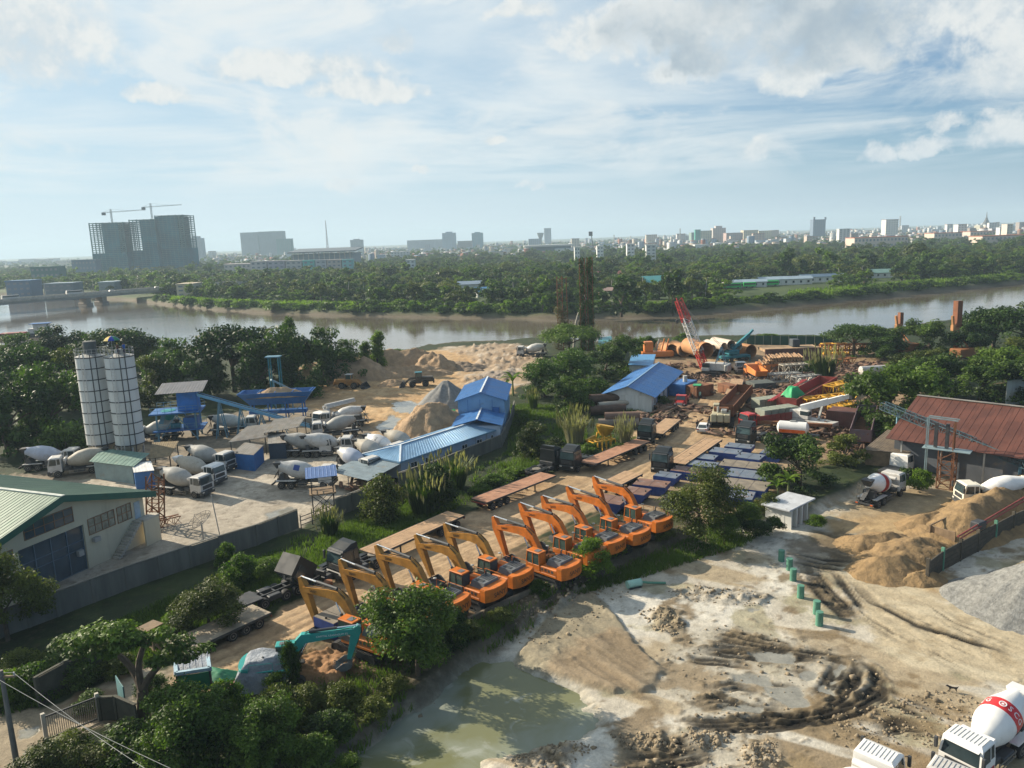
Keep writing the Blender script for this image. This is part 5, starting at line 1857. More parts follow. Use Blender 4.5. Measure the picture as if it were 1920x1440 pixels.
# piling rig masts
def piling_rig(label,base_px,top_px,zt,wbox,thick):
 xy = at(*base_px)
 p = thing('piling_rig',label,'piling rig',xy,R(200))
 tank_tracks(p,6.0,.8,1.9,1.1)
 MB().box(-3.5,2.0,-1.6,1.6,1.2,3.2,.12).build('house',RUSTO,p)
 tw = at(*top_px,zt)
 q = Matrix.Rotation(-R(200),4,'Z') @ Vector((tw[0]-xy[0],tw[1]-xy[1],zt))
 a = Vector((2.6,0,1.0))
 q = Vector((q.x,q.y,zt))
 a = Vector((q.x * .9,q.y * .9,1.0))
 MB().bar(a,a.lerp(q,.75),wbox * .6,wbox).build('mast',RUSTO,p)
 MB().bar(a.lerp(q,thick),q,wbox*1.25,wbox*1.5).build('hammer_casing',mat('rust_orange_casing',(.20,.072,.030),.7,.1,.25,.6,.1,.4,(.11,.05,.028)),p)
 s = a.lerp(q,thick + .02)
 b = MB().box(s.x - .4,s.x+1.6,s.y - .5,s.y + .5,s.z-1.2,s.z + .4,.15).bar((s.x+1.2,s.y,s.z),(s.x+2.0,s.y + .3,s.z+2.6),.5)
 b.build('winch_head',RUSTP,p)
 for sd in (-1,1):
  MB().bar((-1.5,sd * .9,3.0),tuple(a.lerp(q,.45)),.2).build('back_stay',RUSTO,p)
 return p
piling_rig('orange piling rig with a slim dark mast left of its taller twin',(1694,668),(1689,586),9.6,.75,.60)
piling_rig('taller orange piling rig with a thick square casing above the trees',(1801,678),(1797,564),14.2,1.05,.52)
# people and the dog
def person(label,xy,rz,z,shirt,trousers,hat=None,arm=0.4):
 """standing figure grown as one skin from a skeleton, clothes and hair as its children"""
 vs = [(0,0,.92),(0,0,1.15),(0,0,1.40),(.01,0,1.52),(.03,0,1.63),(.03,0,1.74),
 (0,.10,.88),(.03,.12,.48),(0,.13,.08),(.14,.14,.04),(0,-.10,.88),(-.02,-.12,.48),(-.04,-.13,.08),(.10,-.14,.04),
 (0,.20,1.40),(.04,.27,1.12),(.18*arm + .08,.26,.88),(0,-.20,1.40),(.04,-.27,1.12),(.16,-.24,.90),
 (.20*arm + .10,.26,.80),(.20,-.24,.82)]
 es = [(0,1),(1,2),(2,3),(3,4),(4,5),(0,6),(6,7),(7,8),(8,9),(0,10),(10,11),(11,12),(12,13),(2,14),(14,15),(15,16),(2,17),(17,18),(18,19),(16,20),(19,21)]
 rad = [.15,.14,.16,.065,.10,.085,.10,.068,.05,.045,.10,.068,.05,.045,.07,.05,.038,.07,.05,.038,.042,.042]
 me = bpy.data.meshes.new('person')
 me.from_pydata(vs,es,[])
 o = link('person',me,None,(float(xy[0]),float(xy[1]),z),rz)
 md = o.modifiers.new('skin','SKIN')
 for i,r in enumerate(rad):
  me.skin_vertices[0].data[i].radius = (r,r)
 me.skin_vertices[0].data[0].use_root = True
 s = o.modifiers.new('sub','SUBSURF')
 s.levels = s.render_levels = 2
 me.materials.append(SKIN)
 tag(o,label,'person')
 b = MB().lathe((0,0,.86),(0,0,1),[(0,.20),(.25,.185),(.45,.225),(.58,.19),(.63,.09)],12,False)
 for sd in (-1,1):
  b.cyl((0,sd * .17,1.41),(.04,sd * .27,1.14),.085,.072,8)
 b.build('shirt',shirt,o,smooth=True)
 b = MB()
 for sd in (-1,1):
  b.cyl((0,sd * .09,.95),(.02,sd * .12,.48),.125,.088,8)
  b.cyl((.02,sd * .12,.48),(-.01,sd * .13,.09),.088,.07,8)
 b.build('trousers',trousers,o,smooth=True)
 MB().lathe((.01,0,1.66),(0,0,1),[(0,.118),(.06,.112),(.12,.07),(.135,.01)],10).build('hair' if hat is None else 'helmet',hat or BLACK,o,smooth=True)
 return o
DENIM = mat('dark_trousers',(.03,.035,.06),.8)
person('person in dark clothes standing at the side of the white car',at(1307,806),R(-70),0,mat('dark_shirt',(.03,.03,.035),.8),DENIM)
person('person in a red top and white helmet by the brown container',at(1288,742),R(200),0,mat('red_shirt',(.4,.06,.05),.8),DENIM,WHITEP)
person('person in white standing among the scrap near the blue roofed house',at(1212,768),R(220),0,mat('white_shirt',(.6,.58,.55),.8),DENIM)
# dog
vs = [(-.35,0,.50),(.30,0,.52),(.48,0,.66),(.60,0,.70),(.76,0,.66),(-.50,0,.58),(-.66,0,.74),
 (.30,.10,.45),(.30,.10,.24),(.30,.10,.03),(.30,-.10,.45),(.32,-.10,.24),(.35,-.10,.03),
 (-.36,.10,.42),(-.28,.11,.30),(-.42,.11,.17),(-.38,.11,.03),(-.36,-.10,.42),(-.30,-.11,.30),(-.46,-.11,.17),(-.44,-.11,.03),(0,0,.50),(.58,.05,.80),(.58,-.05,.80)]
es = [(0,21),(21,1),(1,2),(2,3),(3,4),(0,5),(5,6),(1,7),(7,8),(8,9),(1,10),(10,11),(11,12),(0,13),(13,14),(14,15),(15,16),(0,17),(17,18),(18,19),(19,20),(3,22),(3,23)]
rad = [.12,.15,.09,.095,.045,.05,.02,.07,.035,.03,.07,.035,.03,.08,.055,.032,.03,.08,.055,.032,.03,.12,.022,.022]
me = bpy.data.meshes.new('dog')
me.from_pydata(vs,es,[])
xy = at(1786,1297,YARD)
o = link('dog',me,None,(xy[0],xy[1],YARD + .02),R(165))
o.modifiers.new('skin','SKIN')
for i,r in enumerate(rad):
 me.skin_vertices[0].data[i].radius = (r,r)
me.skin_vertices[0].data[0].use_root = True
s = o.modifiers.new('sub','SUBSURF')
s.levels = s.render_levels = 2
me.materials.append(BLACK)
o.scale = (.62,.62,.62)
tag(o,'black dog standing on the mud in front of the red banded mixer','dog')
# buildings and plant
def sheets(parent,A,B,C,D,n,m,th=.05,rib=.03,name='roof_sheet'):
 """roof slope A-B (eave) to D-C (ridge) laid in n sheets, each with a raised rib"""
 A,B,C,D = Vector(A),Vector(B),Vector(C),Vector(D)
 nrm = (B-A).cross(D-A).normalized()
 if nrm.z < 0:
  nrm = -nrm
 for i in range(n):
  f0,f1 = i/n,(i+1)/n
  g = .006/(B-A).length
  a,b = A.lerp(B,f0+g),A.lerp(B,f1-g)
  d,c = D.lerp(C,f0+g),D.lerp(C,f1-g)
  o = nrm*(.008*(i % 2))
  t = nrm*th
  q = MB().hexa([a+o,b+o,c+o,d+o,a+o+t,b+o+t,c+o+t,d+o+t])
  for k in (.25,.75):
   e,f = a.lerp(b,k),d.lerp(c,k)
   w = (b-a).normalized() * .04
   u = o+t
   q.hexa([e-w+u,e+w+u,f+w+u,f-w+u,e-w * .5+u+nrm*rib,e+w * .5+u+nrm*rib,f+w * .5+u+nrm*rib,f-w * .5+u+nrm*rib])
  q.build(name,m,parent)
def window(parent,x,y0,y1,z0,z1,out=-1,frame=None,nv=3,glass=None,nh=0):
 """framed window standing in a wall plane x = const, facing out (-1 or +1)"""
 frame = frame or TIMBER
 b = MB()
 t = .08
 xs,xe = x+out * .06,x-out * .05
 b.box(xs,xe,y0,y1,z0,z0+t).box(xs,xe,y0,y1,z1-t,z1)
 b.box(xs,xe,y0,y0+t,z0+t,z1-t).box(xs,xe,y1-t,y1,z0+t,z1-t)
 for i in range(1,nv):
  y = y0+(y1-y0)*i/nv
  b.box(xs,xe,y-t/2,y+t/2,z0+t,z1-t)
 for i in range(1,nh+1):
  z = z0+(z1-z0)*i/(nh+1)
  b.box(xs+out * -.01,xe,y0+t,y1-t,z-t/2,z+t/2)
 w = b.build('window',frame,parent)
 MB().box(x+out * .02,x-out * .03,y0+t,y1-t,z0+t,z1-t).build('pane',glass or CABGLASS,w)
 return w
# green roofed warehouse at the left edge
O = at(278,1015)
HW = R(158.6)
wh = thing('warehouse','cream warehouse with green ridged roof and outside stair at the left edge','warehouse',O,HW)
W_,E_,RD = 21.0,6.0,9.0
def roofz(y):
 return E_+(RD-E_)*(1-abs(y-W_/2)/(W_/2))
b = MB()
Lw = 34.0
op = (7.9,15.2,5.0)
b.add([(0,0,0),(0,op[0],0),(0,op[0],op[2]),(0,op[1],op[2]),(0,op[1],0),(0,W_,0),(0,W_,E_),(0,W_/2,RD),(0,0,E_),
 (.25,0,0),(.25,op[0],0),(.25,op[0],op[2]),(.25,op[1],op[2]),(.25,op[1],0),(.25,W_,0),(.25,W_,E_),(.25,W_/2,RD),(.25,0,E_)],
 [(0,1,2,8),(8,2,3,7),(7,3,6),(3,4,5,6),(9,17,11,10),(17,16,12,11),(16,15,12),(12,15,14,13),(1,10,11,2),(2,11,12,3),(3,12,13,4),(0,8,17,9),(5,14,15,6)])
b.box(.25,Lw,0,.25,0,E_)
b.box(.25,Lw,W_ - .25,W_,0,E_)
b.box(Lw - .25,Lw,.25,W_ - .25,0,E_)
b.build('wall',CREAM,wh)
ov = 1.0
for nm,ya,yb in (('right',-ov,W_/2),('left',W_+ov,W_/2)):
 za = roofz(0)-(RD-E_)/(W_/2)*ov
 sheets(wh,(-ov,ya,za + .05),(Lw,ya,za + .05),(Lw,yb,RD + .05),(-ov,yb,RD + .05),34,GRNROOF)
b = MB()
za = E_-(RD-E_)/(W_/2)*ov
for ya,yb in ((-ov,W_/2),(W_+ov,W_/2)):
 b.hexa([(-ov - .06,ya,za - .55),(-ov - .01,ya,za - .55),(-ov - .01,yb,RD - .55),(-ov - .06,yb,RD - .55),(-ov - .06,ya,za + .16),(-ov - .01,ya,za + .16),(-ov - .01,yb,RD + .16),(-ov - .06,yb,RD + .16)])
b.build('gable_fascia',GRNTRIM,wh)
MB().box(-ov - .1,Lw,W_/2 - .22,W_/2 + .22,RD + .08,RD + .17).build('ridge_cap',mat('pale_ridge',(.50,.52,.46),.5,.1),wh)
b = MB().box(-ov,Lw,-ov - .06,-ov,za - .25,za + .06)
b.build('eave_gutter',GRNTRIM,wh)
DGL = mat('dark_blue_glass',(.045,.075,.10),.10,0,.25,.5,0,0,spec=.7)  # dark blue glass of the door opening and upper window
b = MB()
b.box(.35,.45,op[0],op[1],0,op[2])
g = b.build('glazed_front',DGL,wh)
b = MB()
for y in (op[0] + .05,9.8,11.6,13.4,op[1] - .05):
 b.box(.24,.36,y - .05,y + .05,0,op[2])
for z in (.05,2.4,3.3,op[2] - .05):
 b.box(.27,.355,op[0],op[1],z - .04,z + .04)
b.build('front_mullion',mat('blue_grey_frame',(.10,.15,.20),.5),g)
BRW = mat('brown_window_frame',(.22,.12,.06),.7,0,.2,1)
GLW = mat('curtained_glass',(.20,.22,.18),.2,0,.35,1.5,spec=.6)
window(wh,0,4.0,7.4,3.55,5.35,-1,BRW,4,GLW,1)
window(wh,0,1.75,3.7,3.5,5.35,-1,BRW,3,GLW,1)
window(wh,0,15.7,18.9,3.2,5.4,-1,BRW,4,GLW,1)
window(wh,0,8.9,14.4,5.7,7.35,-1,BRW,5,DGL,1)
MB().box(-.05,.02,.55,1.35,3.2,5.15,.01).build('upper_door',mat('pale_blue_door',(.36,.45,.52),.6),wh)
st = link('staircase',None,wh)
ns = 14
for i in range(ns):
 f = i/ns
 MB().box(-1.15,-.06,5.1-3.5*f - .26,5.1-3.5*f,0 if i < 1 else 3.2*f - .15,3.2*(i+1)/ns).build('step',CONCL,st)
MB().box(-1.2,-.03,-.9,1.34,2.98,3.2).build('landing',CONCL,st)
MB().box(-1.2,-1.0,-.85,1.3,0,2.97).build('landing_wall',CREAM,st)
MB().box(-.6,-.2,8.7,9.3,2.0,2.6).box(-.5,-.02,6.4,7.2,2.7,3.2,.05).build('air_conditioner',GREYST,wh)
# rusty lattice mast leaning at its corner
b = MB().lattice((0,0,0),(.6,.2,6.5),1.5,1.5,6,.14,.09)
tag(b.build('lattice_mast',RUSTS,None,(*at(292,988),0)),'rusty lattice mast section standing at the warehouse corner','lattice mast')
b = MB().lattice((-1.5,0,.5),(2.4,.6,.5),.9,.9,5,.1,.06)
tag(b.build('lattice_section',RUSTS,None,(*at(300,990),0),R(30)),'rusty lattice section lying at the foot of the mast','lattice section')
# satellite dish on a post beside the yard wall
p = thing('satellite_dish','mesh satellite dish tilted upwards beside the yard wall','satellite dish',at(382,1018),R(200))
MB().cyl((0,0,0),(0,0,2.4),.09).build('mast',GREYST,p)
b = MB()
rings = [(0,.05),(.06,.55),(.20,1.0),(.42,1.45)]
dv = Vector((.55,.2,1)).normalized()
d_,s_,t_ = b.frame(dv)
c0 = Vector((0,0,2.5))
P_ = lambda a,r,w: c0+d_*a+(s_*math.cos(w)+t_*math.sin(w))*r
for a,r in rings[1:]:
 for i in range(24):
  b.bar(P_(a,r,i*math.pi/12),P_(a,r,(i+1)*math.pi/12),.035)
for i in range(12):
 for k in range(3):
  b.bar(P_(*rings[k],i*math.pi/6),P_(*rings[k+1],i*math.pi/6),.03)
for k in range(3):
 b.bar(P_(.42,1.45,k*2.1),c0+d_*1.3,.03)
b.build('dish_mesh',DKGREY,p)
tag(MB().cyl((0,0,0),(-.5,0,5.2),.06).build('thin_pole',GREYST,None,(*at(413,1008),0)),'thin pole standing beside the mesh satellite dish','pole')
# yard walls of cast panels between posts
def panel_wall(label,pts,hgt,step=3.0,m=CONC,name='yard_wall',z=0.0,post=.28):
 P = [at(*q,z) for q in pts]
 p = thing(name,label,'wall',P[0],0,None,z)
 o = P[0]
 for a,c in zip(P[:-1],P[1:]):
  L = float(np.hypot(*(c-a)))
  n = max(1,int(round(L/step)))
  h = hv(a,c)
  for i in range(n):
   q = a+(c-a)*i/n-o
   w = L/n
   e = MB().box(post/2 + .01,w-post/2 - .01,-.07,.07,-.6,hgt-rnd.uniform(0,.05)).build('wall_panel',m,p,(q[0],q[1],0),h)
   MB().box(-post/2,post/2,-.14,.14,-.6,hgt + .05,.02).build('post',m,p,(q[0],q[1],0),h)
   MB().box(-post/2,w-post/2 - .005,-.12,.12,hgt + .055,hgt + .13).build('coping',m,p,(q[0],q[1],0),h)
 return p
panel_wall('long stained concrete wall between the left yard and the grass strip',[(-160,1262),(0,1196),(110,1155),(240,1106),(415,1044),(484,1022),(562,990)],2.35)
panel_wall('short grey concrete wall beside the guard tower',[(632,968),(690,945)],2.2,name='yard_wall')
panel_wall('grey concrete wall under the long blue roofed building',[(750,912),(830,884),(880,862),(940,838),(958,800),(965,770)],1.9,name='yard_wall')
b = MB()
A,B = at(565,992),at(628,968)
for z in (.5,1.0,1.5):
 b.bar((A[0],A[1],z),(B[0],B[1],z),.08)
for f in (0,.33,.66,1):
 q = A+(B-A)*f
 b.bar((q[0],q[1],0),(q[0],q[1],1.7),.1)
tag(b.build('barrier',DKGREY),'dark pipe barrier closing the gap below the guard tower','barrier')
panel_wall('dark low wall along the lane at the lower left',[(75,1322),(130,1290),(210,1262)],2.2,3,mat('darkened_concrete',(.06,.06,.045),.9,0,.3,.8,.4,.4,(.10,.09,.06)),'lane_wall')  # concrete colour darkened to offset the sun falling on wall and stub
panel_wall('dark wall stub beside the iron gate under the big tree',[(190,1352),(222,1350),(262,1368)],1.8,3,mat('darkened_concrete',(0,0,0)),'wall_stub')
# low stone kerb behind the excavators
panel_wall('low weathered wall behind the excavator tails above the settling yard',[(880,1168),(960,1130),(1040,1096),(1090,1074)],.45,2.6,mat('weathered_block',(.22,.175,.12),.9,0,.25,1,.5,.5),'low_wall')
# silos
def silo(label,xy,umbrella=False):
 p = thing('cement_silo',label,'silo',xy,0,'cement silos')
 z0,z1,r = 3.7,17.4,2.1
 nr = 8
 for i in range(nr):
  a,c = z0+(z1-z0)*i/nr,z0+(z1-z0)*(i+1)/nr
  MB().lathe((0,0,a),(0,0,1),[(.05,r),(c-a - .05,r)],36,False).build('shell_ring',SILOW,p,smooth=True)
 for i in range(nr+1):
  z = z0+(z1-z0)*i/nr
  MB().lathe((0,0,z - .07),(0,0,1),[(0,r - .02),(0,r + .06),(.14,r + .06),(.14,r - .02)],36,False).build('hoop',DKGREY,p)
 MB().lathe((0,0,1.1),(0,0,1),[(0,.25),(2.54,r - .02)],28).build('cone',mat('tan_silo_cone',(.42,.38,.30),.7,0,.15,.8,0,.4),p,smooth=True)
 MB().lathe((0,0,z1 + .08),(0,0,1),[(0,r + .02),(.35,.6),(.36,0.01)],28).build('roof',GREYST,p)
 for a in (.6,2.17,3.74,5.31):
  x,y = math.cos(a)*1.75,math.sin(a)*1.75
  MB().bar((x,y,0),(x,y,3.75),.26).build('leg',WHITED,p)
  a2 = a+math.pi/2
  MB().bar((x,y,.3),(math.cos(a2)*1.75,math.sin(a2)*1.75,2.4),.12).build('brace',WHITED,p)
 b = MB()
 for dx in (-.25,.25):
  b.bar((dx,-r - .30,.2),(dx,-r - .30,z1 + .9),.07)
 for i in range(38):
  z = .4+i * .45
  b.bar((-.25,-r - .30,z),(.25,-r - .30,z),.045)
 b.build('ladder',WHITED,p)
 b = MB()
 for a0 in (-1.1,-.75):
  b.bar((math.cos(a0)*(r + .1),math.sin(a0)*(r + .1),1.5),(math.cos(a0)*(r + .1),math.sin(a0)*(r + .1),z1 + .5),.10)
 b.build('fill_pipe',DKGREY,p)
 b = MB()
 for i in range(20):
  a0,a1 = i*math.pi/10,(i+1)*math.pi/10
  for z in (z1 + .75,z1+1.25):
   b.bar((math.cos(a0)*r,math.sin(a0)*r,z),(math.cos(a1)*r,math.sin(a1)*r,z),.045)
  b.bar((math.cos(a0)*r,math.sin(a0)*r,z1),(math.cos(a0)*r,math.sin(a0)*r,z1+1.25),.04)
 b.build('railing',GREYST,p)
 return p
xs1,xs2 = at(197,872),at(250,873)
s1 = silo('left white cement silo with a dark filter box on its roof',xs1)
MB().lathe((0,.3,17.8),(0,0,1),[(0,.95),(1.9,.95),(2.0,.3)],16).build('filter_box',mat('dark_filter',(.075,.085,.085),.7),s1)
s2 = silo('right white cement silo with two workers under an umbrella on top',xs2)
MB().box(-.5,.5,-.3,.5,17.8,18.5,.1).build('filter_box',GREYST,s2)
# parasol of coloured gores
p = thing('umbrella','rainbow coloured parasol on top of the right silo','umbrella',xs2+np.array([-1.0,.2]),0,None,17.75)
MB().cyl((0,0,0),(.1,0,2.9),.035).build('pole',GREYST,p)
cols = [(.05,.12,.22),(.02,.16,.08),(.03,.06,.30),(.02,.14,.10),(.45,.20,.02),(.55,.40,.05),(.03,.06,.35),(.03,.22,.10)]
for i in range(8):
 a0,a1 = i*math.pi/4,(i+1)*math.pi/4
 rr = [(0.02,2.75),(.5,2.66),(.95,2.4),(1.2,2.12)]
 vs,fs = [],[]
 for r_,z in rr:
  vs += [(r_*math.cos(a0) + .1,r_*math.sin(a0),z),(r_*math.cos(a1) + .1,r_*math.sin(a1),z)]
 vs += [(x,y,z - .02) for x,y,z in vs]
 for k in range(3):
  fs += [(2*k,2*k+1,2*k+3,2*k+2),(8+2*k,8+2*k+2,8+2*k+3,8+2*k+1)]
 MB().add(vs,fs).build('gore',mat('gore_%d' % i,cols[i],.7,0,.05),p)
person('person in brown with a yellow helmet on top of the right silo',xs2+np.array([.2,-.5]),R(200),17.75,mat('brown_shirt',(.10,.05,.035),.8),DENIM,mat('yellow_helmet',(.6,.42,.05),.5))
person('person in a blue jacket on top of the right silo',xs2+np.array([1.1,-.4]),R(170),17.75,mat('blue_jacket',(.04,.12,.38),.8),DENIM)
def shed(name,label,cat,corners,z,wall,roof,over=.3,slope=.35,open_=False,flat=True,n=6,base=0.0):
 """small building from its four ground corners (front left, front right, back right, back left as pixels)"""
 P = [at(*c) if len(c) == 2 else np.array(at(c[0],c[1],c[2])) for c in corners]
 o = P[0]
 p = thing(name,label,cat,o,0,None,base)
 Q = [q-o for q in P]
 if open_:
  for q in Q:
   MB().bar((q[0],q[1],0),(q[0],q[1],z),.12).build('post',DKGREY,p)
 else:
  b = MB()
  for i in range(4):
   a,c = Q[i],Q[(i+1) % 4]
   d = (c-a)/np.hypot(*(c-a))
   nn = np.array([-d[1],d[0]]) * .08
   b.add([(a[0],a[1],-.3),(c[0],c[1],-.3),(c[0]+nn[0],c[1]+nn[1],-.3),(a[0]+nn[0],a[1]+nn[1],-.3),(a[0],a[1],z),(c[0],c[1],z+(0 if i != 1 else slope)*0),(c[0]+nn[0],c[1]+nn[1],z),(a[0]+nn[0],a[1]+nn[1],z)],
 [(0,3,2,1),(4,5,6,7),(0,1,5,4),(1,2,6,5),(2,3,7,6),(3,0,4,7)])
  b.build('wall',wall,p)
 c = sum(Q)/4
 E = [c+(q-c)*(1+over/np.hypot(*(q-c))) for q in Q]
 sheets(p,(E[0][0],E[0][1],z + .03),(E[1][0],E[1][1],z + .03),(E[2][0],E[2][1],z + .03+slope),(E[3][0],E[3][1],z + .03+slope),n,roof)
 return p,Q
shed('store_shed','low shed with a faded green roof at the foot of the silos','shed',[(180,898),(252,908),(278,890),(200,880)],2.7,mat('grey_teal_wall',(.22,.30,.31),.7,0,.15,.6,0,.3),mat('faded_green_sheet',(.15,.25,.21),.55,.1,.15,.6,0,.3),.6,.5)
b_,_ = shed('blue_cabin','small blue cabin with a white roof beside the green shed','cabin',[(256,918),(292,914),(286,898),(252,902)],2.5,BLUEP,WHITEP,.2,.1,n=3)
shed('thatched_shed','brown open shed roof behind the nearest mixers','shed',[(285,893),(322,888),(336,866),(292,868)],2.8,TIMBER,mat('brown_thatch',(.24,.18,.10),.9,0,.25,1,.5,.4),.5,.4,True)
shed('workshop_roof','weathered brown lean-to roof over the blue cabins in the yard','shed',[(436,862),(500,852),(532,832),(470,840)],2.9,TIMBER,OLDROOF,.5,.7,True,n=7)
shed('blue_cabin','bright blue sheet cabin under the brown lean-to','cabin',[(440,880),(478,884),(496,866),(462,860)],2.5,BLUEP,OLDROOF,.1,.1,n=4)
shed('dark_cabin','dark blue cabin under the patched roof beside the twin mixers','cabin',[(506,862),(538,860),(536,842),(508,844)],2.6,mat('near_black_blue',(.03,.05,.08),.7),OLDROOF,.3,.2,n=4)
shed('grey_canopy','grey patched canopy above the dark cabin','canopy',[(500,850),(560,838),(575,820),(520,826)],3.4,TIMBER,mat('grey_patched_sheet',(.20,.19,.17),.8,0,.25,.7,.2,.5),.4,.3,True,n=6)
# batching tower
p = thing('batching_tower','blue batching tower with control box, open platforms and sloping roof','batching plant',at(340,822),R(12))
for x in (-3.2,3.2):
 for y in (-2.2,2.2):
  MB().bar((x,y,0),(x,y,5.0),.26).build('leg',LTBLUE,p)
b = MB()
for x in (-3.2,3.2):
 b.bar((x,-2.2,.2),(x,2.2,4.6),.14)
for y in (-2.2,2.2):
 b.bar((-3.2,y,.2),(0,y,4.8),.14).bar((3.2,y,.2),(0,y,4.8),.14)
b.build('brace',LTBLUE,p)
MB().box(-4.0,4.3,-2.6,2.6,1.9,2.1).build('lower_platform',BLUEP,p)
MB().box(-4.3,4.2,-2.7,2.7,5.0,5.22).build('upper_platform',BLUEP,p)
for z in (2.1,5.22):
 b = MB()
 for h_ in (.55,1.05):
  b.bar((-4.0,-2.55,z+h_),(4.1,-2.55,z+h_),.05).bar((-4.0,2.55,z+h_),(4.1,2.55,z+h_),.05)
 for i in range(8):
  for y in (-2.55,2.55):
   b.bar((-4.0+i*1.157,y,z),(-4.0+i*1.157,y,z+1.05),.045)
 b.build('railing',LTBLUE,p)
MB().box(.3,3.6,-1.6,1.6,5.23,8.6,.03).build('control_box',mat('bright_blue_sheet',(.025,.17,.52),.5,0,.12,.8,0,.15),p)
MB().box(1.0,3.4,-1.9,.6,2.12,4.0,.05).build('mixer_box',BLUEP,p)
MB().lathe((-1.6,0,5.3),(0,0,-1),[(0,1.3),(.6,1.3),(2.0,.4)],10).build('weigh_hopper',TEAL,p)
MB().lathe((-1.2,-.9,2.6),(1,0,0),[(0,.5),(1.6,.5)],12).build('motor',TEALD,p)
MB().box(1.9,3.0,-.6,.6,.3,1.88).build('outlet_chute',DKGREY,p)
b = MB()
b.bar((-4.0,-1.2,0),(-2.0,-1.2,5.2),.18,.7)
b.build('stair',LTBLUE,p)
sheets(p,(-2.8,-3.2,8.75),(5.0,-3.2,8.75),(5.0,3.2,9.6),(-2.8,3.2,9.6),8,mat('grey_tower_roof',(.17,.17,.18),.6,.1,.15,.6,0,.3))
# inclined conveyor from the tower to the ground hopper
A,B = at(370,738,8.2),at(588,800,.6)
p = thing('belt_conveyor','long blue belt conveyor sloping from the batching tower','conveyor',A,hv(A,B))
L = float(np.hypot(*(B-A)))
zz = lambda x: 8.2+(.6-8.2)*x/L
for y in (-.55,.55):
 b = MB()
 b.hexa([(0,y - .06,zz(0) - .35),(L,y - .06,zz(L) - .35),(L,y + .06,zz(L) - .35),(0,y + .06,zz(0) - .35),(0,y - .06,zz(0) + .2),(L,y - .06,zz(L) + .2),(L,y + .06,zz(L) + .2),(0,y + .06,zz(0) + .2)])
 b.build('side_frame',mat('conveyor_blue',(.14,.36,.55),.5,0,.12,1,0,.2),p)
MB().hexa([(0,-.48,zz(0) + .02),(L,-.48,zz(L) + .02),(L,.48,zz(L) + .02),(0,.48,zz(0) + .02),(0,-.48,zz(0) + .1),(L,-.48,zz(L) + .1),(L,.48,zz(L) + .1),(0,.48,zz(0) + .1)]).build('belt',BLACK,p)
for i in range(1,5):
 x = L*i/5.6
 for y in (-.6,.6):
  MB().bar((x - .9,y*1.6,0),(x,y,zz(x) - .35),.16).build('leg',LTBLUE,p)
  MB().bar((x + .9,y*1.6,0),(x,y,zz(x) - .35),.16).build('leg',LTBLUE,p)
 b = MB()
 for f in (.35,.68):
  z = zz(x)*f
  b.bar((x - .9*(1-f),-1.0 + .35*f,z),(x + .9*(1-f),-1.0 + .35*f,z),.09)
  b.bar((x - .9*(1-f),1.0 - .35*f,z),(x + .9*(1-f),1.0 - .35*f,z),.09)
 b.build('cross_brace',LTBLUE,p)
# aggregate hopper
A,B = at(458,792),at(582,786)
p = thing('aggregate_hopper','long blue aggregate hopper filled with sand, on legs','hopper',A,hv(A,B))
L = float(np.hypot(*(B-A)))
b = MB()
t = .1
b.add([(1.2,0.8,3.1),(L-1.2,.8,3.1),(L-1.2,2.4,3.1),(1.2,2.4,3.1),(-.8,-.6,5.6),(L + .8,-.6,5.6),(L + .8,3.8,5.6),(-.8,3.8,5.6),
 (1.2,0.9,3.2),(L-1.2,.9,3.2),(L-1.2,2.3,3.2),(1.2,2.3,3.2),(-.7,-.5,5.6),(L + .7,-.5,5.6),(L + .7,3.7,5.6),(-.7,3.7,5.6)],
 [(0,1,5,4),(1,2,6,5),(2,3,7,6),(3,0,4,7),(0,3,2,1),(8,12,13,9),(9,13,14,10),(10,14,15,11),(11,15,12,8),(8,9,10,11),(4,5,13,12),(5,6,14,13),(6,7,15,14),(7,4,12,15)])
b.build('bin',BLUEP,p)
for i in range(4):
 x = 1.4+(L-2.8)*i/3
 for y in (.5,2.7):
  MB().bar((x,y,0),(x,y,3.4),.2).build('leg',BLUEP,p)
MB().box(.8,L - .8,.9,2.3,1.2,1.9,.05).build('weigh_belt',BLUEP,p)
b = MB()
for i in range(3):
 x0 = 1.4+(L-2.8)*i/3
 b.bar((x0,.5,.2),(x0+(L-2.8)/3,.5,3.0),.1)
b.build('brace',LTBLUE,p)
b = MB()
for i in range(5):
 x = -.3+(L + .6)*i/4
 b.bar((x,-.55,5.62),(x,3.75,5.62),.12)
b.build('divider',BLUEP,p)
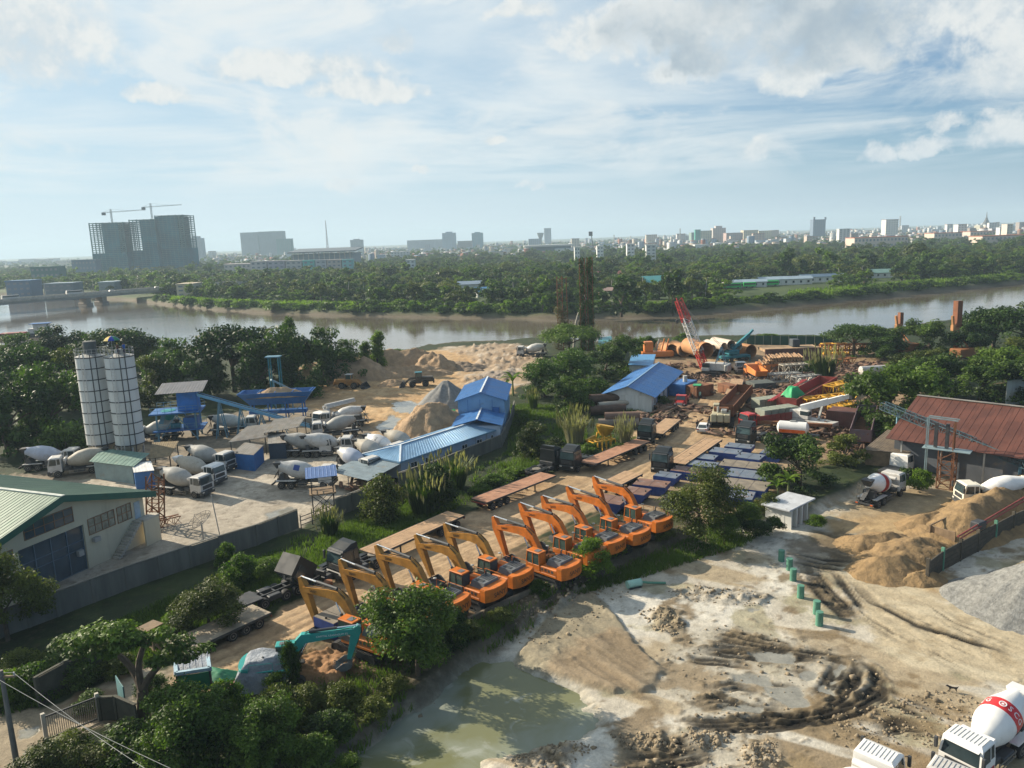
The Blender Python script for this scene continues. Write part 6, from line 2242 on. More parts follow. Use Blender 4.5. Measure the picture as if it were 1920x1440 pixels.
def heap(name,label,px,w,d,h,m,rz=0.0,seed=1,z=0.0,ridge=0.0,cat='sand heap',rough=.16,power=1.0,xy=None):
 """poured heap: ridge cone with slumps, meshed as one surface reaching a little below the ground"""
 n,k = 56,44
 u,v = np.meshgrid(np.linspace(-1.12,1.12,n),np.linspace(-1.12,1.12,k),indexing='ij')
 x,y = u*w/2,v*d/2
 uu = np.maximum(np.abs(u)-ridge,0)/(1-ridge)
 r = np.sqrt(uu ** 2+v ** 2)
 r = r*(1 + .32*(fbm(u*1.3+seed,v*1.3,seed,3) - .5))
 z_ = h*np.clip(1.0-r,-.2,1) ** 1 if power == 1.0 else h*np.sign(1-r)*np.abs(np.clip(1-r,-.2,1)) ** power
 an = np.arctan2(v,uu+1e-6)
 z_ = z_+np.where(r < 1,1,.2)*(fbm(x * .8+seed,y * .8,seed+4,4) - .5)*h*rough*2+(fbm(an*4.5+seed,r*1.1,seed+9,3) - .5)*h * .16*np.clip(r*(1.1-r)*4,0,1)
 z_ = z_ - .06
 c = at(*px,z) if xy is None else xy
 V = np.stack([x,y,z_],-1).reshape(-1,3)
 i = np.arange(n*k).reshape(n,k)
 F = np.stack([i[:-1,:-1],i[1:,:-1],i[1:,1:],i[:-1,1:]],-1).reshape(-1,4)
 me = np_mesh(name,V,F,[m],True)
 o = link(name,me,None,(float(c[0]),float(c[1]),z),rz)
 return tag(o,label,cat)
heap('sand_load','heap of sand lying in the blue aggregate hopper',(0,0),L * .8,3.6,1.4,SANDM,hv(A,B),3,4.9,.3,'sand heap',xy=A+(B-A) * .52+np.array([-.1,1.6]))
# rear conveyor and frame above the hopper
A,B = at(508,712,7.5),at(556,735,4.5)
b = MB()
b.bar((A[0],A[1],7.5),(B[0],B[1],4.5),.9,.3)
for f in (.1,.8):
 q = A+(B-A)*f
 b.bar((q[0],q[1],0),(q[0],q[1],7.2-3*f),.2)
tag(b.build('feed_conveyor',LTBLUE),'short pale blue feed conveyor above the sand hopper','conveyor')
p = thing('gantry_tower','tall teal frame with a flat top behind the sand hopper','frame',at(522,762),0)
for x in (-1,1):
 for y in (-.7,.7):
  MB().bar((x,y,0),(x,y,10.5),.22).build('post',TEALD,p)
MB().box(-1.6,1.4,-1,1,10.5,10.7).build('top_plate',LTBLUE,p)
# heaps of the sand yard
heap('sand_heap','long brown sand ridge left behind the yellow loader',(636,712),30,11,5.2,SANDM,R(14),11,0,.45)
heap('sand_heap','high sand bank in front of the river vegetation',(735,692),34,13,5.2,SANDM,R(8),12,0,.4)
heap('sand_heap','lower sunlit sand bank facing the loaders',(765,703),24,9,2.4,SANDM,R(6),17,0,.4,rough=.25)
heap('sand_heap','sand heap with a steep right flank near the mud road',(812,692),15,12,4.4,SANDM,R(-10),13,0,.2)
heap('sand_heap','small sand heap left of the dark loader',(735,722),7,5,1.4,SANDM,R(10),18,0,.3)
heap('gravel_heap','grey gravel cone behind the blue two storey block',(838,757),13.5,13,5.0,GRAVELD,0,14,0,.05,'gravel heap',.05)
heap('sand_heap','large brown sand heap beside the long blue roof',(812,822),19,15,6.2,SANDM,R(35),15,0,.2)
heap('earth_heap','dark rubble bank beside the muddy track at the shore',(862,690),16,9,1.8,mat('dark_earth',(.20,.15,.105),.95,0,.25,.9,1,.4),R(-30),16,0,.3,'earth heap',.35)
heap('earth_heap','grey rubble bank right of the muddy track',(940,705),12,9,1.5,mat('grey_earth',(.27,.22,.175),.95,0,.25,.9,1,.4),R(-30),26,0,.3,'earth heap',.35)
b = MB()
for i in range(12):
 x,y = rnd.uniform(-3,3),rnd.uniform(-1.5,1.5)
 b.bar((x,y,0),(x+rnd.uniform(-.4,.4),y,rnd.uniform(1,3)),.15)
b.bar((-3,0,2.0),(3,.5,2.3),.2).bar((-3,-1,1.2),(3,-1,1.4),.2)
tag(b.build('timber_jetty',TIMBER,None,(*at(776,668),-.5)),'dark timber jetty frame at the river edge','jetty')
# long blue roofed office with hipped end, two further blocks behind it
N0 = np.array(at(752,899))
HB = R(51.5)
p = thing('office_building','long low office with pale blue hipped roof above the concrete wall','building',N0,HB)
Lb,Wb,Eb,Rb = 21.4,7.0,2.7,3.7
b = MB()
b.box(0,Lb,0,.15,-.2,Eb).box(0,Lb,Wb - .15,Wb,-.2,Eb).box(0,.15,.15,Wb - .15,-.2,Eb).box(Lb - .15,Lb,.15,Wb - .15,-.2,Eb)
b.build('wall',WALLP,p)
for i in range(9):
 MB().box(i*2.7 + .02,i*2.7 + .10,-.03,-.002,-.2,Eb).build('panel_joint',GREYST,p)
def window_y(parent,y,x0,x1,z0,z1,out=-1,frame=None,glass=None):
 b = MB()
 t = .07
 ys,ye = y+out * .05,y-out * .04
 b.box(x0,x1,ys,ye,z0,z0+t).box(x0,x1,ys,ye,z1-t,z1).box(x0,x0+t,ys,ye,z0+t,z1-t).box(x1-t,x1,ys,ye,z0+t,z1-t).box((x0+x1)/2-t/2,(x0+x1)/2+t/2,ys,ye,z0+t,z1-t)
 w = b.build('window',frame or WHITEP,parent)
 MB().box(x0+t,x1-t,y+out * .015,y-out * .03,z0+t,z1-t).build('pane',glass or CABGLASS,w)
for x in (2.0,5.0,9.5,13.0,16.5,20):
 window_y(p,0,x,x+1.3,.9,1.95)
o = .45
sheets(p,(-o,-o,Eb),(Lb,-o,Eb),(Lb,Wb/2,Rb),(3.6,Wb/2,Rb),20,SHEETP)
sheets(p,(Lb,Wb+o,Eb),(-o,Wb+o,Eb),(3.6,Wb/2,Rb),(Lb,Wb/2,Rb),20,SHEETP)
sheets(p,(-o,Wb+o,Eb),(-o,-o,Eb),(3.6,Wb/2 - .01,Rb),(3.6,Wb/2 + .01,Rb),7,SHEETP)
b = MB()
b.bar((-o,-o,Eb + .10),(3.6,Wb/2,Rb + .10),.25,.08).bar((-o,Wb+o,Eb + .10),(3.6,Wb/2,Rb + .10),.25,.08).bar((3.6,Wb/2,Rb + .10),(Lb,Wb/2,Rb + .10),.3,.08)
b.build('ridge_cap',mat('pale_cap',(.62,.68,.72),.45),p)
b = MB().box(-o - .08,Lb,-o - .06,-o - .005,Eb - .18,Eb + .08).box(-o - .06,-o - .005,-o - .005,Wb+o,Eb - .18,Eb + .08)
b.build('gutter',SHEETP,p)
for x in (7.5,18.5):
 MB().box(x,x + .8,-.45,-.06,.9,1.6,.04).build('air_conditioner',WHITED,p)
c_ = thing('canopy','grey sheet canopy on thin posts at the end of the long office','canopy',N0,HB)
sheets(c_,(-7.0,-1.2,1.9),(-.6,-.6,2.45),(-.6,Wb + .2,2.45),(-7.0,Wb,1.9),9,mat('grey_blue_sheet',(.16,.21,.24),.5,.2,.15,.5,0,.25))
for x,y in ((-6.8,-.9),(-6.8,Wb * .45),(-6.8,Wb - .2),(-3.6,-.9),(-3.6,Wb - .2)):
 MB().bar((x,y,0),(x,y,1.92+(.25 if x > -5 else 0)),.09).build('post',GREYST,c_)
bx = lambda x,y: N0+np.array([x*math.cos(HB)-y*math.sin(HB),x*math.sin(HB)+y*math.cos(HB)])
p = thing('office_annex','blue roofed annex joining the long office to the taller block','building',bx(21.2,-1.0),HB+R(35))
MB().box(0,8.4,0,7.4,-.2,3.4).build('wall',WALLP,p)
sheets(p,(-.35,-.4,3.45),(8.4,-.4,3.45),(8.4,3.7,4.5),(-.35,3.7,4.5),8,SHEETB)
sheets(p,(8.4,7.8,3.45),(-.35,7.8,3.45),(-.35,3.7,4.5),(8.4,3.7,4.5),8,SHEETB)
MB().bar((-.35,3.7,4.62),(8.4,3.7,4.62),.3,.08).build('ridge_cap',mat('pale_cap',(0,0,0)),p)
p = thing('two_storey_block','two storey blue sheet block with bright blue gable roof','building',bx(28.0,3.4),HB+R(35))
b = MB().box(0,14,0,8.0,-.2,6.0)
b.prism([(0.0,6.0),(8.0,6.0),(4.0,7.3)],0,.12)
for i in range(len(b.v)-6,len(b.v)):
 x,y,z = b.v[i]
 b.v[i] = (y,x,z)
b.build('wall',mat('blue_panel_wall',(.20,.36,.56),.55,0,.1,.6,0,.15),p)
sheets(p,(-.5,-.5,5.87),(14.5,-.5,5.87),(14.5,4.0,7.36),(-.5,4.0,7.36),14,SHEETB)
sheets(p,(14.5,8.5,5.87),(-.5,8.5,5.87),(-.5,4.0,7.36),(14.5,4.0,7.36),14,SHEETB)
MB().bar((-.5,4.0,7.48),(14.5,4.0,7.48),.3,.08).build('ridge_cap',mat('pale_cap',(0,0,0)),p)
for y in (2.1,4.2,6.3):
 MB().box(-.03,-.002,y - .04,y + .04,-.2,6.1).build('panel_joint',SHEETB,p)
MB().box(-.75,-.05,.9,2.0,3.6,4.7,.05).build('air_conditioner',BLUEP,p)
MB().box(-.7,0,.6,2.3,3.45,3.58).build('bracket',RUSTS,p)
tag(MB().hexa([(0,-.2,0),(.1,-.2,0),(.1,1.6,0),(0,1.6,0),(0,.3,2.6),(.1,.3,2.6),(.1,.9,2.6),(0,.9,2.6)]).build('green_net',TARPG,None,(*bx(23.2,10.2),1.8),HB),'green net hanging at the corner of the two storey block','net')
# guard tower with blue roof
p = thing('guard_tower','open guard tower on thin legs with a small blue roof','watchtower',at(608,960),R(15))
for x in (-1.3,1.3):
 for y in (-1.1,1.1):
  MB().bar((x,y,0),(x,y,5.0),.12).build('leg',DKGREY,p)
MB().box(-1.6,1.6,-1.4,1.4,2.7,2.85).build('platform',TIMBER,p)
b = MB()
for z in (3.3,3.8):
 b.bar((-1.3,-1.1,z),(1.3,-1.1,z),.06).bar((-1.3,1.1,z),(1.3,1.1,z),.06).bar((-1.3,-1.1,z),(-1.3,1.1,z),.06).bar((1.3,-1.1,z),(1.3,1.1,z),.06)
b.build('railing',DKGREY,p)
b = MB()
for y in (-1.1,1.1):
 b.bar((-1.3,y,.2),(1.3,y,2.6),.08).bar((1.3,y,.2),(-1.3,y,2.6),.08)
b.build('brace',DKGREY,p)
sheets(p,(-1.9,-1.7,5.0),(1.9,-1.7,5.0),(1.9,1.7,5.45),(-1.9,1.7,5.45),4,mat('blue_guard_roof',(.09,.16,.34),.5,.1,.1))
# blue roofed house in the machine yard, and its smaller neighbours
A,B = at(1225,748,0),at(1246,722,0)
HH = R(67)
p = thing('site_house','white walled site house with bright blue gable roof','house',at(1222,772),HH)
Lh,Wh = 27.0,9.0
MB().box(0,Lh,0,Wh,-.2,3.0).build('wall',WALLW,p)
b = MB()
b.prism([(0,3.0),(Wh,3.0),(Wh/2,4.7)],0,.1)
b.v = [(y,x,z) for x,y,z in b.v]
b.build('gable',WALLW,p)
sheets(p,(-.7,-.9,2.85),(Lh + .7,-.9,2.85),(Lh + .7,Wh/2,4.75),(-.7,Wh/2,4.75),16,SHEETB)
sheets(p,(Lh + .7,Wh + .9,2.85),(-.7,Wh + .9,2.85),(-.7,Wh/2,4.75),(Lh + .7,Wh/2,4.75),16,SHEETB)
MB().bar((-.7,Wh/2,4.86),(Lh + .7,Wh/2,4.86),.3,.08).build('ridge_cap',SHEETP,p)
for i,x in enumerate((2,6,10,18,22)):
 window_y(p,0,x,x+1.4,.9,2.2)
for x in (4.2,14.2):
 MB().box(x,x+1.1,-.06,-.002,0,2.3).build('door',BLUEP,p)
for i in range(5):
 MB().box(1+i*5.2,1.12+i*5.2,-.1,-.002,-.2,2.9).build('pilaster',WALLW,p)
shed('blue_roofed_hut','small hut with a light blue roof behind the site house','hut',[(1180,706),(1222,708),(1228,690),(1186,690)],2.8,WALLW,mat('light_blue_sheet',(.10,.30,.55),.5,.1,.12),.5,.5)
shed('teal_roofed_hut','hut with a teal roof among the trees near the shore','hut',[(1122,670),(1148,666),(1146,654),(1124,657)],3.2,WALLW,mat('teal_sheet',(.10,.33,.36),.5,.1,.12),.5,.4)
def container(label,a,c,m,w=2.5,h=2.6,z=0.0):
 A,B = at(*a),at(*c)
 L = float(np.hypot(*(B-A)))
 p = thing('container',label,'container',A,hv(A,B),None,z)
 b = MB().box(0,L,0,w,.05,h,.04)
 n = int(L / .35)
 for i in range(n):
  x = .2+(L - .4)*i/n
  b.box(x,x + .14,-.03,0.0,.25,h - .2)
 b.build('body',m,p)
 for i in range(2):
  MB().box(-.05,-.002,.08+i*w/2,w/2 - .06+i*w/2,.2,h - .15,.01).build('door',m,p)
 return p
container('blue shipping container beside the site house',(1254,742),(1284,745),BLUEP,6.0)
MB().cyl((2.2,3,2.6),(2.2,3,3.9),.45).build('water_drum',WHITED,bpy.data.objects['container'])
container('rust brown container next to the blue one',(1286,744),(1306,748),RUSTS,5.0,2.4)
# rusty barn
P0 = at(1660,822,4.0)
HBN = R(-46)
p = thing('barn','large barn with rust brown sheet roof at the right','barn',P0,HBN)
Lr = 46.0
yr,zr,ze = 11.8,8.0,4.0
sheets(p,(0,0,ze),(Lr,0,ze),(Lr,yr,zr),(0,yr,zr),22,RUSTROOF)
sheets(p,(Lr,2*yr,ze),(0,2*yr,ze),(0,yr,zr),(Lr,yr,zr),22,RUSTROOF)
MB().bar((0,yr,zr + .13),(Lr,yr,zr + .13),.6,.09).build('ridge_cap',OLDROOF,p)
b = MB().box(.8,Lr - .5,1.2,1.35,-1,ze + .30).box(.8,.95,1.35,2*yr-1.35,-1,ze + .3).box(.8,Lr - .5,2*yr-1.35,2*yr-1.2,-1,ze + .3)
b.build('wall',mat('dark_barn_wall',(.085,.095,.11),.8,0,.2,.5,.1,.3),p)
b = MB().prism([(1.4,ze + .3),(2*yr-1.4,ze + .3),(yr,zr - .1)],.8,.9)
b.v = [(y,x,z) for x,y,z in b.v]
b.build('gable',TIMBER,p)
for i in range(9):
 x = 2+i*5
 MB().bar((x,.5,-1),(x,.5,ze),.2).build('post',GREYST,p)
shed('lean_to','low tile roofed lean-to in front of the rusty barn','lean-to',[(1622,872),(1700,878),(1742,858),(1664,846)],2.2,TIMBER,mat('brown_tile',(.17,.135,.10),.9,0,.25,1.2,.4,.4),.5,.9,n=9)
p,Q = shed('white_walled_lean_to','white panelled stall beside the barn under a flat sheet','stall',[(1680,868),(1732,872),(1736,852),(1690,848)],2.8,WALLW,OLDROOF,.3,.2,n=5)
# teal frame tower and truss conveyor in front of the barn
p = thing('elevator_tower','tall teal pipe frame with rusty lower lattice in front of the barn','tower',at(1748,898),R(-40))
hh = 8.3
PALET = mat('pale_teal_pipe',(.22,.30,.32),.55,.1,.15,1,0,.25)
for x,y in ((-.9,-.5),(-.9,.5),(2.2,-.5),(2.2,.5)):
 MB().bar((x,y,-.8),(x,y,hh if x < 0 else hh - .4),.13).build('post',PALET if x < 0 else RUSTS,p)
MB().bar((-.9,-.5,hh),(2.6,-.5,hh - .1),.13).build('beam',PALET,p)
MB().bar((-.9,.5,hh),(2.6,.5,hh - .1),.13).build('beam',PALET,p)
MB().box(-1.3,4.2,-.9,.9,4.2,4.3).build('platform',PALET,p)
b = MB().lattice((1.6,0,-.8),(1.6,0,4.2),2.2,1.8,4,.12,.08)
b.build('lower_lattice',RUSTS,p)
for s in (-.5,.8):
 MB().bar((s + .6,0,4.4),(s + .6,0,7.6),.4).build('pipe',DKGREY,p)
A,B = at(1655,760,7.2),at(1930,872,3.2)
p = thing('truss_conveyor','pale teal truss conveyor crossing in front of the barn roof','conveyor',A,0)
d = B-A
b = MB().lattice((0,0,7.2),(d[0],d[1],3.2),1.1,1.0,26,.09,.055)
b.build('truss',mat('dull_teal_steel',(.055,.10,.12),.6,0,.15,1,0,.25),p)
b = MB().hexa([(0,-.4,7.1),(d[0],d[1] - .4,3.1),(d[0],d[1] + .4,3.1),(0,.4,7.1),(0,-.4,7.2),(d[0],d[1] - .4,3.2),(d[0],d[1] + .4,3.2),(0,.4,7.2)])
b.build('belt',BLACK,p)
for f in (.12,.95):
 MB().bar((d[0]*f,d[1]*f,-.8),(d[0]*f,d[1]*f,7.2-4*f - .5),.25).build('leg',LTBLUE,p)
# latrine hut
HT = hv(at(1440,982,YARD),at(1476,992,YARD))
p = thing('latrine_hut','white latrine hut with grey flat roof and red doors','hut',at(1440,982,YARD),hv(at(1440,982),at(1464,990)) ,None,YARD)
o_ = at(1440,982,YARD)
fr,bk = at(1470,990,YARD),at(1512,968,YARD)
w_ = float(np.hypot(*(fr-o_)))
l_ = float(np.hypot(*(bk-fr)))
p.rotation_euler = (0,0,hv(fr,bk))
p.location = (fr[0],fr[1],YARD)
MB().box(0,l_,0,w_ + .4,-.2,2.2).build('wall',WALLW,p)
b = MB().box(-.5,l_ + .3,-.9,w_ + .7,2.22,2.42,.03)
b.build('roof_slab',mat('pale_patched_roof',(.46,.48,.50),.7,0,.12,.8,.2,.35,(.16,.15,.14)),p)
for i in range(4):
 x = .3+i*(l_ - .4)/4
 MB().box(x,x + .8,-.05,-.002,0,1.9,.01).build('door',mat('brick_red_door',(.33,.07,.035),.7,0,.2) if i in (1,2,3) else DKGREY,p)
 MB().box(x - .28,x - .06,-.85,-.002,0,2.2).build('partition',WALLW,p)
# sand bays at the right: two lines of stepped timber panels with sand between
FRONT = [(1738,1092),(1766,1070),(1799,1052),(1832,1034),(1865,1016),(1898,998),(1932,982),(1966,966),(2000,950)]
p = thing('bay_wall','front wall of dark timber panels holding back the yellow sand','retaining wall',at(*FRONT[0],YARD),0,None,YARD)
o_ = at(*FRONT[0],YARD)
PANEL = mat('dark_panel',(.070,.062,.048),.85,0,.3,1.2,.3,.45,(.15,.12,.08))
for i in range(len(FRONT)-1):
 a,c = at(*FRONT[i],YARD)-o_,at(*FRONT[i+1],YARD)-o_
 h_ = hv(a,c)
 L = float(np.hypot(*(c-a)))
 for k in range(5):
  MB().box(.12,L - .12,-.07,.07,-.2+k * .46,.24+k * .46,.015).build('plank',PANEL,p,(a[0],a[1],0),h_)
 MB().box(-.1,.1,-.16,.16,-.3,2.45,.02).build('post',GRNPOST if i % 3 == 1 else PANEL,p,(a[0],a[1],0),h_)
BACK = [(1742,1012),(1770,998),(1804,983),(1838,968),(1872,952),(1908,936),(1945,920)]
p = thing('bay_wall','rear wall of short brown panels behind the yellow sand ridge','retaining wall',at(*BACK[0],YARD),0,None,YARD)
o_ = at(*BACK[0],YARD)
for i in range(len(BACK)-1):
 a,c = at(*BACK[i],YARD)-o_,at(*BACK[i+1],YARD)-o_
 h_ = hv(a,c)
 L = float(np.hypot(*(c-a)))
 MB().box(.1,.22,-2.6,.0,-.2,1.6,.02).build('panel',TIMBER,p,(a[0],a[1],0),h_)
 MB().bar((0,0,1.65),(L - .02,0,1.65),.12).build('rail',TIMBER,p,(a[0],a[1],0),h_)
 MB().box(-.08,.08,-.08,.08,-.2,1.7).build('post',TIMBER,p,(a[0],a[1],0),h_)
a,c = at(1800,1032,YARD),at(1935,950,YARD)
mid = (a+c)/2+np.array([-1.2,1.8])
heap('sand_ridge','long yellow sand ridge between the timber bay walls',(0,0),float(np.hypot(*(c-a)))*2.0,10.5,2.9,SANDY,hv(a,c),31,YARD,.6,'sand heap',.16,xy=mid+(c-a) * .42)
heap('sand_slope','lumpy yellow sand spilling from the open end of the bays',(1700,1040),13,8,1.5,SANDY,R(30),32,YARD,.3,'sand heap',.25)
heap('sand_heap','round brown sand heap with a dark flank in front of the bays',(1664,1072),8.5,6.6,1.8,SANDY,R(5),33,YARD,.25,rough=.08)
heap('sand_heap','brown sand heap with a scooped face further back',(1645,1020),9.5,6,1.3,SANDY,R(8),34,YARD,.35,rough=.2)
heap('sand_heap','smooth brown sand heap behind the rear bay wall',(1742,985),9,6,1.6,SANDY,R(20),35,YARD,.2,rough=.07)
heap('sand_heap','low sand heap farthest back behind the rear bay wall',(1790,965),7,4.5,1.2,SANDY,R(20),36,YARD,.2,rough=.1)
heap('gravel_heap','big pale grey gravel heap at the right edge',(0,0),17,14,4.2,GRAVEL,R(20),37,YARD,.2,'gravel heap',.06,xy=at(1965,1130,YARD))
heap('sand_spill','sand spill at the foot of the timber bay corner',(1725,1088),5.2,3.4,1.1,SANDY,R(10),38,YARD,.2,'sand heap',.2)
b = MB()
a,c = at(1796,1006,1.9),at(1945,918,2.2)
b.tube([(a[0],a[1],1.9),(c[0],c[1],2.2)],.09,8).tube([(a[0] + .25,a[1] - .1,1.75),(c[0] + .25,c[1] - .1,2.0)],.07,8)
tag(b.build('red_pipe',REDOLD),'pair of red pipes running along the crest of the bay wall','pipe')
q = at(1834,985,1.7)
tag(MB().box(-.7,.7,-.5,.5,0,.9,.1).box(.7,1.4,-.2,.2,.2,.6,.05).build('vibrator_motor',DKGREY,None,(q[0],q[1],1.3),R(30)),'dark motor block beside the red pipes on the sand','motor')
# low dark revetment at the front of the gravel
# concrete apron joint kerb is part of the ground; green posts
POSTS = [((1465,1052),'with a dark cap nearest the excavators'),((1480,1068),'with an orange top'),((1487,1088),'third from the far end'),
 ((1501,1120),'fourth from the far end, standing by a mud clump'),((1531,1150),'with a pale concrete top'),((1536,1171),'nearest to the camera')]
for i,((x,y),w) in enumerate(POSTS):
 q = at(x,y,YARD)
 p = thing('green_post','green painted concrete filled pipe post '+w,'post',q,0,'green posts in the settling yard',YARD)
 b = MB().lathe((0,0,-.2),(0,0,1),[(0,.32),(1.40,.32),(1.40,.27)],18)
 b.build('pipe',GRNPOST,p,smooth=True)
 MB().lathe((0,0,1.12),(0,0,1),[(0,.268),(.05,.268)],16).build('fill',RUSTO if i == 1 else CONCL,p)
p = thing('mud_pump','pale green pump lying at the edge of the settling yard','pump',at(1188,1102,YARD),R(20),None,YARD)
MB().cyl((-.7,0,.45),(.8,0,.45),.38,n=14).build('casing',mat('pale_green_casing',(.30,.50,.42),.6,0,.15,1,0,.3),p)
MB().box(-.6,.7,-.4,.4,0,.12).build('skid',DKGREY,p)
MB().tube([(.8,0,.45),(1.6,-.2,.3),(3.2,-.6,.12)],.12,8).build('pipe',GRNPOST,p)
# vegetation
LEAF_A = leaf_mat('leaf_mid_green',(.016,.038,.009),(.115,.185,.026),.32)
LEAF_B = leaf_mat('leaf_deep_green',(.012,.032,.010),(.080,.145,.024),.30)
LEAF_C = leaf_mat('leaf_bright_green',(.035,.080,.012),(.15,.23,.028),.5)
LEAF_D = leaf_mat('leaf_olive',(.028,.044,.009),(.14,.165,.030),.32)
REED = leaf_mat('pale_reed',(.14,.145,.06),(.40,.37,.26),.35)
GRASSM = leaf_mat('grass_blade',(.030,.065,.010),(.13,.20,.028),.45)
def leaf_cloud(cen,rad,n,leaf,seed,flat=.7,up=.45,asp=.62):
 """n leaves spread over clumps (centres cen, radii rad): arrays of diamond leaves with a shade each"""
 g = np.random.RandomState(seed)
 cen,rad = np.asarray(cen,float),np.asarray(rad,float)
 pr = rad ** 2/(rad ** 2).sum()
 k = g.choice(len(cen),n,p=pr)
 d = g.normal(size=(n,3))
 d /= np.linalg.norm(d,axis=1)[:,None]
 rr = g.uniform(0,1,n) ** .38
 # ragged clump surfaces
 rr *= 1 + .35*np.sin(d[:,0]*5+k)*np.sin(d[:,1]*6+k*2.3)*np.sin(d[:,2]*5+k*1.7)
 pos = cen[k]+d*(rad[k]*rr)[:,None]*np.array([1,1,flat])
 nrm = d * .55+np.array([0,0,up])+g.normal(size=(n,3)) * .50
 nrm /= np.linalg.norm(nrm,axis=1)[:,None]
 t = np.cross(nrm,g.normal(size=(n,3)))
 t /= np.linalg.norm(t,axis=1)[:,None]+1e-9
 b = np.cross(nrm,t)
 s = leaf*g.uniform(.65,1.35,n)[:,None]
 droop = -nrm*s * .12
 V = np.stack([pos-t*s * .75+droop,pos+b*s*asp * .6,pos+t*s * .75+droop,pos-b*s*asp * .6],1).reshape(-1,3)
 F = np.arange(4*n).reshape(n,4)
 cl = g.uniform(.05,.95,len(cen))
 var = np.clip(cl[k] * .7+g.normal(0,.17,n) + .1,0,1)
 return V,F,var
def crown_mesh(name,cen,rad,n,leaf,m,seed,**kw):
 V,F,var = leaf_cloud(cen,rad,n,leaf,seed,**kw)
 return np_mesh(name,V,F,[m],False,{'var': ('FACE',var)})
def limb(b,p0,p1,r0,r1,bend=.3,n=4,g=None):
 p0,p1 = Vector(p0),Vector(p1)
 pts = []
 off = Vector((g.uniform(-1,1),g.uniform(-1,1),.3))*bend*(p1-p0).length * .3
 for i in range(n+1):
  f = i/n
  pts.append(p0.lerp(p1,f)+off*math.sin(math.pi*f))
 for i in range(n):
  b.cyl(pts[i],pts[i+1],r0+(r1-r0)*i/n,r0+(r1-r0)*(i+1)/n,7,i == n-1)
 return b
def broad_proto(seed,W,Ht,nclump,n,leaf,m,low=.25,form='round',trunk_r=.22,bark=BARK,limbs=7,skirt=False):
 """returns (crown mesh, trunk mesh) of a broadleaf tree W wide, Ht high, its base at the origin"""
 g = random.Random(seed)
 cen,rad = [],[]
 nl = 6
 lobes = [(2*math.pi*k/nl+g.uniform(-.4,.4),g.uniform(.42,.72),g.uniform(.38,.74)) for k in range(nl)] + [(g.uniform(0,6),.15,.84),(g.uniform(0,6),.3,.6)]
 for i in range(nclump):
  a = g.uniform(0,2*math.pi)
  if form == 'round':
   la,lr,lz = lobes[i % len(lobes)]
   r,z = 0,0
   dv = Vector((g.gauss(0,1),g.gauss(0,1),g.gauss(.25,.9))).normalized()*W*g.uniform(.08,.21)
   if skirt and i % 4 == 0:
    dv = Vector((g.gauss(0,.5)*W * .38,g.gauss(0,.5)*W * .38,0))
    la,lr,lz = 0,0,g.uniform(.08,.3)
   cen.append((lr*W/2*math.cos(la)+dv.x,lr*W/2*math.sin(la)+dv.y,min(Ht * .95,max(Ht*low,lz*Ht+dv.z))))
   rad.append(W*g.uniform(.075,.15))
   continue
  elif form == 'umbrella':
   ring = math.sqrt(g.uniform(0.02,1))
   r = W/2 * .86*ring
   z = Ht*(.93 - .30*ring ** 2+g.uniform(-.10,.03))
  elif form == 'bush':
   q = g.uniform(0,1)
   ring = math.sqrt(max(0,1-q*q))*g.uniform(.35,1.0)
   z = Ht*(.12 + .72*q)
   r = W/2 * .84*ring
  else:                                # column
   q = g.uniform(0,1)
   r = W/2 * .7*g.uniform(.2,1)*(1.1 - .7*q)
   z = Ht*(.04 + .9*q)
  cen.append((r*math.cos(a),r*math.sin(a),z))
  rad.append(W*g.uniform(.10,.19)*(1.0 if form != 'column' else 1.5))
 fl = {'round': .75,'umbrella': .42,'bush': .7,'column': .9}[form]
 me = crown_mesh('crown',cen,rad,n,leaf,m,seed,flat=fl)
 b = MB()
 g2 = random.Random(seed+1)
 if form in ('round','umbrella'):
  fork = Vector((g2.uniform(-.2,.2),g2.uniform(-.2,.2),Ht*(.30 if form == 'round' else .38)))
  limb(b,(0,0,-.4),fork,trunk_r*1.3,trunk_r,.1,3,g2)
  for c in sorted(cen,key=lambda c: g2.random())[:limbs]:
   limb(b,fork,c,trunk_r * .55,.04,.35,4,g2)
 else:
  for i in range(5):
   c = cen[i]
   limb(b,(c[0] * .1,c[1] * .1,-.3),(c[0] * .8,c[1] * .8,c[2]),trunk_r * .5,.03,.2,3,g2)
 return me,b.mesh('trunk',bark)
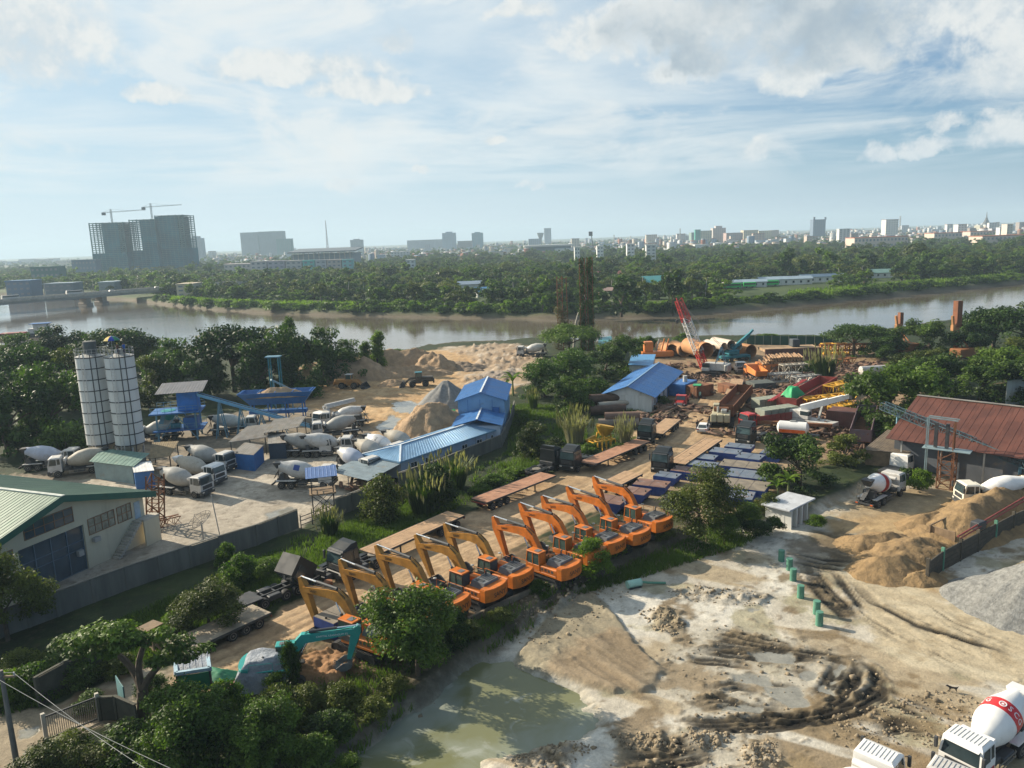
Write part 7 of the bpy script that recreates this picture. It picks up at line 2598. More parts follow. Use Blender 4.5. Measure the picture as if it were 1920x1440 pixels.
def palm_proto(seed,Ht,nf,L,m,seg=6,far=False):
 g = random.Random(seed)
 b = MB()
 lean = Vector((g.uniform(-.12,.12)*Ht,g.uniform(-.12,.12)*Ht,Ht))
 n = 5
 pts = [Vector((lean.x*(i/n) ** 1.6,lean.y*(i/n) ** 1.6,Ht*i/n-(.4 if i == 0 else 0))) for i in range(n+1)]
 for i in range(n):
  b.cyl(pts[i],pts[i+1],.20 - .02*i,.20 - .02*(i+1),7,i == n-1)
 tr = b.mesh('trunk',PALEBARK)
 V,F,var = [],[],[]
 for k in range(nf):
  a = 2*math.pi*k/nf+g.uniform(-.2,.2)
  el = g.uniform(-.2,1.1)
  d = Vector((math.cos(a),math.sin(a),0))
  s = Vector((-math.sin(a),math.cos(a),0))
  p = pts[-1].copy()
  prev = None
  ll = L*g.uniform(.8,1.1)
  for i in range(seg+1):
   f = i/seg
   ang = el-f*f*1.5
   w = ll * .16*(math.sin(math.pi*min(1,f * .9 + .12)) + .05)
   up = Vector((0,0,1))
   cur = (p-s*w-up*w * .55,p.copy(),p+s*w-up*w * .55)
   if prev is not None:
    for q in ((prev[0],prev[1],cur[1],cur[0]),(prev[1],prev[2],cur[2],cur[1])):
     i0 = len(V)
     # leaflets: leave gaps along each side
     a0,a1,b1,b0 = q
     V += [tuple(a0),tuple(a1),tuple(b1),tuple(a0.lerp(b0,.62))]
     F.append((i0,i0+1,i0+2,i0+3))
     var.append(min(1,max(0,g.gauss(.5,.2))))
   prev = cur
   p = p+(d*math.cos(ang)+up*math.sin(ang))*(ll/seg)
 return np_mesh('crown',V,F,[m],False,{'var': ('FACE',np.array(var))}),tr
def blades_proto(seed,Ht,W,n,m,width=.05,plume=0.0,lean=.5):
 """clump of tall blades, some carrying plumes"""
 g = np.random.RandomState(seed)
 V,F,var = [],[],[]
 for i in range(n):
  a,r = g.uniform(0,6.28),W/2*math.sqrt(g.uniform(0,1)) * .5
  x,y = r*math.cos(a),r*math.sin(a)
  h = Ht*g.uniform(.5,1.0)
  dx,dy = math.cos(a)*lean*h*g.uniform(.1,.7),math.sin(a)*lean*h*g.uniform(.1,.7)
  sx,sy = -math.sin(a)*width,math.cos(a)*width
  q = [(x,y,0),(x+dx * .35,y+dy * .35,h * .6),(x+dx,y+dy,h*g.uniform(.8,1))]
  i0 = len(V)
  V += [(x-sx,y-sy,0),(x+sx,y+sy,0),(q[1][0]+sx,q[1][1]+sy,q[1][2]),(q[1][0]-sx,q[1][1]-sy,q[1][2]),(q[2][0]+sx * .2,q[2][1]+sy * .2,q[2][2]),(q[2][0]-sx * .2,q[2][1]-sy * .2,q[2][2])]
  F += [(i0,i0+1,i0+2,i0+3),(i0+3,i0+2,i0+4,i0+5)]
  var += [g.uniform(.1,.7)]*2
 me = np_mesh('blades',V,F,[m],False,{'var': ('FACE',np.array(var))})
 pl = None
 if plume:
  V,F,var = [],[],[]
  for i in range(int(n*plume)):
   a,r = g.uniform(0,6.28),W/2*math.sqrt(g.uniform(0,1))
   r *= 1.25
   x,y,z = r*math.cos(a),r*math.sin(a),Ht*g.uniform(.55,1.15)*(1.1 - .35*r/W)
   for k in range(3):
    b_ = k*2.1
    i0 = len(V)
    cx,cy = math.cos(b_) * .09,math.sin(b_) * .09
    V += [(x,y,z - .35),(x+cx,y+cy,z),(x + .12*math.cos(a),y + .12*math.sin(a),z + .42),(x-cx,y-cy,z)]
    F.append((i0,i0+1,i0+2,i0+3))
    var.append(g.uniform(.5,1))
  pl = np_mesh('plumes',V,F,[REED],False,{'var': ('FACE',np.array(var))})
 return me,pl
def banana_proto(seed,Ht,n=9):
 g = random.Random(seed)
 b = MB().cyl((0,0,-.2),(0,0,Ht * .5),.16,.10,8)
 st = b.mesh('stem',mat('banana_stem',(.16,.19,.07),.7))
 V,F,var = [],[],[]
 for k in range(n):
  a = 2*math.pi*k/n+g.uniform(-.3,.3)
  el = g.uniform(.5,1.3)
  d,s = Vector((math.cos(a),math.sin(a),0)),Vector((-math.sin(a),math.cos(a),0))
  p = Vector((0,0,Ht * .5))
  prev = None
  for i in range(7):
   f = i/6
   w = Ht * .085*math.sin(math.pi*min(1,.12+f * .88)) + .01
   cur = (p-s*w+Vector((0,0,w * .3)),p.copy(),p+s*w+Vector((0,0,w * .3)))
   if prev:
    for q in ((prev[0],prev[1],cur[1],cur[0]),(prev[1],prev[2],cur[2],cur[1])):
     i0 = len(V)
     V += [tuple(c) for c in q]
     F.append((i0,i0+1,i0+2,i0+3))
     var.append(g.uniform(.4,.9))
   prev = cur
   ang = el-f*1.6
   p = p+(d*math.cos(ang)+Vector((0,0,1))*math.sin(ang))*Ht * .6/6
 return np_mesh('leaf_blades',V,F,[LEAF_C],False,{'var': ('FACE',np.array(var))}),st
PRO = {}
def proto_set(kind,variants):
 PRO[kind] = variants
# kind -> list of (crown, trunk, width, height)
proto_set('near',[(*broad_proto(101,9,8,75,15000,.20,LEAF_A,.18,'round',.20),9,8),(*broad_proto(102,9,8,75,15000,.20,LEAF_D,.16,'round',.18),9,8)])
proto_set('bushn',[(*broad_proto(111,5,3.6,55,6500,.17,LEAF_A,0,'bush',.12),5,3.6),(*broad_proto(112,5,3.6,55,6500,.17,LEAF_C,0,'bush',.12),5,3.6),(*broad_proto(113,5,3.6,50,5500,.17,LEAF_D,0,'bush',.12),5,3.6)])
proto_set('mid',[(*broad_proto(121,11,10,70,7000,.38,LEAF_A,.14,'round',.28,skirt=True),11,10),(*broad_proto(122,11,10,70,7000,.38,LEAF_B,.12,'round',.28,skirt=True),11,10),(*broad_proto(123,11,10,60,6500,.38,LEAF_D,.14,'round',.28,skirt=True),11,10)])
proto_set('umb',[(*broad_proto(131,15,10,80,7000,.38,LEAF_B,.3,'umbrella',.32,limbs=12),15,10),(*broad_proto(132,15,10,70,6500,.38,LEAF_A,.3,'umbrella',.32,limbs=12),15,10)])
proto_set('col',[(*broad_proto(141,4,9,46,4500,.26,LEAF_C,0,'column',.2),4,9),(*broad_proto(142,4,9,46,4500,.26,LEAF_A,0,'column',.2),4,9)])
proto_set('bushm',[(*broad_proto(151,6,4,45,2600,.32,LEAF_A,0,'bush',.15),6,4),(*broad_proto(152,6,4,45,2600,.32,LEAF_C,0,'bush',.15),6,4)])
proto_set('far',[(*broad_proto(161,11,10,40,1300,.85,LEAF_A,.1,'round',.3,limbs=3,skirt=True),11,10),(*broad_proto(162,11,10,40,1300,.85,LEAF_B,.1,'round',.3,limbs=3,skirt=True),11,10),(*broad_proto(163,13,9,36,1200,.85,LEAF_D,.1,'umbrella',.3,limbs=3),13,9),(*broad_proto(164,12,11,36,1300,.85,LEAF_C,.1,'round',.3,limbs=3,skirt=True),12,11)])
proto_set('farbush',[(*broad_proto(171,8,4.5,34,850,.65,LEAF_C,0,'bush',.15),8,4.5),(*broad_proto(172,8,4.5,34,850,.65,LEAF_A,0,'bush',.15),8,4.5)])
proto_set('palm',[(*palm_proto(181,9,18,3.6,LEAF_D,6),7,11),(*palm_proto(182,8,16,3.4,LEAF_A,6),7,10)])
proto_set('banana',[(*banana_proto(191,3.2),3,3.2)])
gr_,pl_ = blades_proto(201,3.0,4.0,620,LEAF_A,.045,.13,.95)
proto_set('reed',[(gr_,pl_,4,3.2)])
gr2_,pl2_ = blades_proto(203,3.0,4.0,520,REED,.05,.22,.9)
proto_set('dryreed',[(gr2_,pl2_,4,3.2)])
NAMES = {'near': 'broadleaf_tree','bushn': 'shrub','mid': 'broadleaf_tree','umb': 'spreading_tree','col': 'vine_covered_tree','bushm': 'shrub','far': 'broadleaf_tree','farbush': 'bank_shrub',
 'palm': 'palm_tree','banana': 'banana_plant','reed': 'tall_grass','dryreed': 'tall_grass'}
CATS = {'near': 'tree','bushn': 'shrub','mid': 'tree','umb': 'tree','col': 'tree','bushm': 'shrub','far': 'tree','farbush': 'shrub','palm': 'palm','banana': 'banana plant','reed': 'tall grass','dryreed': 'tall grass'}
PARTN = {'banana': ('leaf_blades','stem'),'reed': ('blades','plumes'),'dryreed': ('blades','plumes')}
def plant_at(kind,xy,h,w,label,group=None,z=0.0,v=None,rz=None):
 pv = PRO[kind][rnd.randrange(len(PRO[kind])) if v is None else v]
 crown,trunk,W0,H0 = pv
 p = thing(NAMES[kind],label,CATS[kind],xy,rnd.uniform(0,6.28) if rz is None else rz,group,z)
 p.scale = (w/W0,w/W0,h/H0)
 a,b = PARTN.get(kind,('crown','trunk'))
 link(a,crown,p)
 if trunk is not None:
  link(b,trunk,p)
 return p
def plant(kind,px,hpx,wpx,label,group=None,z=0.0,v=None):
 xy = at(*px,z)
 s = scale_at(xy[0],xy[1],z)
 dep = math.atan2(CAM_H-z,float(np.hypot(*xy)))
 return plant_at(kind,xy,hpx/(s*math.cos(dep)) * .97,wpx/s,label,group,z,v)
PL = [
 ('near',(782,1268),158,205,'large leafy tree standing in front of the second and third excavators',0),
 ('bushn',(850,1215),80,90,'leafy shrub joined to the right foot of the large tree',0),
 ('near',(1312,1000),118,150,'round bushy tree with several thin trunks beyond the last excavator',1),
 ('near',(392,1185),95,140,'leafy tree overhanging the low trailer at the lower left',1),
 ('near',(15,1200),175,175,'dark leafy tree at the left edge in front of the warehouse',1),
 ('mid',(1500,912),98,130,'dense tree between the pontoons and the latrine hut',0),
 ('mid',(1582,872),58,84,'small tree in front of the blue and red ended bed',2),
 ('bushm',(1440,905),40,60,'leafy shrub at the right end of the pontoons',0),
 ('banana',(1478,925),48,52,'banana plant beside the latrine hut',0),
 ('banana',(1458,930),36,40,'smaller banana plant left of the other one',0),
 ('bushn',(720,975),90,105,'olive shrub left of the plumed grass beside the guard tower',2),
 ('reed',(795,962),78,85,'plumed tall grass growing below the grey canopy',0),
 ('bushn',(822,955),92,95,'green shrub with seed plumes below the long blue roof',0),
 ('reed',(850,915),62,85,'plumed grass right of the green shrub under the office wall',0),
 ('reed',(620,1005),52,50,'tall grass clump at the foot of the guard tower',0),
 ('mid',(1010,862),70,95,'spreading small tree left of the two black trucks',2),
 ('dryreed',(1078,832),66,60,'pale dry pampas grass left of the dark pipes',0),
 ('dryreed',(1172,842),60,34,'pale plumed grass beside the truck with pale cowl',0),
 ('reed',(1000,768),38,26,'small reed clump behind the two storey block',0),
 ('bushm',(1085,775),58,66,'sparse shrub between the reed clump and the dark pipes',0),
 ('banana',(962,742),56,48,'banana plant at the corner of the two storey block',0),
 ('mid',(1022,745),74,88,'leafy tree right of the muddy shore track',1),('mid',(1080,735),82,105,'broad tree in the middle of the clump by the site house',1),
 ('mid',(1135,712),68,90,'tree behind the blue roof of the site house',0),('umb',(1068,668),62,112,'tree on the shore under the vine draped pylon',1),
 ('mid',(1168,700),74,78,'rounded tree left of the light blue roofed hut',0),('mid',(1062,772),68,78,'small tree at the near foot of the clump',0),
 ('bushm',(1115,745),40,70,'bright low shrub beside the site house gable',1),('bushm',(1205,668),24,46,'shrub left of the orange hydraulic machine',0),
 ('mid',(18,850),150,150,'tree at the left edge behind the mixers',1),('mid',(98,830),150,140,'tall dark tree left of the silos',1),('umb',(55,765),120,150,'wide tree at the left edge of the riverside wood',0),
 ('mid',(140,770),120,120,'tree close behind the left silo',2),('mid',(112,700),90,105,'tree standing nearest the moored boat',1),('umb',(222,705),92,160,'flat topped tree rising behind the silos',0),
 ('mid',(40,705),80,120,'tree at the far left of the river edge',1),('bushm',(120,850),60,110,'shrubby growth behind the left mixers',0),('bushm',(60,840),50,90,'low growth at the left edge behind the mixers',0),
 ('mid',(280,765),100,92,'tree right of the right silo',2),('mid',(325,742),108,110,'tree behind the batching tower roof',1),('mid',(265,700),60,90,'smaller tree over the top of the right silo',0),
 ('umb',(440,735),128,165,'largest flat crowned tree of the riverside wood',0),('mid',(392,745),92,110,'tree under the flat crown behind the conveyor',1),('mid',(488,748),110,120,'dark tree behind the aggregate hopper',1),
 ('mid',(548,738),128,120,'tall creeper hung tree left of the sand ridge',1),('mid',(605,722),108,105,'tree behind the long sand ridge',1),('mid',(648,708),72,84,'last tree of the wood towards the open water',1),
 ('bushm',(575,745),36,70,'bright shrub at the left end of the sand ridge',1),('palm',(512,700),92,60,'palm poking out of the riverside wood',0),('col',(546,690),98,40,'narrow creeper covered stem above the wood',0),
 ('col',(686,702),64,34,'left creeper draped trunk at the water edge',0),('col',(711,700),82,42,'taller creeper draped trunk at the water edge',0),('bushm',(747,674),22,34,'round shrub at the water edge',1),('bushm',(668,710),26,60,'low shrub before the draped trunks',1),
 ('mid',(1665,812),130,150,'big tree between the machine yard and the barn',0),('mid',(1725,790),112,130,'big tree directly behind the barn ridge',0),('mid',(1640,778),78,110,'tree at the end of the telescopic boom',0),
 ('mid',(1762,745),84,110,'tree in front of the taller piling rig',0),('mid',(1838,752),86,120,'tree behind the right part of the barn',0),('mid',(1895,745),98,120,'tree near the grey roof at the right edge',0),('mid',(1945,760),100,130,'tree at the right edge behind the barn',0),
 ('mid',(1712,715),56,100,'tree in front of the slim piling rig',2),('mid',(1750,700),46,80,'small tree between the two piling rigs',2),('mid',(1842,705),56,100,'tree right of the taller piling rig',2),('mid',(1900,700),70,110,'tree in the back row at the right',2),
 ('umb',(1600,668),62,112,'wide tree on the river bank above the log pile',0),('mid',(1645,668),60,90,'tree on the river bank left of the slim rig',0),('mid',(1742,668),70,96,'tree on the river bank between the rigs',0),('mid',(1660,676),46,80,'tree behind the slim rig',1),
 ('umb',(1862,665),92,140,'spreading tree on the river bank right of the rigs',0),('mid',(1925,660),96,140,'tree on the river bank at the right edge',1),('mid',(1820,672),66,100,'tree on the river bank just right of the rigs',1),
 ('bushm',(1725,915),40,50,'shrub beside the teal elevator tower',1),('bushm',(1700,905),30,50,'low shrub left of the elevator tower',0),('bushm',(1530,985),22,40,'weeds beside the latrine hut',1),('bushm',(1452,990),22,46,'weeds in front of the latrine hut',0),
 ('reed',(1545,715),62,60,'pale plumed reeds among the scrap right of the lattice sections',0),('bushm',(1520,700),26,50,'green weeds behind the plumed reeds',0),
 ('bushm',(1440,640),16,60,'weeds on the bank right of the pipes',1),('bushm',(1285,640),18,46,'weeds on the bank behind the pipes',1),('bushm',(1215,648),20,40,'weeds on the bank left of the pipes',1),('bushm',(1490,642),14,60,'low weeds on the bank behind the brown hull',0),('bushm',(1540,644),16,60,'low weeds on the bank before the wide tree',0),
 ('bushn',(250,1440),85,150,'shrub at the bottom edge below the iron gate',0),('bushn',(130,1452),60,130,'bright shrub at the bottom left corner',1),('bushn',(365,1440),105,140,'shrub at the foot of the big forked tree',0),('bushn',(465,1440),100,140,'dark shrub at the bottom edge right of the forked tree',0),
 ('bushn',(425,1352),78,100,'broad leaved shrub in front of the tarped shelter',1),('bushn',(525,1375),88,120,'shrub below the tarpaulin covered excavator',2),('bushn',(580,1330),46,90,'yellowish weeds in front of the soil mound',2),('bushn',(645,1330),50,90,'weeds at the top of the pond bank',2),
 ('bushn',(70,1300),58,100,'shrub along the lane at the lower left',1),('bushn',(15,1318),62,90,'shrub at the left edge by the lane',1),('bushn',(150,1282),48,100,'shrub on top of the dark lane wall',0),('bushn',(345,1345),62,90,'leafy shrub left of the tarped shelter',0),
 ('bushn',(590,1435),56,100,'shrub beside the pond at the bottom edge',0),('bushn',(650,1450),30,70,'sprig of leaves at the pond edge on the bottom',1),('bushn',(548,1290),92,46,'climbing vine over the teal excavator',0),('bushn',(520,1300),40,60,'weeds under the tarpaulin',1),
 ('bushn',(700,1345),36,80,'olive weeds on the pond bank',2),('bushn',(740,1300),34,70,'weeds under the large leafy tree',2),('bushn',(620,1385),50,110,'dark shrub halfway down the pond bank',0),
 ('bushn',(452,1098),62,84,'bright creeper heap against the yard wall',1),('bushn',(425,1058),44,46,'creeper hanging over the wall beside the dish',1),('bushn',(505,1075),30,80,'bright weeds at the bend of the grass strip',1),
 ('bushn',(1042,1082),42,74,'weeds behind the fifth excavator',0),('bushn',(1112,1072),66,84,'leafy shrub in front of the seventh excavator tail',1),('bushn',(1010,1112),26,50,'low weeds on the block wall',1),('bushn',(1150,1040),46,56,'leafy weeds by the eighth excavator',1),('bushn',(1190,1020),40,50,'weeds by the ninth excavator',0),('bushn',(1240,1008),26,60,'weeds by the farthest excavator',2),
 ('bushn',(940,1165),26,60,'weeds growing on the low block wall',2),('bushn',(880,1195),32,60,'weeds at the near end of the low wall',2),
 ('bushn',(1400,985),46,76,'creeper covered bank right of the round tree',0),('bushn',(1440,962),40,60,'creeper hedge above the latrine hut',2),('bushn',(1355,1000),40,70,'dark undergrowth under the round tree',0),('bushn',(1420,1000),26,70,'weeds at the foot of the creeper hedge',0),
 ('bushm',(925,908),20,60,'bright low hedge beside the red brown flatbed',1),('bushm',(968,892),18,60,'low hedge behind the red brown flatbed',1),('bushm',(900,925),18,50,'low hedge at the near end of the red brown flatbed',1),('bushm',(1105,852),22,50,'weeds under the yellow trestle',1),
 ('bushm',(1160,850),20,40,'weeds between the trestle and the truck',0),('bushm',(1240,760),20,40,'dark weeds at the wall of the site house',0),('bushm',(980,800),26,40,'weeds beside the sunken pool',0),
 ('near',(345,1448),150,190,'dark leafy tree rising from the bottom edge right of the gate',0),('near',(500,1452),118,150,'leafy tree at the bottom edge below the teal excavator',0),('bushn',(120,1262),44,90,'dark shrub on the slope under the yard wall',0),('bushn',(215,1262),40,90,'shrub on the slope behind the forked tree',2),
 ('bushn',(330,1180),36,70,'weeds left of the low trailer',1),('bushn',(40,1260),44,90,'shrub on the slope at the left edge',2),('near',(120,1470),90,170,'low tree crown at the bottom left under the wires',1),('bushn',(285,1300),34,70,'undergrowth at the foot of the lane wall',0),('bushn',(170,1330),34,70,'shrub hanging over the dark wall stub',0)]
for k,px,h,w,lab,v in PL:
 plant(k,px,h,w,lab,None,0.0,v)
# the big forked tree at the lower left, with layered sprays of leaves
b0 = at(268,1352)
p = thing('forked_tree','big dark forked tree with layered sprays of leaves at the lower left','tree',b0)
g = random.Random(5)
cl,rd = [],[]
for (x,y),z,r in [((120,1205),6.5,1.0),((150,1198),7.4,1.2),((185,1185),8.2,1.3),((222,1180),8.6,1.2),((232,1205),7.6,1.1),((190,1215),6.9,1.1),((150,1222),6.4,.9),
 ((300,1188),7.8,.9),((335,1205),6.8,1.1),((320,1232),6.0,.9),((295,1238),6.4,.8),((352,1228),5.6,.9),((248,1192),8.2,.8),((385,1215),5.6,.7),((270,1200),7.6,.8),((205,1225),6.3,.7)]:
 q = at(x,y,z)-b0
 cl.append((q[0],q[1],z))
 rd.append(r)
link('crown',crown_mesh('crown',cl,rd,6200,.21,LEAF_A,77,flat=.45,up=.8),p)
b = MB()
fork = (.2,.1,2.4)
limb(b,(0,0,-.4),fork,.50,.38,.15,4,g)
mains = [((-2.6,1.2,5.2),(0,1,2,6,5,15)),((.2,1.4,5.4),(3,4,7,14,12)),((2.2,1.0,4.6),(8,9,10,11,13))]
for m_,ids in mains:
 limb(b,fork,m_,.30,.17,.3,5,g)
 for i in ids:
  limb(b,m_,cl[i],.13,.03,.3,4,g)
b.build('trunk',BARK,p)
# grass: blades nobody could count
GZ = [([(0,1262),(560,1012),(640,985),(760,930),(850,910),(890,940),(690,1030),(560,1112),(330,1240),(250,1255),(80,1322),(0,1345)],9000,.42),
 ([(955,760),(1090,760),(1110,850),(1000,890),(890,920),(870,890),(950,850)],3600,.5),
 ([(470,1300),(700,1240),(900,1165),(1090,1085),(1320,985),(1440,985),(1400,1010),(1090,1105),(880,1235),(740,1335),(620,1440),(380,1440),(330,1330)],7500,.42),
 ([(1180,840),(1220,800),(1200,760),(1120,800),(1090,840)],900,.5)]
VV,FF,AA = [],[],[]
gg = np.random.RandomState(3)
for poly,n,h0 in GZ:
 P = np.array(PXP(poly))
 k = 0
 lo,hi = P.min(0),P.max(0)
 c = gg.uniform(lo,hi,(n*6,2))
 c = c[sd_poly(c[:,0],c[:,1],P) > .2]
 dens = fbm(c[:,0] * .16,c[:,1] * .16,77,3)
 c = c[dens > gg.uniform(.25,.58,len(c))][:n]
 hh_ = fbm(c[:,0] * .25,c[:,1] * .25,99,3)
 for j in range(5):
  a = gg.uniform(0,6.28,len(c))
  h = h0*(.5+1.3*hh_)*gg.uniform(.7,1.3,len(c))
  o = c+gg.normal(0,.16,c.shape)
  zb = np.where(sd_poly(o[:,0],o[:,1],np.array(Z_YARD)) > 0,YARD,0) - .06
  w = .035 + .03*gg.uniform(0,1,len(c))
  sx,sy = np.cos(a)*w,np.sin(a)*w
  lx,ly = -np.sin(a)*h * .5,np.cos(a)*h * .5
  q = np.stack([np.stack([o[:,0]-sx,o[:,1]-sy,zb],-1),np.stack([o[:,0]+sx,o[:,1]+sy,zb],-1),
 np.stack([o[:,0]+sx * .3+lx,o[:,1]+sy * .3+ly,zb+h],-1),np.stack([o[:,0]-sx * .3+lx,o[:,1]-sy * .3+ly,zb+h],-1)],1)
  VV.append(q.reshape(-1,3))
  AA.append(np.clip(hh_ * .9+gg.normal(0,.15,len(c)),0,1))
VV = np.vstack(VV)
tag(link('grass',np_mesh('grass',VV,np.arange(len(VV)).reshape(-1,4),[GRASSM],False,{'var': ('FACE',np.concatenate(AA))})),kind='stuff')
# far bank: woods, houses, bridge, towers, city
def on_px(px,dist):
 """place dist metres ahead (along the ground, camera y) at the photo column px"""
 d = _f+(px-960.0)/FPX*_r-(500-720.0)/FPX*_u
 return np.array([d[0]/d[1]*dist,dist])
def top_z(px,py,xy):
 """height of the point seen at px, py above place xy"""
 d = _f+(px-960.0)/FPX*_r-(py-720.0)/FPX*_u
 return CAM_H+d[2]/math.hypot(d[0],d[1])*math.hypot(*xy)
# trees one can tell apart on the far bank
gfar = random.Random(21)
n_in = 0
KEEPU = []
def clear_of(xy,tall=True):
 if tall:
  q = xy[0]/xy[1]
  for u0,u1,y in KEEPU:
   if u0 < q < u1 and y-75 < xy[1] < y+8:
    return False
 for (hx,hy,rr) in KEEP:
  if (xy[0]-hx) ** 2+(xy[1]-hy) ** 2 < rr*rr:
   return False
 return True
KEEP = []
HOUSES = [(('teal_roofed_hall','long hall with teal gable roof among the far bank trees','hall'),(1238,540),22,12,4.2,7.6,(.10,.34,.33),8),
 (('blue_roofed_house','pale house with a blue roof on the far bank','house'),(905,556),9,8,3.4,5.6,(.13,.33,.58),20),
 (('grey_roofed_house','two storey grey roofed house behind the blue roofed one','house'),(882,548),15,8,5.4,7.2,(.26,.33,.40),5),
 (('small_blue_roof_house','small house with pale blue roof half hidden by far bank trees','house'),(828,552),9,6,2.6,4.2,(.20,.40,.52),0),
 (('red_roofed_house','low red roofed house right of the vine pylon on the far bank','house'),(1140,523),26,9,3.4,6.0,(.24,.09,.07),-4),
 (('pink_house','small pinkish house low on the far bank','house'),(1138,553),9,6,2.6,4.2,(.42,.28,.24),0),
 (('white_house','small white house beside the teal roofed hall','house'),(1195,548),6,6,3.4,4.6,(.38,.42,.40),0),
 (('green_roofed_house','white house with green roof on the right part of the far bank','house'),(1655,520),20,7,3.2,5.4,(.18,.30,.26),-6),
 (('hut','small white hut near the bend of the far bank at the right','hut'),(1747,514),8,6,2.8,4.6,(.36,.30,.26),0),
 (('shed_row','long grey roofed shed of the bus depot on the far bank','shed'),(1470,533),30,9,3.4,4.8,(.26,.34,.40),-5),
 (('shed_row','second grey roofed shed right of the bus depot','shed'),(1540,528),26,9,3.4,4.8,(.28,.36,.42),-5),
 (('shed_row','grey roofed depot shed left of the green buses','shed'),(1395,538),24,8,3.2,4.4,(.20,.25,.36),-5)]
for (nm,lab,cat),px,w,d,e,rg,col,rot in HOUSES:
 xy = at(*px)
 KEEP.append((xy[0],xy[1],max(w,d) * .55))
 KEEPU.append(((xy[0]-w * .5)/xy[1],(xy[0]+w * .42)/xy[1],xy[1]))
 p = thing(nm,lab,cat,xy,R(rot))
 MB().box(-w/2,w/2,-d/2,d/2,-.5,e).build('wall',WALLW if 'pink' not in nm else mat('pink_wall',(.45,.28,.24),.85),p)
 b = MB()
 o = .6
 m_ = mat('far_roof_%s' % nm,col,.55,.05,.1,.3,0,.15)
 b.quad((-w/2-o,-d/2-o,e - .1),(w/2+o,-d/2-o,e - .1),(w/2+o,0,rg),(-w/2-o,0,rg),.12)
 b.quad((w/2+o,d/2+o,e - .1),(-w/2-o,d/2+o,e - .1),(-w/2-o,0,rg),(w/2+o,0,rg),.12)
 b.build('roof',m_,p)
 b = MB()
 for s in (-1,1):
  b.add([(s*w/2,-d/2,e),(s*w/2,d/2,e),(s*w/2,0,rg - .1),(s*(w/2 - .15),-d/2,e),(s*(w/2 - .15),d/2,e),(s*(w/2 - .15),0,rg - .1)],[(0,1,2),(5,4,3),(0,3,4,1),(1,4,5,2),(2,5,3,0)])
 b.build('gable',WALLW,p)
 for i in range(max(2,int(w/4))):
  x = -w/2+(i + .5)*w/max(2,int(w/4))
  MB().box(x - .6,x + .6,-d/2 - .06,-d/2 - .002,1.0,2.3).build('window',CABGLASS,p)
BUSG = mat('bright_green_bus',(.04,.50,.10),.4,0,.1)
for i,(px,L,w_) in enumerate([((1371,541),11,'leftmost, half behind bushes'),((1405,539),7,'second from the left'),((1438,536),13,'third from the left'),((1448,531),9,'set back behind the third'),((1476,532),8,'fourth, between the sheds'),((1512,527),13,'fifth, beside the white van'),((1545,524),8,'last on the right')]):
 xy = at(*px)
 KEEP.append((xy[0],xy[1],6))
 KEEPU.append(((xy[0]-4)/xy[1],(xy[0]+4)/xy[1],xy[1]))
 p = thing('bus','bright green bus parked at the depot on the far bank, '+w_,'bus',xy,R(-6),'green buses on the far bank')
 MB().box(-L/2,L/2,-1.25,1.25,.45,3.1,.15).build('body',BUSG,p)
 MB().box(-L/2 + .4,L/2 - .4,-1.27,1.27,1.7,2.5,.02).build('window_band',CABGLASS,p)
 for x in (-L/2+1.8,L/2-1.8):
  for s in (-1,1):
   wheel(p,x,s*1.1,.48,.3,s)
xy = at(1530,527)
p = thing('van','white van between the green buses on the far bank','van',xy,R(-6))
MB().box(-2.6,2.6,-1,1,.4,2.3,.15).build('body',WHITEP,p)
MB().box(1.4,2.62,-.9,.9,1.3,2.0,.02).build('windscreen',CABGLASS,p)
for x in (-1.6,1.6):
 for s in (-1,1):
  wheel(p,x,s * .9,.35,.22,s)
# the view needs these trees: front bushes along the bank, trees behind, palms between
GRP_B,GRP_T,GRP_P = 'shrubs along the far river bank','trees on the far river bank','palms on the far river bank'
def where(px):
 for lim,t in ((420,'near the bridge'),(640,'across from the riverside wood'),(820,'across from the sand ridge'),(1010,'across from the muddy shore'),(1200,'beside the vine covered columns'),(1400,'behind the red lattice boom'),(1620,'below the bus depot'),(1780,'left of the taller piling rig')):
  if px < lim:
   return t
 return 'at the right end of the river'
for i in range(112):
 px = 285+(1960-285)*(i+gfar.uniform(.1,.9))/112
 u_ = on_px(px,1.0)[0]
 y = float(far_bank(u_))+gfar.uniform(7,15)
 xy = (u_*y,y)
 big = 1.0 if 640 < px < 1380 else .72
 if clear_of(xy,False):
  plant_at('farbush',xy,gfar.uniform(3.6,6.6)*big,gfar.uniform(8,13),'%s shrub in the far bank fringe %s' % (('bright','mid green')[i % 2],where(px)),GRP_B,-.5,i % 2)
for i in range(150):
 px = 300+(1960-300)*(i+gfar.uniform(.1,.9))/150
 u_ = on_px(px,1.0)[0]
 near_ = 44 if px < 640 else (26 if px < 1380 else 40)
 y = float(far_bank(u_))+near_+gfar.uniform(0,46)
 xy = (u_*y,y)
 if clear_of(xy):
  plant_at('far',xy,gfar.uniform(5.5,12),gfar.uniform(7,16),'%s tree in the far bank wood %s' % (('mid green rounded','deep green rounded','olive flat topped','dark broad')[i % 4],where(px)),GRP_T,-.3,i % 4)
for i in range(34):
 px = gfar.uniform(600,1750)
 u_ = on_px(px,1.0)[0]
 y = float(far_bank(u_))+gfar.uniform(50,130)
 xy = (u_*y,y)
 if clear_of(xy):
  plant_at('palm',xy,gfar.uniform(11,14),gfar.uniform(7.5,9),'palm rising from the far bank wood '+where(px),GRP_P,-.3)
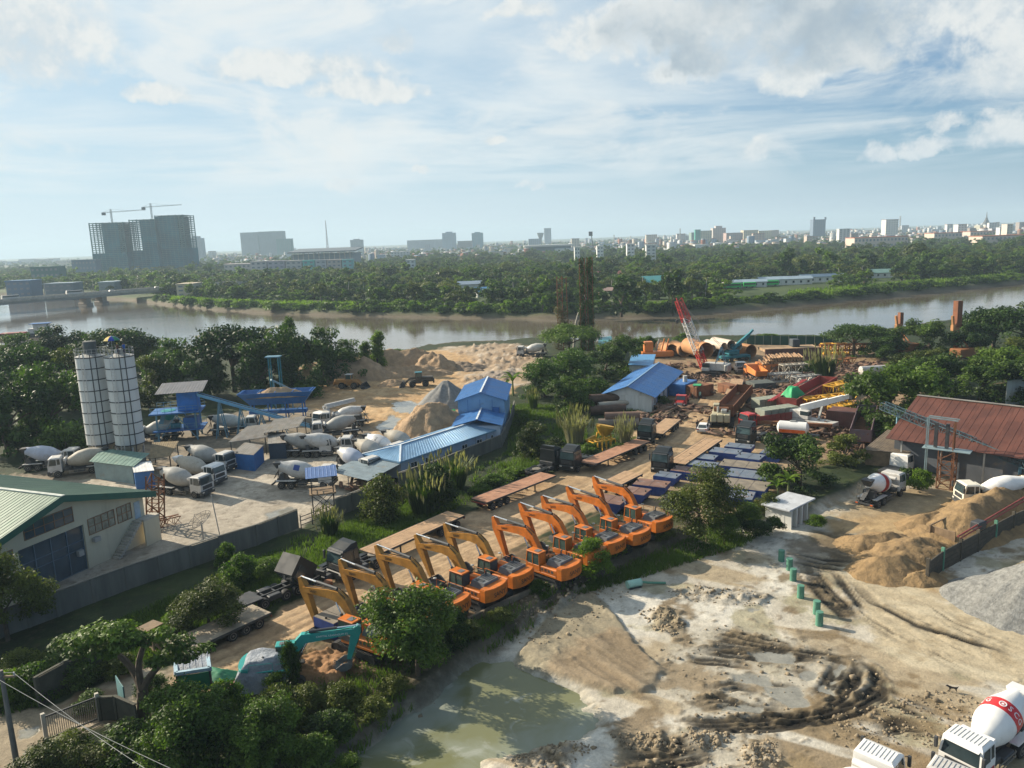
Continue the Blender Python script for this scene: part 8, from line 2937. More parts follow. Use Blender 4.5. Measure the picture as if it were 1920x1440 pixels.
for x,y_,h_,w_,lab in [(1018,585,62,60,'tall tree left of the vine draped pylon on the far bank'),(1165,590,72,90,'dark creeper mound right of the vine draped pylon'),(1262,588,84,60,'tall creeper hung tree near the tip of the red crane'),
 (1545,520,56,66,'dark tree above the bus depot sheds'),(1620,515,44,66,'round tree left of the green roofed house'),(1720,505,50,60,'broad tree right of the green roofed house'),(1480,528,62,60,'dark round tree behind the depot')]:
 xy = at(x,y_)
 s = scale_at(*xy)
 plant_at('far',xy,h_/s,w_/s,lab,None,-.3)
# reeds between the bank fringe and the wood, left half: nobody could count them
RV,RA = [],[]
gr = np.random.RandomState(8)
n = 9000
pxs = np.concatenate([gr.uniform(300,800,n*2 // 3),gr.uniform(1480,1900,n // 3)])
us_ = np.array([on_px(q,1.0)[0] for q in pxs])
ys_ = far_bank(us_)+gr.uniform(10,46,n)
hh_ = gr.uniform(1.2,2.6,n)
a = gr.uniform(0,6.28,n)
w = gr.uniform(.25,.6,n)
X,Y = us_*ys_,ys_
sx,sy = np.cos(a)*w,np.sin(a)*w
q = np.stack([np.stack([X-sx,Y-sy,0*X - .4],-1),np.stack([X+sx,Y+sy,0*X - .4],-1),np.stack([X+sx * .4+sy,Y+sy * .4-sx,hh_],-1),np.stack([X-sx * .4+sy,Y-sy * .4-sx,hh_],-1)],1)
tag(link('far_reeds',np_mesh('far_reeds',q.reshape(-1,3),np.arange(4*n).reshape(-1,4),[LEAF_C],False,{'var': ('FACE',gr.uniform(.2,.95,n))})),kind='stuff')
# the wood behind: one mass, instanced by geometry nodes over scattered points
def far_wood():
 g = np.random.RandomState(31)
 P,S,K = [],[],[]
 def scatter(n,d0,d1,x0,x1,s0,s1,pal=.12):
  px = g.uniform(x0,x1,n)
  u_ = np.array([on_px(q,1.0)[0] for q in px])
  yb = far_bank(u_)
  dd = np.sqrt(g.uniform(0,1,n)*((yb+d1) ** 2-(yb+d0) ** 2)+(yb+d0) ** 2)
  dens = fbm(u_*dd * .012,dd * .012,61,3)
  keep = dens > g.uniform(.15,.50,n)
  for q,y,k in zip(u_,dd,keep):
   xy = (q*y,y)
   if k and clear_of(xy):
    P.append((xy[0],xy[1],-.5))
    S.append((s0+(s1-s0)*g.uniform() ** 1.6)*(1.4 if g.uniform() < .07 else 1.0))
    K.append(4 if g.uniform() < pal else g.randint(0,4))
 scatter(5600,85,420,200,2050,.42,1.15,.24)
 scatter(5600,420,1100,-100,2050,.42,1.15,.10)
 scatter(5000,1100,3200,-150,2100,.7,1.1,.02)
 scatter(900,60,420,-200,330,.7,1.1,.05)
 P = np.array(P,np.float32)
 me = bpy.data.meshes.new('far_wood')
 me.vertices.add(len(P))
 me.vertices.foreach_set('co',P.ravel())
 for nm,arr,tp in (('size',np.array(S,np.float32),'FLOAT'),('kindid',np.array(K,np.int32),'INT')):
  a_ = me.attributes.new(nm,tp,'POINT')
  a_.data.foreach_set('value',arr)
 o = link('far_wood',me)
 tag(o,kind='stuff')
 ng = bpy.data.node_groups.new('far_wood_scatter','GeometryNodeTree')
 ng.interface.new_socket('Geometry',in_out='INPUT',socket_type='NodeSocketGeometry')
 ng.interface.new_socket('Geometry',in_out='OUTPUT',socket_type='NodeSocketGeometry')
 N = ng.nodes
 gi,go = N.new('NodeGroupInput'),N.new('NodeGroupOutput')
 join = N.new('GeometryNodeJoinGeometry')
 # a joined instance list is drawn from the last link first, so link in reverse
 srcs = []
 for v in range(4):
  srcs.append(PRO['far'][v][0])
 srcs.append(PRO['palm'][0][0])
 hold = []
 for i,m_ in enumerate(srcs):
  ob = next(q for q in bpy.data.objects if q.data is m_)
  oi = N.new('GeometryNodeObjectInfo')
  oi.inputs['Object'].default_value = ob
  oi.transform_space = 'ORIGINAL'
  oi.inputs['As Instance'].default_value = True
  hold.append(oi)
 for oi in reversed(hold):
  ng.links.new(oi.outputs['Geometry'],join.inputs[0])
 iop = N.new('GeometryNodeInstanceOnPoints')
 iop.inputs['Pick Instance'].default_value = True
 na = N.new('GeometryNodeInputNamedAttribute')
 na.data_type = 'INT'
 na.inputs[0].default_value = 'kindid'
 ns = N.new('GeometryNodeInputNamedAttribute')
 ns.data_type = 'FLOAT'
 ns.inputs[0].default_value = 'size'
 rv = N.new('FunctionNodeRandomValue')
 rv.data_type = 'FLOAT_VECTOR'
 rv.inputs[0].default_value = (0,0,0)
 rv.inputs[1].default_value = (0,0,6.28)
 ng.links.new(gi.outputs[0],iop.inputs['Points'])
 ng.links.new(join.outputs[0],iop.inputs['Instance'])
 ng.links.new(na.outputs[0],iop.inputs['Instance Index'])
 ng.links.new(rv.outputs[0],iop.inputs['Rotation'])
 ng.links.new(ns.outputs[0],iop.inputs['Scale'])
 ng.links.new(iop.outputs[0],go.inputs[0])
 md = o.modifiers.new('scatter','NODES')
 md.node_group = ng
far_wood()
# vine draped pylons and the bleached branch on the near shore
b0 = at(1048,660)
for k,(px,top,w_,lab) in enumerate([((1052,655),518,2.4,'rusty lattice pylon hung with brown dead vines'),((1094,655),484,3.0,'left green vine covered column towering over the river'),((1108,655),482,3.4,'right green vine covered column towering over the river')]):
 xy = at(*px)
 h_ = top_z(px[0],top,xy)
 p = thing('vine_pylon',lab,'pylon',xy)
 b = MB().lattice((0,0,0),(0,0,h_),1.5,1.5,9,.14,.09)
 b.build('lattice',RUSTS,p)
 g = random.Random(40+k)
 if k == 0:
  cen = [(g.uniform(-1.4,1.4),g.uniform(-.8,.8),z) for z in np.linspace(0,h_ * .55,16)]
  link('vines',crown_mesh('vines',cen,[1.5]*16,2600,.30,leaf_mat('brown_vine',(.05,.042,.02),(.13,.11,.05)),55,flat=1.4),p)
  MB().bar((2.4,.5,0),(2.0,.5,h_ * .98),.22).build('second_leg',RUSTS,p)
  MB().bar((-.2,0,h_ * .96),(2.4,.5,h_ * .97),.18).build('cross_arm',RUSTS,p)
  MB().bar((-.2,0,h_ * .52),(2.4,.5,h_ * .52),.18).build('cross_arm',RUSTS,p)
 else:
  cen = [(g.uniform(-.5,.5),g.uniform(-.5,.5),z) for z in np.linspace(.5,h_ - .6,26)]
  rd = [w_*(.40 - .14*i/26) for i in range(26)]
  link('vines',crown_mesh('vines',cen,rd,4200,.32,LEAF_B,56+k,flat=1.2),p)
b = MB()
xy = at(1076,652)
pts = [(1076,612),(1082,590),(1089,572),(1097,562),(1095,553)]
P3 = []
for x,y in pts:
 z = top_z(x,y,xy)
 q = on_px(x,xy[1])
 P3.append((q[0]+(0),xy[1],z))
gq = random.Random(3)
for i in range(len(P3)-1):
 b.cyl(P3[i],P3[i+1],.34 - .05*i,.34 - .05*(i+1),7)
b.cyl((xy[0],xy[1],0),P3[0],.42,.34,7)
tag(b.build('dead_tree',PALEBARK),'bleached bare tree trunk leaning beside the vine covered columns','tree')
# bridge on the left with traffic
A = np.array([-640.0,470.0])
pier = at(172,572,WATER)
zd = top_z(172,546,pier)
e0,e1 = at(-160,566,0),None
rot = hv(on_px(-150,pier[1]-62),on_px(372,pier[1]+92))
p = thing('road_bridge','concrete road bridge crossing the river at the left','bridge',pier,rot)
MB().box(-330,130,-6,6,zd-4.2,zd-2.6).build('girder',mat('bridge_concrete',(.34,.35,.34),.85,0,.1,.1,.1,.2),p)
MB().box(-330,130,-7.5,7.5,zd-2.6,zd-1.7).build('deck',CONCL,p)
for s in (-1,1):
 MB().box(-330,130,s*7.2,s*7.5,zd-1.7,zd - .6).build('parapet',CONCL,p)
for x in (-180,-90,-4,7,80):
 q = MB().box(x-1.6,x+1.6,-5,5,-6,zd-4.2,.3)
 q.build('pier',mat('bridge_pier',(.24,.21,.18),.9,0,.15,.3,.1,.3),p)
 MB().box(x-2.2,x+2.2,-6.2,6.2,-3.6,-.4,.3).build('pier_foot',mat('bridge_pier',(0,0,0)),p)
for i in range(12):
 x = -250+i*32
 b = MB().cyl((x,6.9,zd-1.7),(x,6.9,zd+6.5),.12,.08,6).bar((x,6.9,zd+6.4),(x,4.8,zd+6.8),.1)
 b.build('lamp_post',GREYST,p)
dirv = np.array([math.cos(rot),math.sin(rot)])
nv = np.array([-dirv[1],dirv[0]])
for i,(x,y,L,h_,m_,lab) in enumerate([(-52,-3.5,10.5,3.2,WHITED,'white bus in the middle of the bridge'),(-12,-3.2,11,3.3,WHITED,'pale lorry just left of the bridge pier'),(14,-3,4.4,1.6,WHITEP,'white car right of the pale lorry on the bridge'),(48,-3.2,4.6,1.6,WHITEP,'white car near the right end of the bridge'),
 (86,-3.2,5.0,2.0,GREYST,'silver van at the right end of the bridge'),(-88,-3.3,3.2,1.8,WHITEP,'small white van left of the bus on the bridge'),(-130,-3.3,5.6,2.4,REDOLD,'dark red pickup at the left part of the bridge'),(-108,-3.3,5,2.2,WHITED,'white van left of centre on the bridge')]):
 q = pier+dirv*x+nv*y
 p = thing('bus' if L > 9 else 'car',lab,'bus' if L > 9 else 'car',q,rot,'traffic on the bridge',zd-1.7)
 MB().box(-L/2,L/2,-.95,.95,.35,h_ * .62,.15).box(-L/2 + .2,L/2-(.2 if L > 9 else 1.2),-.85,.85,h_ * .62,h_,.15).build('body',m_,p)
 MB().box(-L/2 + .5,L/2-(.4 if L > 9 else 1.4),-.88,.88,h_ * .66,h_ * .9,.02).build('window_band',CABGLASS,p)
 for xx in (-L * .3,L * .3):
  for s in (-1,1):
   wheel(p,xx,s * .8,.36,.24,s)
# boats
def boat(label,px,L,cabin=True,m=None,rz=0.1):
 p = thing('river_boat',label,'boat',at(*px,WATER),rz,None,WATER)
 b = MB()
 w = L * .12
 b.add([(-L/2,-w,1.5),(L * .36,-w,1.5),(L/2,0,2.2),(L * .36,w,1.5),(-L/2,w,1.5),(-L/2 + .6,-w * .7,-.5),(L * .34,-w * .6,-.5),(L * .44,0,-.4),(L * .34,w * .6,-.5),(-L/2 + .6,w * .7,-.5)],
 [(0,1,2,3,4),(9,8,7,6,5),(0,5,6,1),(1,6,7,2),(2,7,8,3),(3,8,9,4),(4,9,5,0)])
 b.build('hull',m or mat('dark_hull',(.05,.055,.07),.6,0,.2,.5,0,.3),p)
 if cabin:
  MB().box(-L * .42,-L * .12,-w * .7,w * .7,1.52,3.6,.1).box(-L * .40,-L * .2,-w * .6,w * .6,3.6,5.6,.1).build('cabin',WHITED,p)
  MB().box(-L * .43,-L * .15,-w * .8,w * .8,5.6,5.8).build('cabin_roof',BLUEP,p)
 MB().box(-L * .05,L * .3,-w * .8,w * .8,1.5,2.2,.2).build('cargo',REDOLD if cabin else DKGREY,p)
boat('moored cargo boat with a white cabin at the left edge of the river',(42,632),28,True,None,R(-170))
boat('dark barge under the bridge at the left',(60,562),34,False,None,R(5))
boat('pale barge under the bridge right of the dark one',(125,559),26,True,mat('pale_hull',(.25,.26,.27),.6),R(8))
# towers under construction, wrapped in green netting
NETM = mat('green_grey_netting',(.003,.115,.155),.9,0,.3,.05,0,.3,(.006,.075,.11))
SLABM = mat('bare_concrete_frame',(.03,.13,.14),.9,0,.15,.05)
def site_tower(label,x0,x1,ytop,dist,dep,floors,open_l,open_r):
 a,c = on_px(x0,dist),on_px(x1,dist)
 w = float(np.hypot(*(c-a)))
 h_ = top_z((x0+x1)/2,ytop,(a+c)/2)
 p = thing('tower_under_construction',label,'tower block',a,hv(a,c))
 fh = h_/floors
 b = MB()
 for i in range(floors+1):
  b.box(0,w,0,dep,i*fh - .5,i*fh + .5)
 b.build('floor_slab',SLABM,p)
 b = MB()
 nx = max(4,int(w/5))
 for i in range(nx+1):
  for y in (.6,dep - .6):
   x = .4+(w - .8)*i/nx
   b.box(x - .6,x + .6,y - .5,y + .5,0,h_+(.4 if i % 2 else .9))
 b.build('column',SLABM,p)
 MB().box(w*open_l,w*(1-open_r),-.6,dep + .6,0,h_ * .985).build('netting',NETM,p)
 MB().box(-.5,w + .5,-.7,dep + .7,0,h_ * .42).build('lower_netting',NETM,p)
 b = MB()
 n = int(w/6)
 for i in range(n+1):
  x = w*i/n
  b.bar((x,-.9,0),(x,-.9,h_ + .8),.2)
 for i in range(floors+1):
  b.bar((0,-.9,i*fh),(w,-.9,i*fh),.35)
 b.build('scaffold',mat('green_scaffold',(.08,.22,.19),.8),p)
 return p,h_,a,c
T1 = site_tower('left green netted tower under construction with one crane',177,241,418,1200,40,27,.36,.16)
T2 = site_tower('right green netted tower under construction, taller on its right half',252,300,412,1215,36,28,.42,.0)
T3 = site_tower('tallest netted tower under construction next to its lower neighbour',300.5,353,404,1225,44,30,.0,.2)
def tower_crane(label,x,ybase,ytop,xj0,xj1,yj,dist):
 xy = on_px(x,dist)
 z0,z1,zj = top_z(x,ybase,xy),top_z(x,ytop,xy),top_z(x,yj,xy)
 s = dist/FPX*1.02
 p = thing('tower_crane',label,'crane',xy,0,None,z0)
 MB().lattice((0,0,-55),(0,0,z1-z0),1.8,1.8,16,.3,.18).build('mast',GREYST,p)
 MB().lattice(((xj0-x)*s,0,zj-z0),((xj1-x)*s,0,zj-z0+2),1.2,1.2,18,.22,.14).build('jib',GREYST,p)
 MB().box((xj0-x)*s-1,(xj0-x)*s+4,-1.5,1.5,zj-z0-4,zj-z0).build('counterweight',DKGREY,p)
 b = MB().bar((0,0,z1-z0),((xj1-x)*s * .7,0,zj-z0+1.2),.2).bar((0,0,z1-z0),((xj0-x)*s,0,zj-z0),.2)
 b.build('stay_cable',GREYST,p)
tower_crane('tower crane above the left netted tower',221,418,392,206,282,398,1215)
tower_crane('tower crane above the tallest netted tower',296,404,381,281,352,388,1240)
# the city: each building its own thing
def city_block(x0,x1,ytop,dist,col,label,name='city_building',cat='building',roof=None,band=True,dep=None,group=None,crown=None,floors=None):
 a,c = on_px(x0,dist),on_px(x1,dist)
 w = float(np.hypot(*(c-a)))
 h_ = top_z((x0+x1)/2,ytop,(a+c)/2)
 d = dep or min(30,max(8,w * .7))
 p = thing(name,label,cat,a,hv(a,c),group)
 m_ = mat('city_wall_%d_%d_%d' % tuple(int(v*50) for v in col),col,.85,0,.08,.05)
 MB().box(0,w,0,d,-2,h_).build('wall',m_,p)
 if band and h_ > 5:
  n = floors or max(2,int(h_/3.4))
  b = MB()
  k = max(2,int(w/5))
  for i in range(n):
   z = h_*(i + .35)/n
   for j in range(k):
    b.box(w*(j + .25)/k,w*(j + .75)/k,-.12,-.01,z,z+h_/n * .4)
  o = b.build('window_band',mat('far_window',(.20,.22,.24),.5),p)
  o['kind'] = 'stuff'
 MB().box(-.4,w + .4,-.4,d + .4,h_ + .01,h_ + .8).build('roof',mat('city_roof_%s' % (roof,),roof,.7) if roof else m_,p)
 if crown:
  MB().box(w * .25,w * .75,d * .2,d * .8,h_ + .8,h_ + .8+crown).build('roof_house',m_,p)
 return p
GREYB = (.30,.36,.40)
city_block(361,383,447,2400,(.28,.34,.38),'grey tower block right of the netted towers',crown=6)
city_block(456,489,436,2600,(.30,.35,.38),'left of the twin grey towers on the skyline')
city_block(490,536,434,2600,(.24,.30,.33),'wider of the twin grey towers on the skyline')
city_block(522,549,448,2450,(.12,.26,.26),'shorter green tinted tower before the wide grey one')
city_block(832,857,437,2700,(.32,.42,.50),'pale blue tower left of centre on the skyline',crown=4)
city_block(887,908,437,2700,(.14,.30,.36),'dark teal tower right of the pale blue one',crown=3)
city_block(766,832,450,2900,(.34,.38,.42),'long pale housing block left of the pale blue tower')
city_block(660,682,450,2600,(.30,.34,.38),'stepped grey block right of the radio mast',crown=3)
city_block(1022,1035,428,3200,(.32,.38,.44),'slim pale tower beside the funnel shaped tower')
city_block(860,887,452,2500,(.28,.26,.26),'brown roofed hall between the two blue towers',roof=(.16,.10,.09))
city_block(1522,1545,412,2100,(.14,.19,.26),'dark blue glass tower with corner turrets at the right',dep=22)
xy = on_px(1522,2100)
for x in (1523.5,1544):
 q = on_px(x,2105)
 tag(MB().box(-2,2,-2,2,0,7).build('turret',mat('turret_blue',(.12,.16,.22),.6),None,(q[0],q[1],top_z(x,412,q))),'corner turret %s of the dark blue glass tower' % ('at the left' if x < 1530 else 'at the right'),'turret','turrets of the blue tower')
city_block(1657,1680,412,1800,(.62,.60,.56),'tall white block with a dark roof at the right',roof=(.20,.10,.09),dep=22,floors=9)
city_block(1313,1334,433,1900,(.50,.46,.34),'cream block right of the green netted one')
city_block(1336,1360,428,1950,(.44,.40,.38),'taller cream block with roof turret',crown=5)
city_block(1393,1420,432,2000,(.56,.50,.36),'left of the pair of cream apartment blocks')
city_block(1421,1446,433,2050,(.56,.50,.36),'right of the pair of cream apartment blocks')
city_block(1303,1313,431,1850,(.06,.30,.24),'narrow green netted building')
city_block(1296,1330,436,2100,(.20,.28,.26),'dark green roofed block behind the cream ones')
city_block(1361,1392,437,1900,(.40,.30,.28),'reddish block between the cream ones')
city_block(1120,1132,462,900,(.66,.66,.63),'small white building alone in the trees left of centre right')
city_block(1176,1190,458,950,(.64,.64,.62),'small white building right of the lone one')
city_block(1078,1088,464,850,(.62,.62,.60),'white hut among the palms')
city_block(1212,1230,460,900,(.58,.58,.56),'white roofed house among the trees')
city_block(762,778,488,800,(.60,.62,.60),'white roofed building in the wood left of centre')
city_block(420,470,496,900,(.50,.46,.44),'pale housing row at the left above the trees',floors=3)
for i,(x0,x1,col) in enumerate([(470,500,(.50,.47,.46)),(502,534,(.40,.38,.42)),(536,566,(.48,.46,.44)),(568,590,(.16,.46,.42)),(592,612,(.42,.44,.46)),(614,640,(.48,.42,.38)),(642,662,(.20,.44,.44))]):
 city_block(x0,x1,491-i * .6,860,col,'%s block of the coloured housing row at the left' % ['first','second','third','turquoise fourth','fifth','sixth','turquoise seventh'][i],floors=4,group='coloured housing row')
# stadium
a,c = on_px(548,1150),on_px(664,1150)
p = thing('stadium','dark stadium roof stretching behind the coloured housing row','stadium',a,hv(a,c))
w = float(np.hypot(*(c-a)))
zt = top_z(600,468,(a+c)/2)
MB().box(0,w,0,60,-2,zt-6).build('stand',mat('stadium_stand',(.20,.24,.27),.8),p)
MB().hexa([(-4,-6,zt-4),(w+4,-6,zt-4),(w+4,60,zt),(-4,60,zt),(-4,-6,zt-2.5),(w+4,-6,zt-2.5),(w+4,60,zt+1.5),(-4,60,zt+1.5)]).build('roof',mat('stadium_roof',(.10,.12,.14),.6),p)
for i in range(12):
 MB().bar((w*(i + .5)/12,-5,0),(w*(i + .5)/12,-5,zt-4),.8).build('column',CONCL,p)
a,c = on_px(988,1400),on_px(1072,1400)
p = thing('stadium','long low stadium with white roof edge at the centre of the skyline','stadium',a,hv(a,c))
w = float(np.hypot(*(c-a)))
zt = top_z(1030,459,(a+c)/2)
MB().box(0,w,0,50,-2,zt-3).build('stand',mat('stadium_stand',(0,0,0)),p)
MB().box(-4,w+4,-6,50,zt-3,zt).build('roof',mat('pale_stadium_roof',(.55,.54,.50),.6),p)
# funnel tower, radio mast, floodlight, spire
xy = on_px(1015,2900)
p = thing('funnel_tower','funnel shaped tower on the skyline at centre right','tower',xy)
zt,zm = top_z(1015,437,xy),top_z(1015,449,xy)
MB().lathe((0,0,0),(0,0,1),[(0,5),(zm,5),(zt,13),(zt+1,13)],14).build('funnel',mat('funnel_grey',(.16,.18,.20),.8),p)
xy = on_px(617,2000)
b = MB().lattice((0,0,0),(0,0,top_z(617,413,xy)),5,5,22,.5,.3,.1)
tag(b.build('radio_mast',mat('mast_red_grey',(.30,.24,.24),.7),None,(*xy,0)),'slender radio mast on the left of the skyline','mast')
xy = on_px(1114,1450)
z = top_z(1112,434,xy)
p = thing('floodlight_mast','stadium floodlight mast leaning at the centre of the skyline','mast',xy)
MB().bar((0,0,0),(-4,0,z-8),1.4).build('mast',DKGREY,p)
MB().box(-9,-2,-1,1,z-8,z,.3).build('lamp_panel',DKGREY,p)
for x,yt,lab in ((1152,440,'thin aerial mast right of the floodlight'),(1275,428,'thin aerial mast left of the cream blocks'),(1683,405,'lattice aerial beside the tall white block')):
 xy = on_px(x,1900)
 tag(MB().lattice((0,0,0),(0,0,top_z(x,yt,xy)),2.2,2.2,10,.35,.25).build('aerial_mast',GREYST,None,(*xy,0)),lab,'mast')
xy = on_px(1843,2300)
p = thing('pagoda','dark pagoda spire with stepped tiers at the right of the skyline','pagoda',xy)
zt,zb_ = top_z(1843,397,xy),top_z(1843,418,xy)
MB().box(-26,26,-14,14,-2,zb_-6).build('base',mat('pagoda_base',(.40,.38,.30),.8),p)
MB().lathe((0,0,zb_-6),(0,0,1),[(0,12),(4,11),(4.5,8.5),(9,8),(9.5,6.2),(14,5.5),(14.5,4),(20,3),(22,1.6),(zt-zb_+6,.3)],8).build('spire',mat('pagoda_dark',(.10,.10,.10),.7),p)
# smaller city houses and blocks to the horizon, one thing each
gc = random.Random(17)
PAL = [(.58,.58,.56),(.50,.50,.50),(.42,.45,.48),(.56,.50,.42),(.46,.38,.32),(.34,.40,.46),(.62,.62,.60),(.30,.26,.24)]
ROOFS = [(.24,.10,.07),(.20,.11,.09),(.26,.28,.30),(.30,.34,.38),None,None,(.16,.26,.36)]
GRP_C = 'distant city buildings'
WN = ['off white','pale grey','blue grey','sandy','brown','slate','white','dark']
RN = [' under a red roof',' under a brown roof',' under a grey roof',' under a pale roof','','',' under a blue roof']
for i in range(210):
 right = gc.random() < .74
 px = gc.uniform(1230,1930) if right else gc.uniform(380,1230)
 hor = 481 - .0365*px
 dist = gc.choice([1400,1700,2000,2400,2900,3500])*gc.uniform(.9,1.1)
 base = hor+CAM_H/dist*FPX
 h_ = gc.uniform(6,12) if gc.random() < .84 else gc.uniform(14,28)
 w_ = gc.uniform(9,26) if right else gc.uniform(14,40)
 x1 = px+w_*FPX/dist
 ci,ri = gc.randrange(8),gc.randrange(7)
 city_block(px,x1,base-h_*FPX/dist,dist,PAL[ci],'%s %s city building%s in the %s of the skyline' % ('tall' if h_ > 13 else 'low',WN[ci],RN[ri],'right part' if px > 1560 else 'right middle' if px > 1230 else 'centre' if px > 800 else 'left middle'),group=GRP_C,roof=ROOFS[ri],band=h_ > 14,dep=gc.uniform(8,16))
for i in range(26):
 px = gc.uniform(-60,380)
 dist = gc.uniform(1500,3600)
 hor = 481 - .0365*px
 base = hor+CAM_H/dist*FPX
 h_ = gc.uniform(6,20)
 ci = gc.randrange(8)
 city_block(px,px+gc.uniform(20,70)*FPX/dist,base-h_*FPX/dist,dist,PAL[ci],'%s %s distant building on the hazy skyline at the left' % ('tallish' if h_ > 13 else 'low',WN[ci]),group='distant buildings at the left',band=h_ > 12,dep=20)
for x0,x1,yt,dd,lab in [(1748,1800,437,1250,'long red roofed building left of the pagoda'),(1815,1862,434,1350,'long red roofed building under the pagoda'),(1838,1930,442,1000,'wide red roofed block at the right edge'),(1600,1700,445,1100,'low white walled warehouse under the tall white block')]:
 city_block(x0,x1,yt,dd,(.55,.45,.38),lab,roof=(.34,.11,.06),dep=30,floors=2)
# buildings behind the bridge at the left
for x0,x1,yt,dd,col,rf,lab in [(5,52,528,640,(.14,.20,.27),(.07,.17,.30),'blue roofed riverside works left of the bridge pier'),(76,130,533,620,(.16,.20,.22),(.20,.27,.32),'pale roofed sheds behind the bridge'),(135,180,488,1150,(.14,.20,.25),None,'dark apartment block left of the netted towers'),(56,108,501,900,(.08,.17,.15),None,'green roofed hall in the trees at the left'),
 (180,210,530,660,(.22,.25,.26),(.42,.50,.54),'pale roofed shed above the middle of the bridge'),(326,358,534,560,(.52,.44,.32),None,'sandy walls beside the right end of the bridge')]:
 city_block(x0,x1,yt,dd,col,lab,roof=rf,dep=16,floors=3)
# the rest of the city, far too many to count: one mass of little houses
gm = np.random.RandomState(61)
VV,CC = [],[]
PALA = np.array([(.50,.50,.48),(.42,.42,.42),(.36,.40,.44),(.45,.40,.33),(.30,.14,.10),(.26,.28,.30),(.20,.13,.10),(.18,.24,.30),(.56,.56,.54)])
for i in range(2600):
 px = gm.uniform(1150,1960) if gm.uniform() < .72 else gm.uniform(380,1200)
 q = on_px(px,gm.uniform(1300,4200))
 w,d,h = gm.uniform(5,13),gm.uniform(5,10),gm.uniform(3.5,9) if gm.uniform() < .9 else gm.uniform(9,20)
 a = gm.uniform(-.5,.5)
 hip = .35
 z1 = h+gm.uniform(.3,2.2)
 v = np.array([(-w,-d,-1),(w,-d,-1),(w,d,-1),(-w,d,-1),(-w,-d,h),(w,-d,h),(w,d,h),(-w,d,h),(-w * .8,-d*hip,z1),(w * .8,-d*hip,z1),(w * .8,d*hip,z1),(-w * .8,d*hip,z1)])*(.5,.5,1)
 v = np.stack([v[:,0]*math.cos(a)-v[:,1]*math.sin(a)+q[0],v[:,0]*math.sin(a)+v[:,1]*math.cos(a)+q[1],v[:,2]],-1)
 cw,cr = PALA[gm.randint(0,9)],PALA[gm.randint(3,9)]
 VV.append(v)
 CC += [(*cw,1)]*4 + [(*cr,1)]*5
f0 = np.array([(0,1,5,4),(1,2,6,5),(2,3,7,6),(3,0,4,7),(4,5,9,8),(5,6,10,9),(6,7,11,10),(7,4,8,11),(8,9,10,11)])
FF = np.concatenate([f0+12*i for i in range(len(VV))])
tag(link('city_mass',np_mesh('city_mass',np.vstack(VV),FF,[GROUND],False,{'soil': ('FACE',np.array(CC)),'wet': ('FACE',np.zeros(len(FF)))})),kind='stuff')
# stacked steel, pontoons and other yard goods
PLATE = mat('pontoon_plate',(.15,.185,.235),.55,.2,.2,.9,0,.5,(.25,.17,.12),.12)
PLATER = mat('rusty_pontoon_plate',(.19,.105,.075),.65,.1,.25,.9,0,.4,(.26,.26,.28),.1)
PLATEB = mat('earthy_pontoon_plate',(.20,.17,.13),.75,0,.25,.9,0,.5,(.17,.15,.13))
def pontoon(a,c,w,top,label,h=1.2,z=0.0):
 A,B = at(*a,h+z),at(*c,h+z)
 L = float(np.hypot(*(B-A)))
 p = thing('pontoon',label,'pontoon',A,hv(A,B),'blue steel pontoons beside the road',z)
 MB().hexa([(.5,-w/2,0),(L - .5,-w/2,0),(L - .5,w/2,0),(.5,w/2,0),(0,-w/2,h * .55),(L,-w/2,h * .55),(L,w/2,h * .55),(0,w/2,h * .55)]).box(0,L,-w/2,w/2,h * .551,h - .03).build('hull',BLUED,p)
 n = max(2,int(L/1.6))
 for i in range(n):
  MB().box(L*i/n + .03,L*(i+1)/n - .03,-w/2 + .04,w/2 - .04,h - .029,h + .01+rnd.uniform(0,.015)).build('deck_plate',top,p)
 for x in (.3,L - .3):
  MB().cyl((x,0,h),(x,0,h + .22),.09,n=8).build('bollard',DKGREY,p)
for a,c,w,t,lab in [((1362,833),(1412,838),2.6,PLATE,'pontoon farthest up the road beside the lone black truck'),((1334,842),(1388,848),2.8,PLATE,'pontoon bridging two others behind the first row'),((1290,852),(1343,858),2.6,PLATE,'pontoon with a white lid end right of the pale brown flatbed'),
 ((1289,866),(1345,872),2.6,PLATE,'pontoon with grey and white plates in the first column'),((1262,877),(1318,884),2.6,PLATER,'red plated pontoon right of the black truck'),((1231,887),(1273,893),2.4,PLATE,'pale pontoon under the front of the black truck'),
 ((1192,902),(1253,909),2.8,PLATER,'red plated pontoon left of the round tree'),((1172,917),(1215,923),2.8,PLATER,'rusty pontoon behind the farthest excavator arm'),((1352,866),(1427,874),3.4,PLATEB,'broad pontoon in the second column'),
 ((1364,884),(1443,893),3.6,PLATE,'broad blue grey pontoon before the second column'),((1384,852),(1430,858),3.0,PLATE,'pontoon behind the broad one in the second column'),((1430,844),(1470,849),3.0,PLATE,'striped pontoon at the far right under the tree'),
 ((1350,902),(1440,913),4.0,PLATEB,'earthy topped pontoon nearest the creeper hedge'),((1366,925),(1414,930),3.2,PLATE,'white blue pontoon in front of the creeper hedge'),((1122,932),(1172,940),3.0,PLATER,'dark blue pontoon among the farthest excavator arms')]:
 pontoon(a,c,w,t,lab)
pontoon((606,1163),(650,1140),2.6,PLATEB,'dark blue steel box beside the bucket of the nearest excavator',1.9)
def pipe_at(px,length,r,ang,m,label,name='steel_pipe',group='large steel casings on the shore',z=0.0,wall=.06):
 xy = at(px[0],px[1],z)
 p = MB().pipe((0,0,r),(length,0,r),r,wall,26).build(name,m,None,(xy[0],xy[1],z),R(ang),True)
 return tag(p,label,'pipe',group)
PALEP = mat('pale_pipe',(.52,.44,.36),.7,.05,.12,.4,.1,.3,(.30,.22,.16))
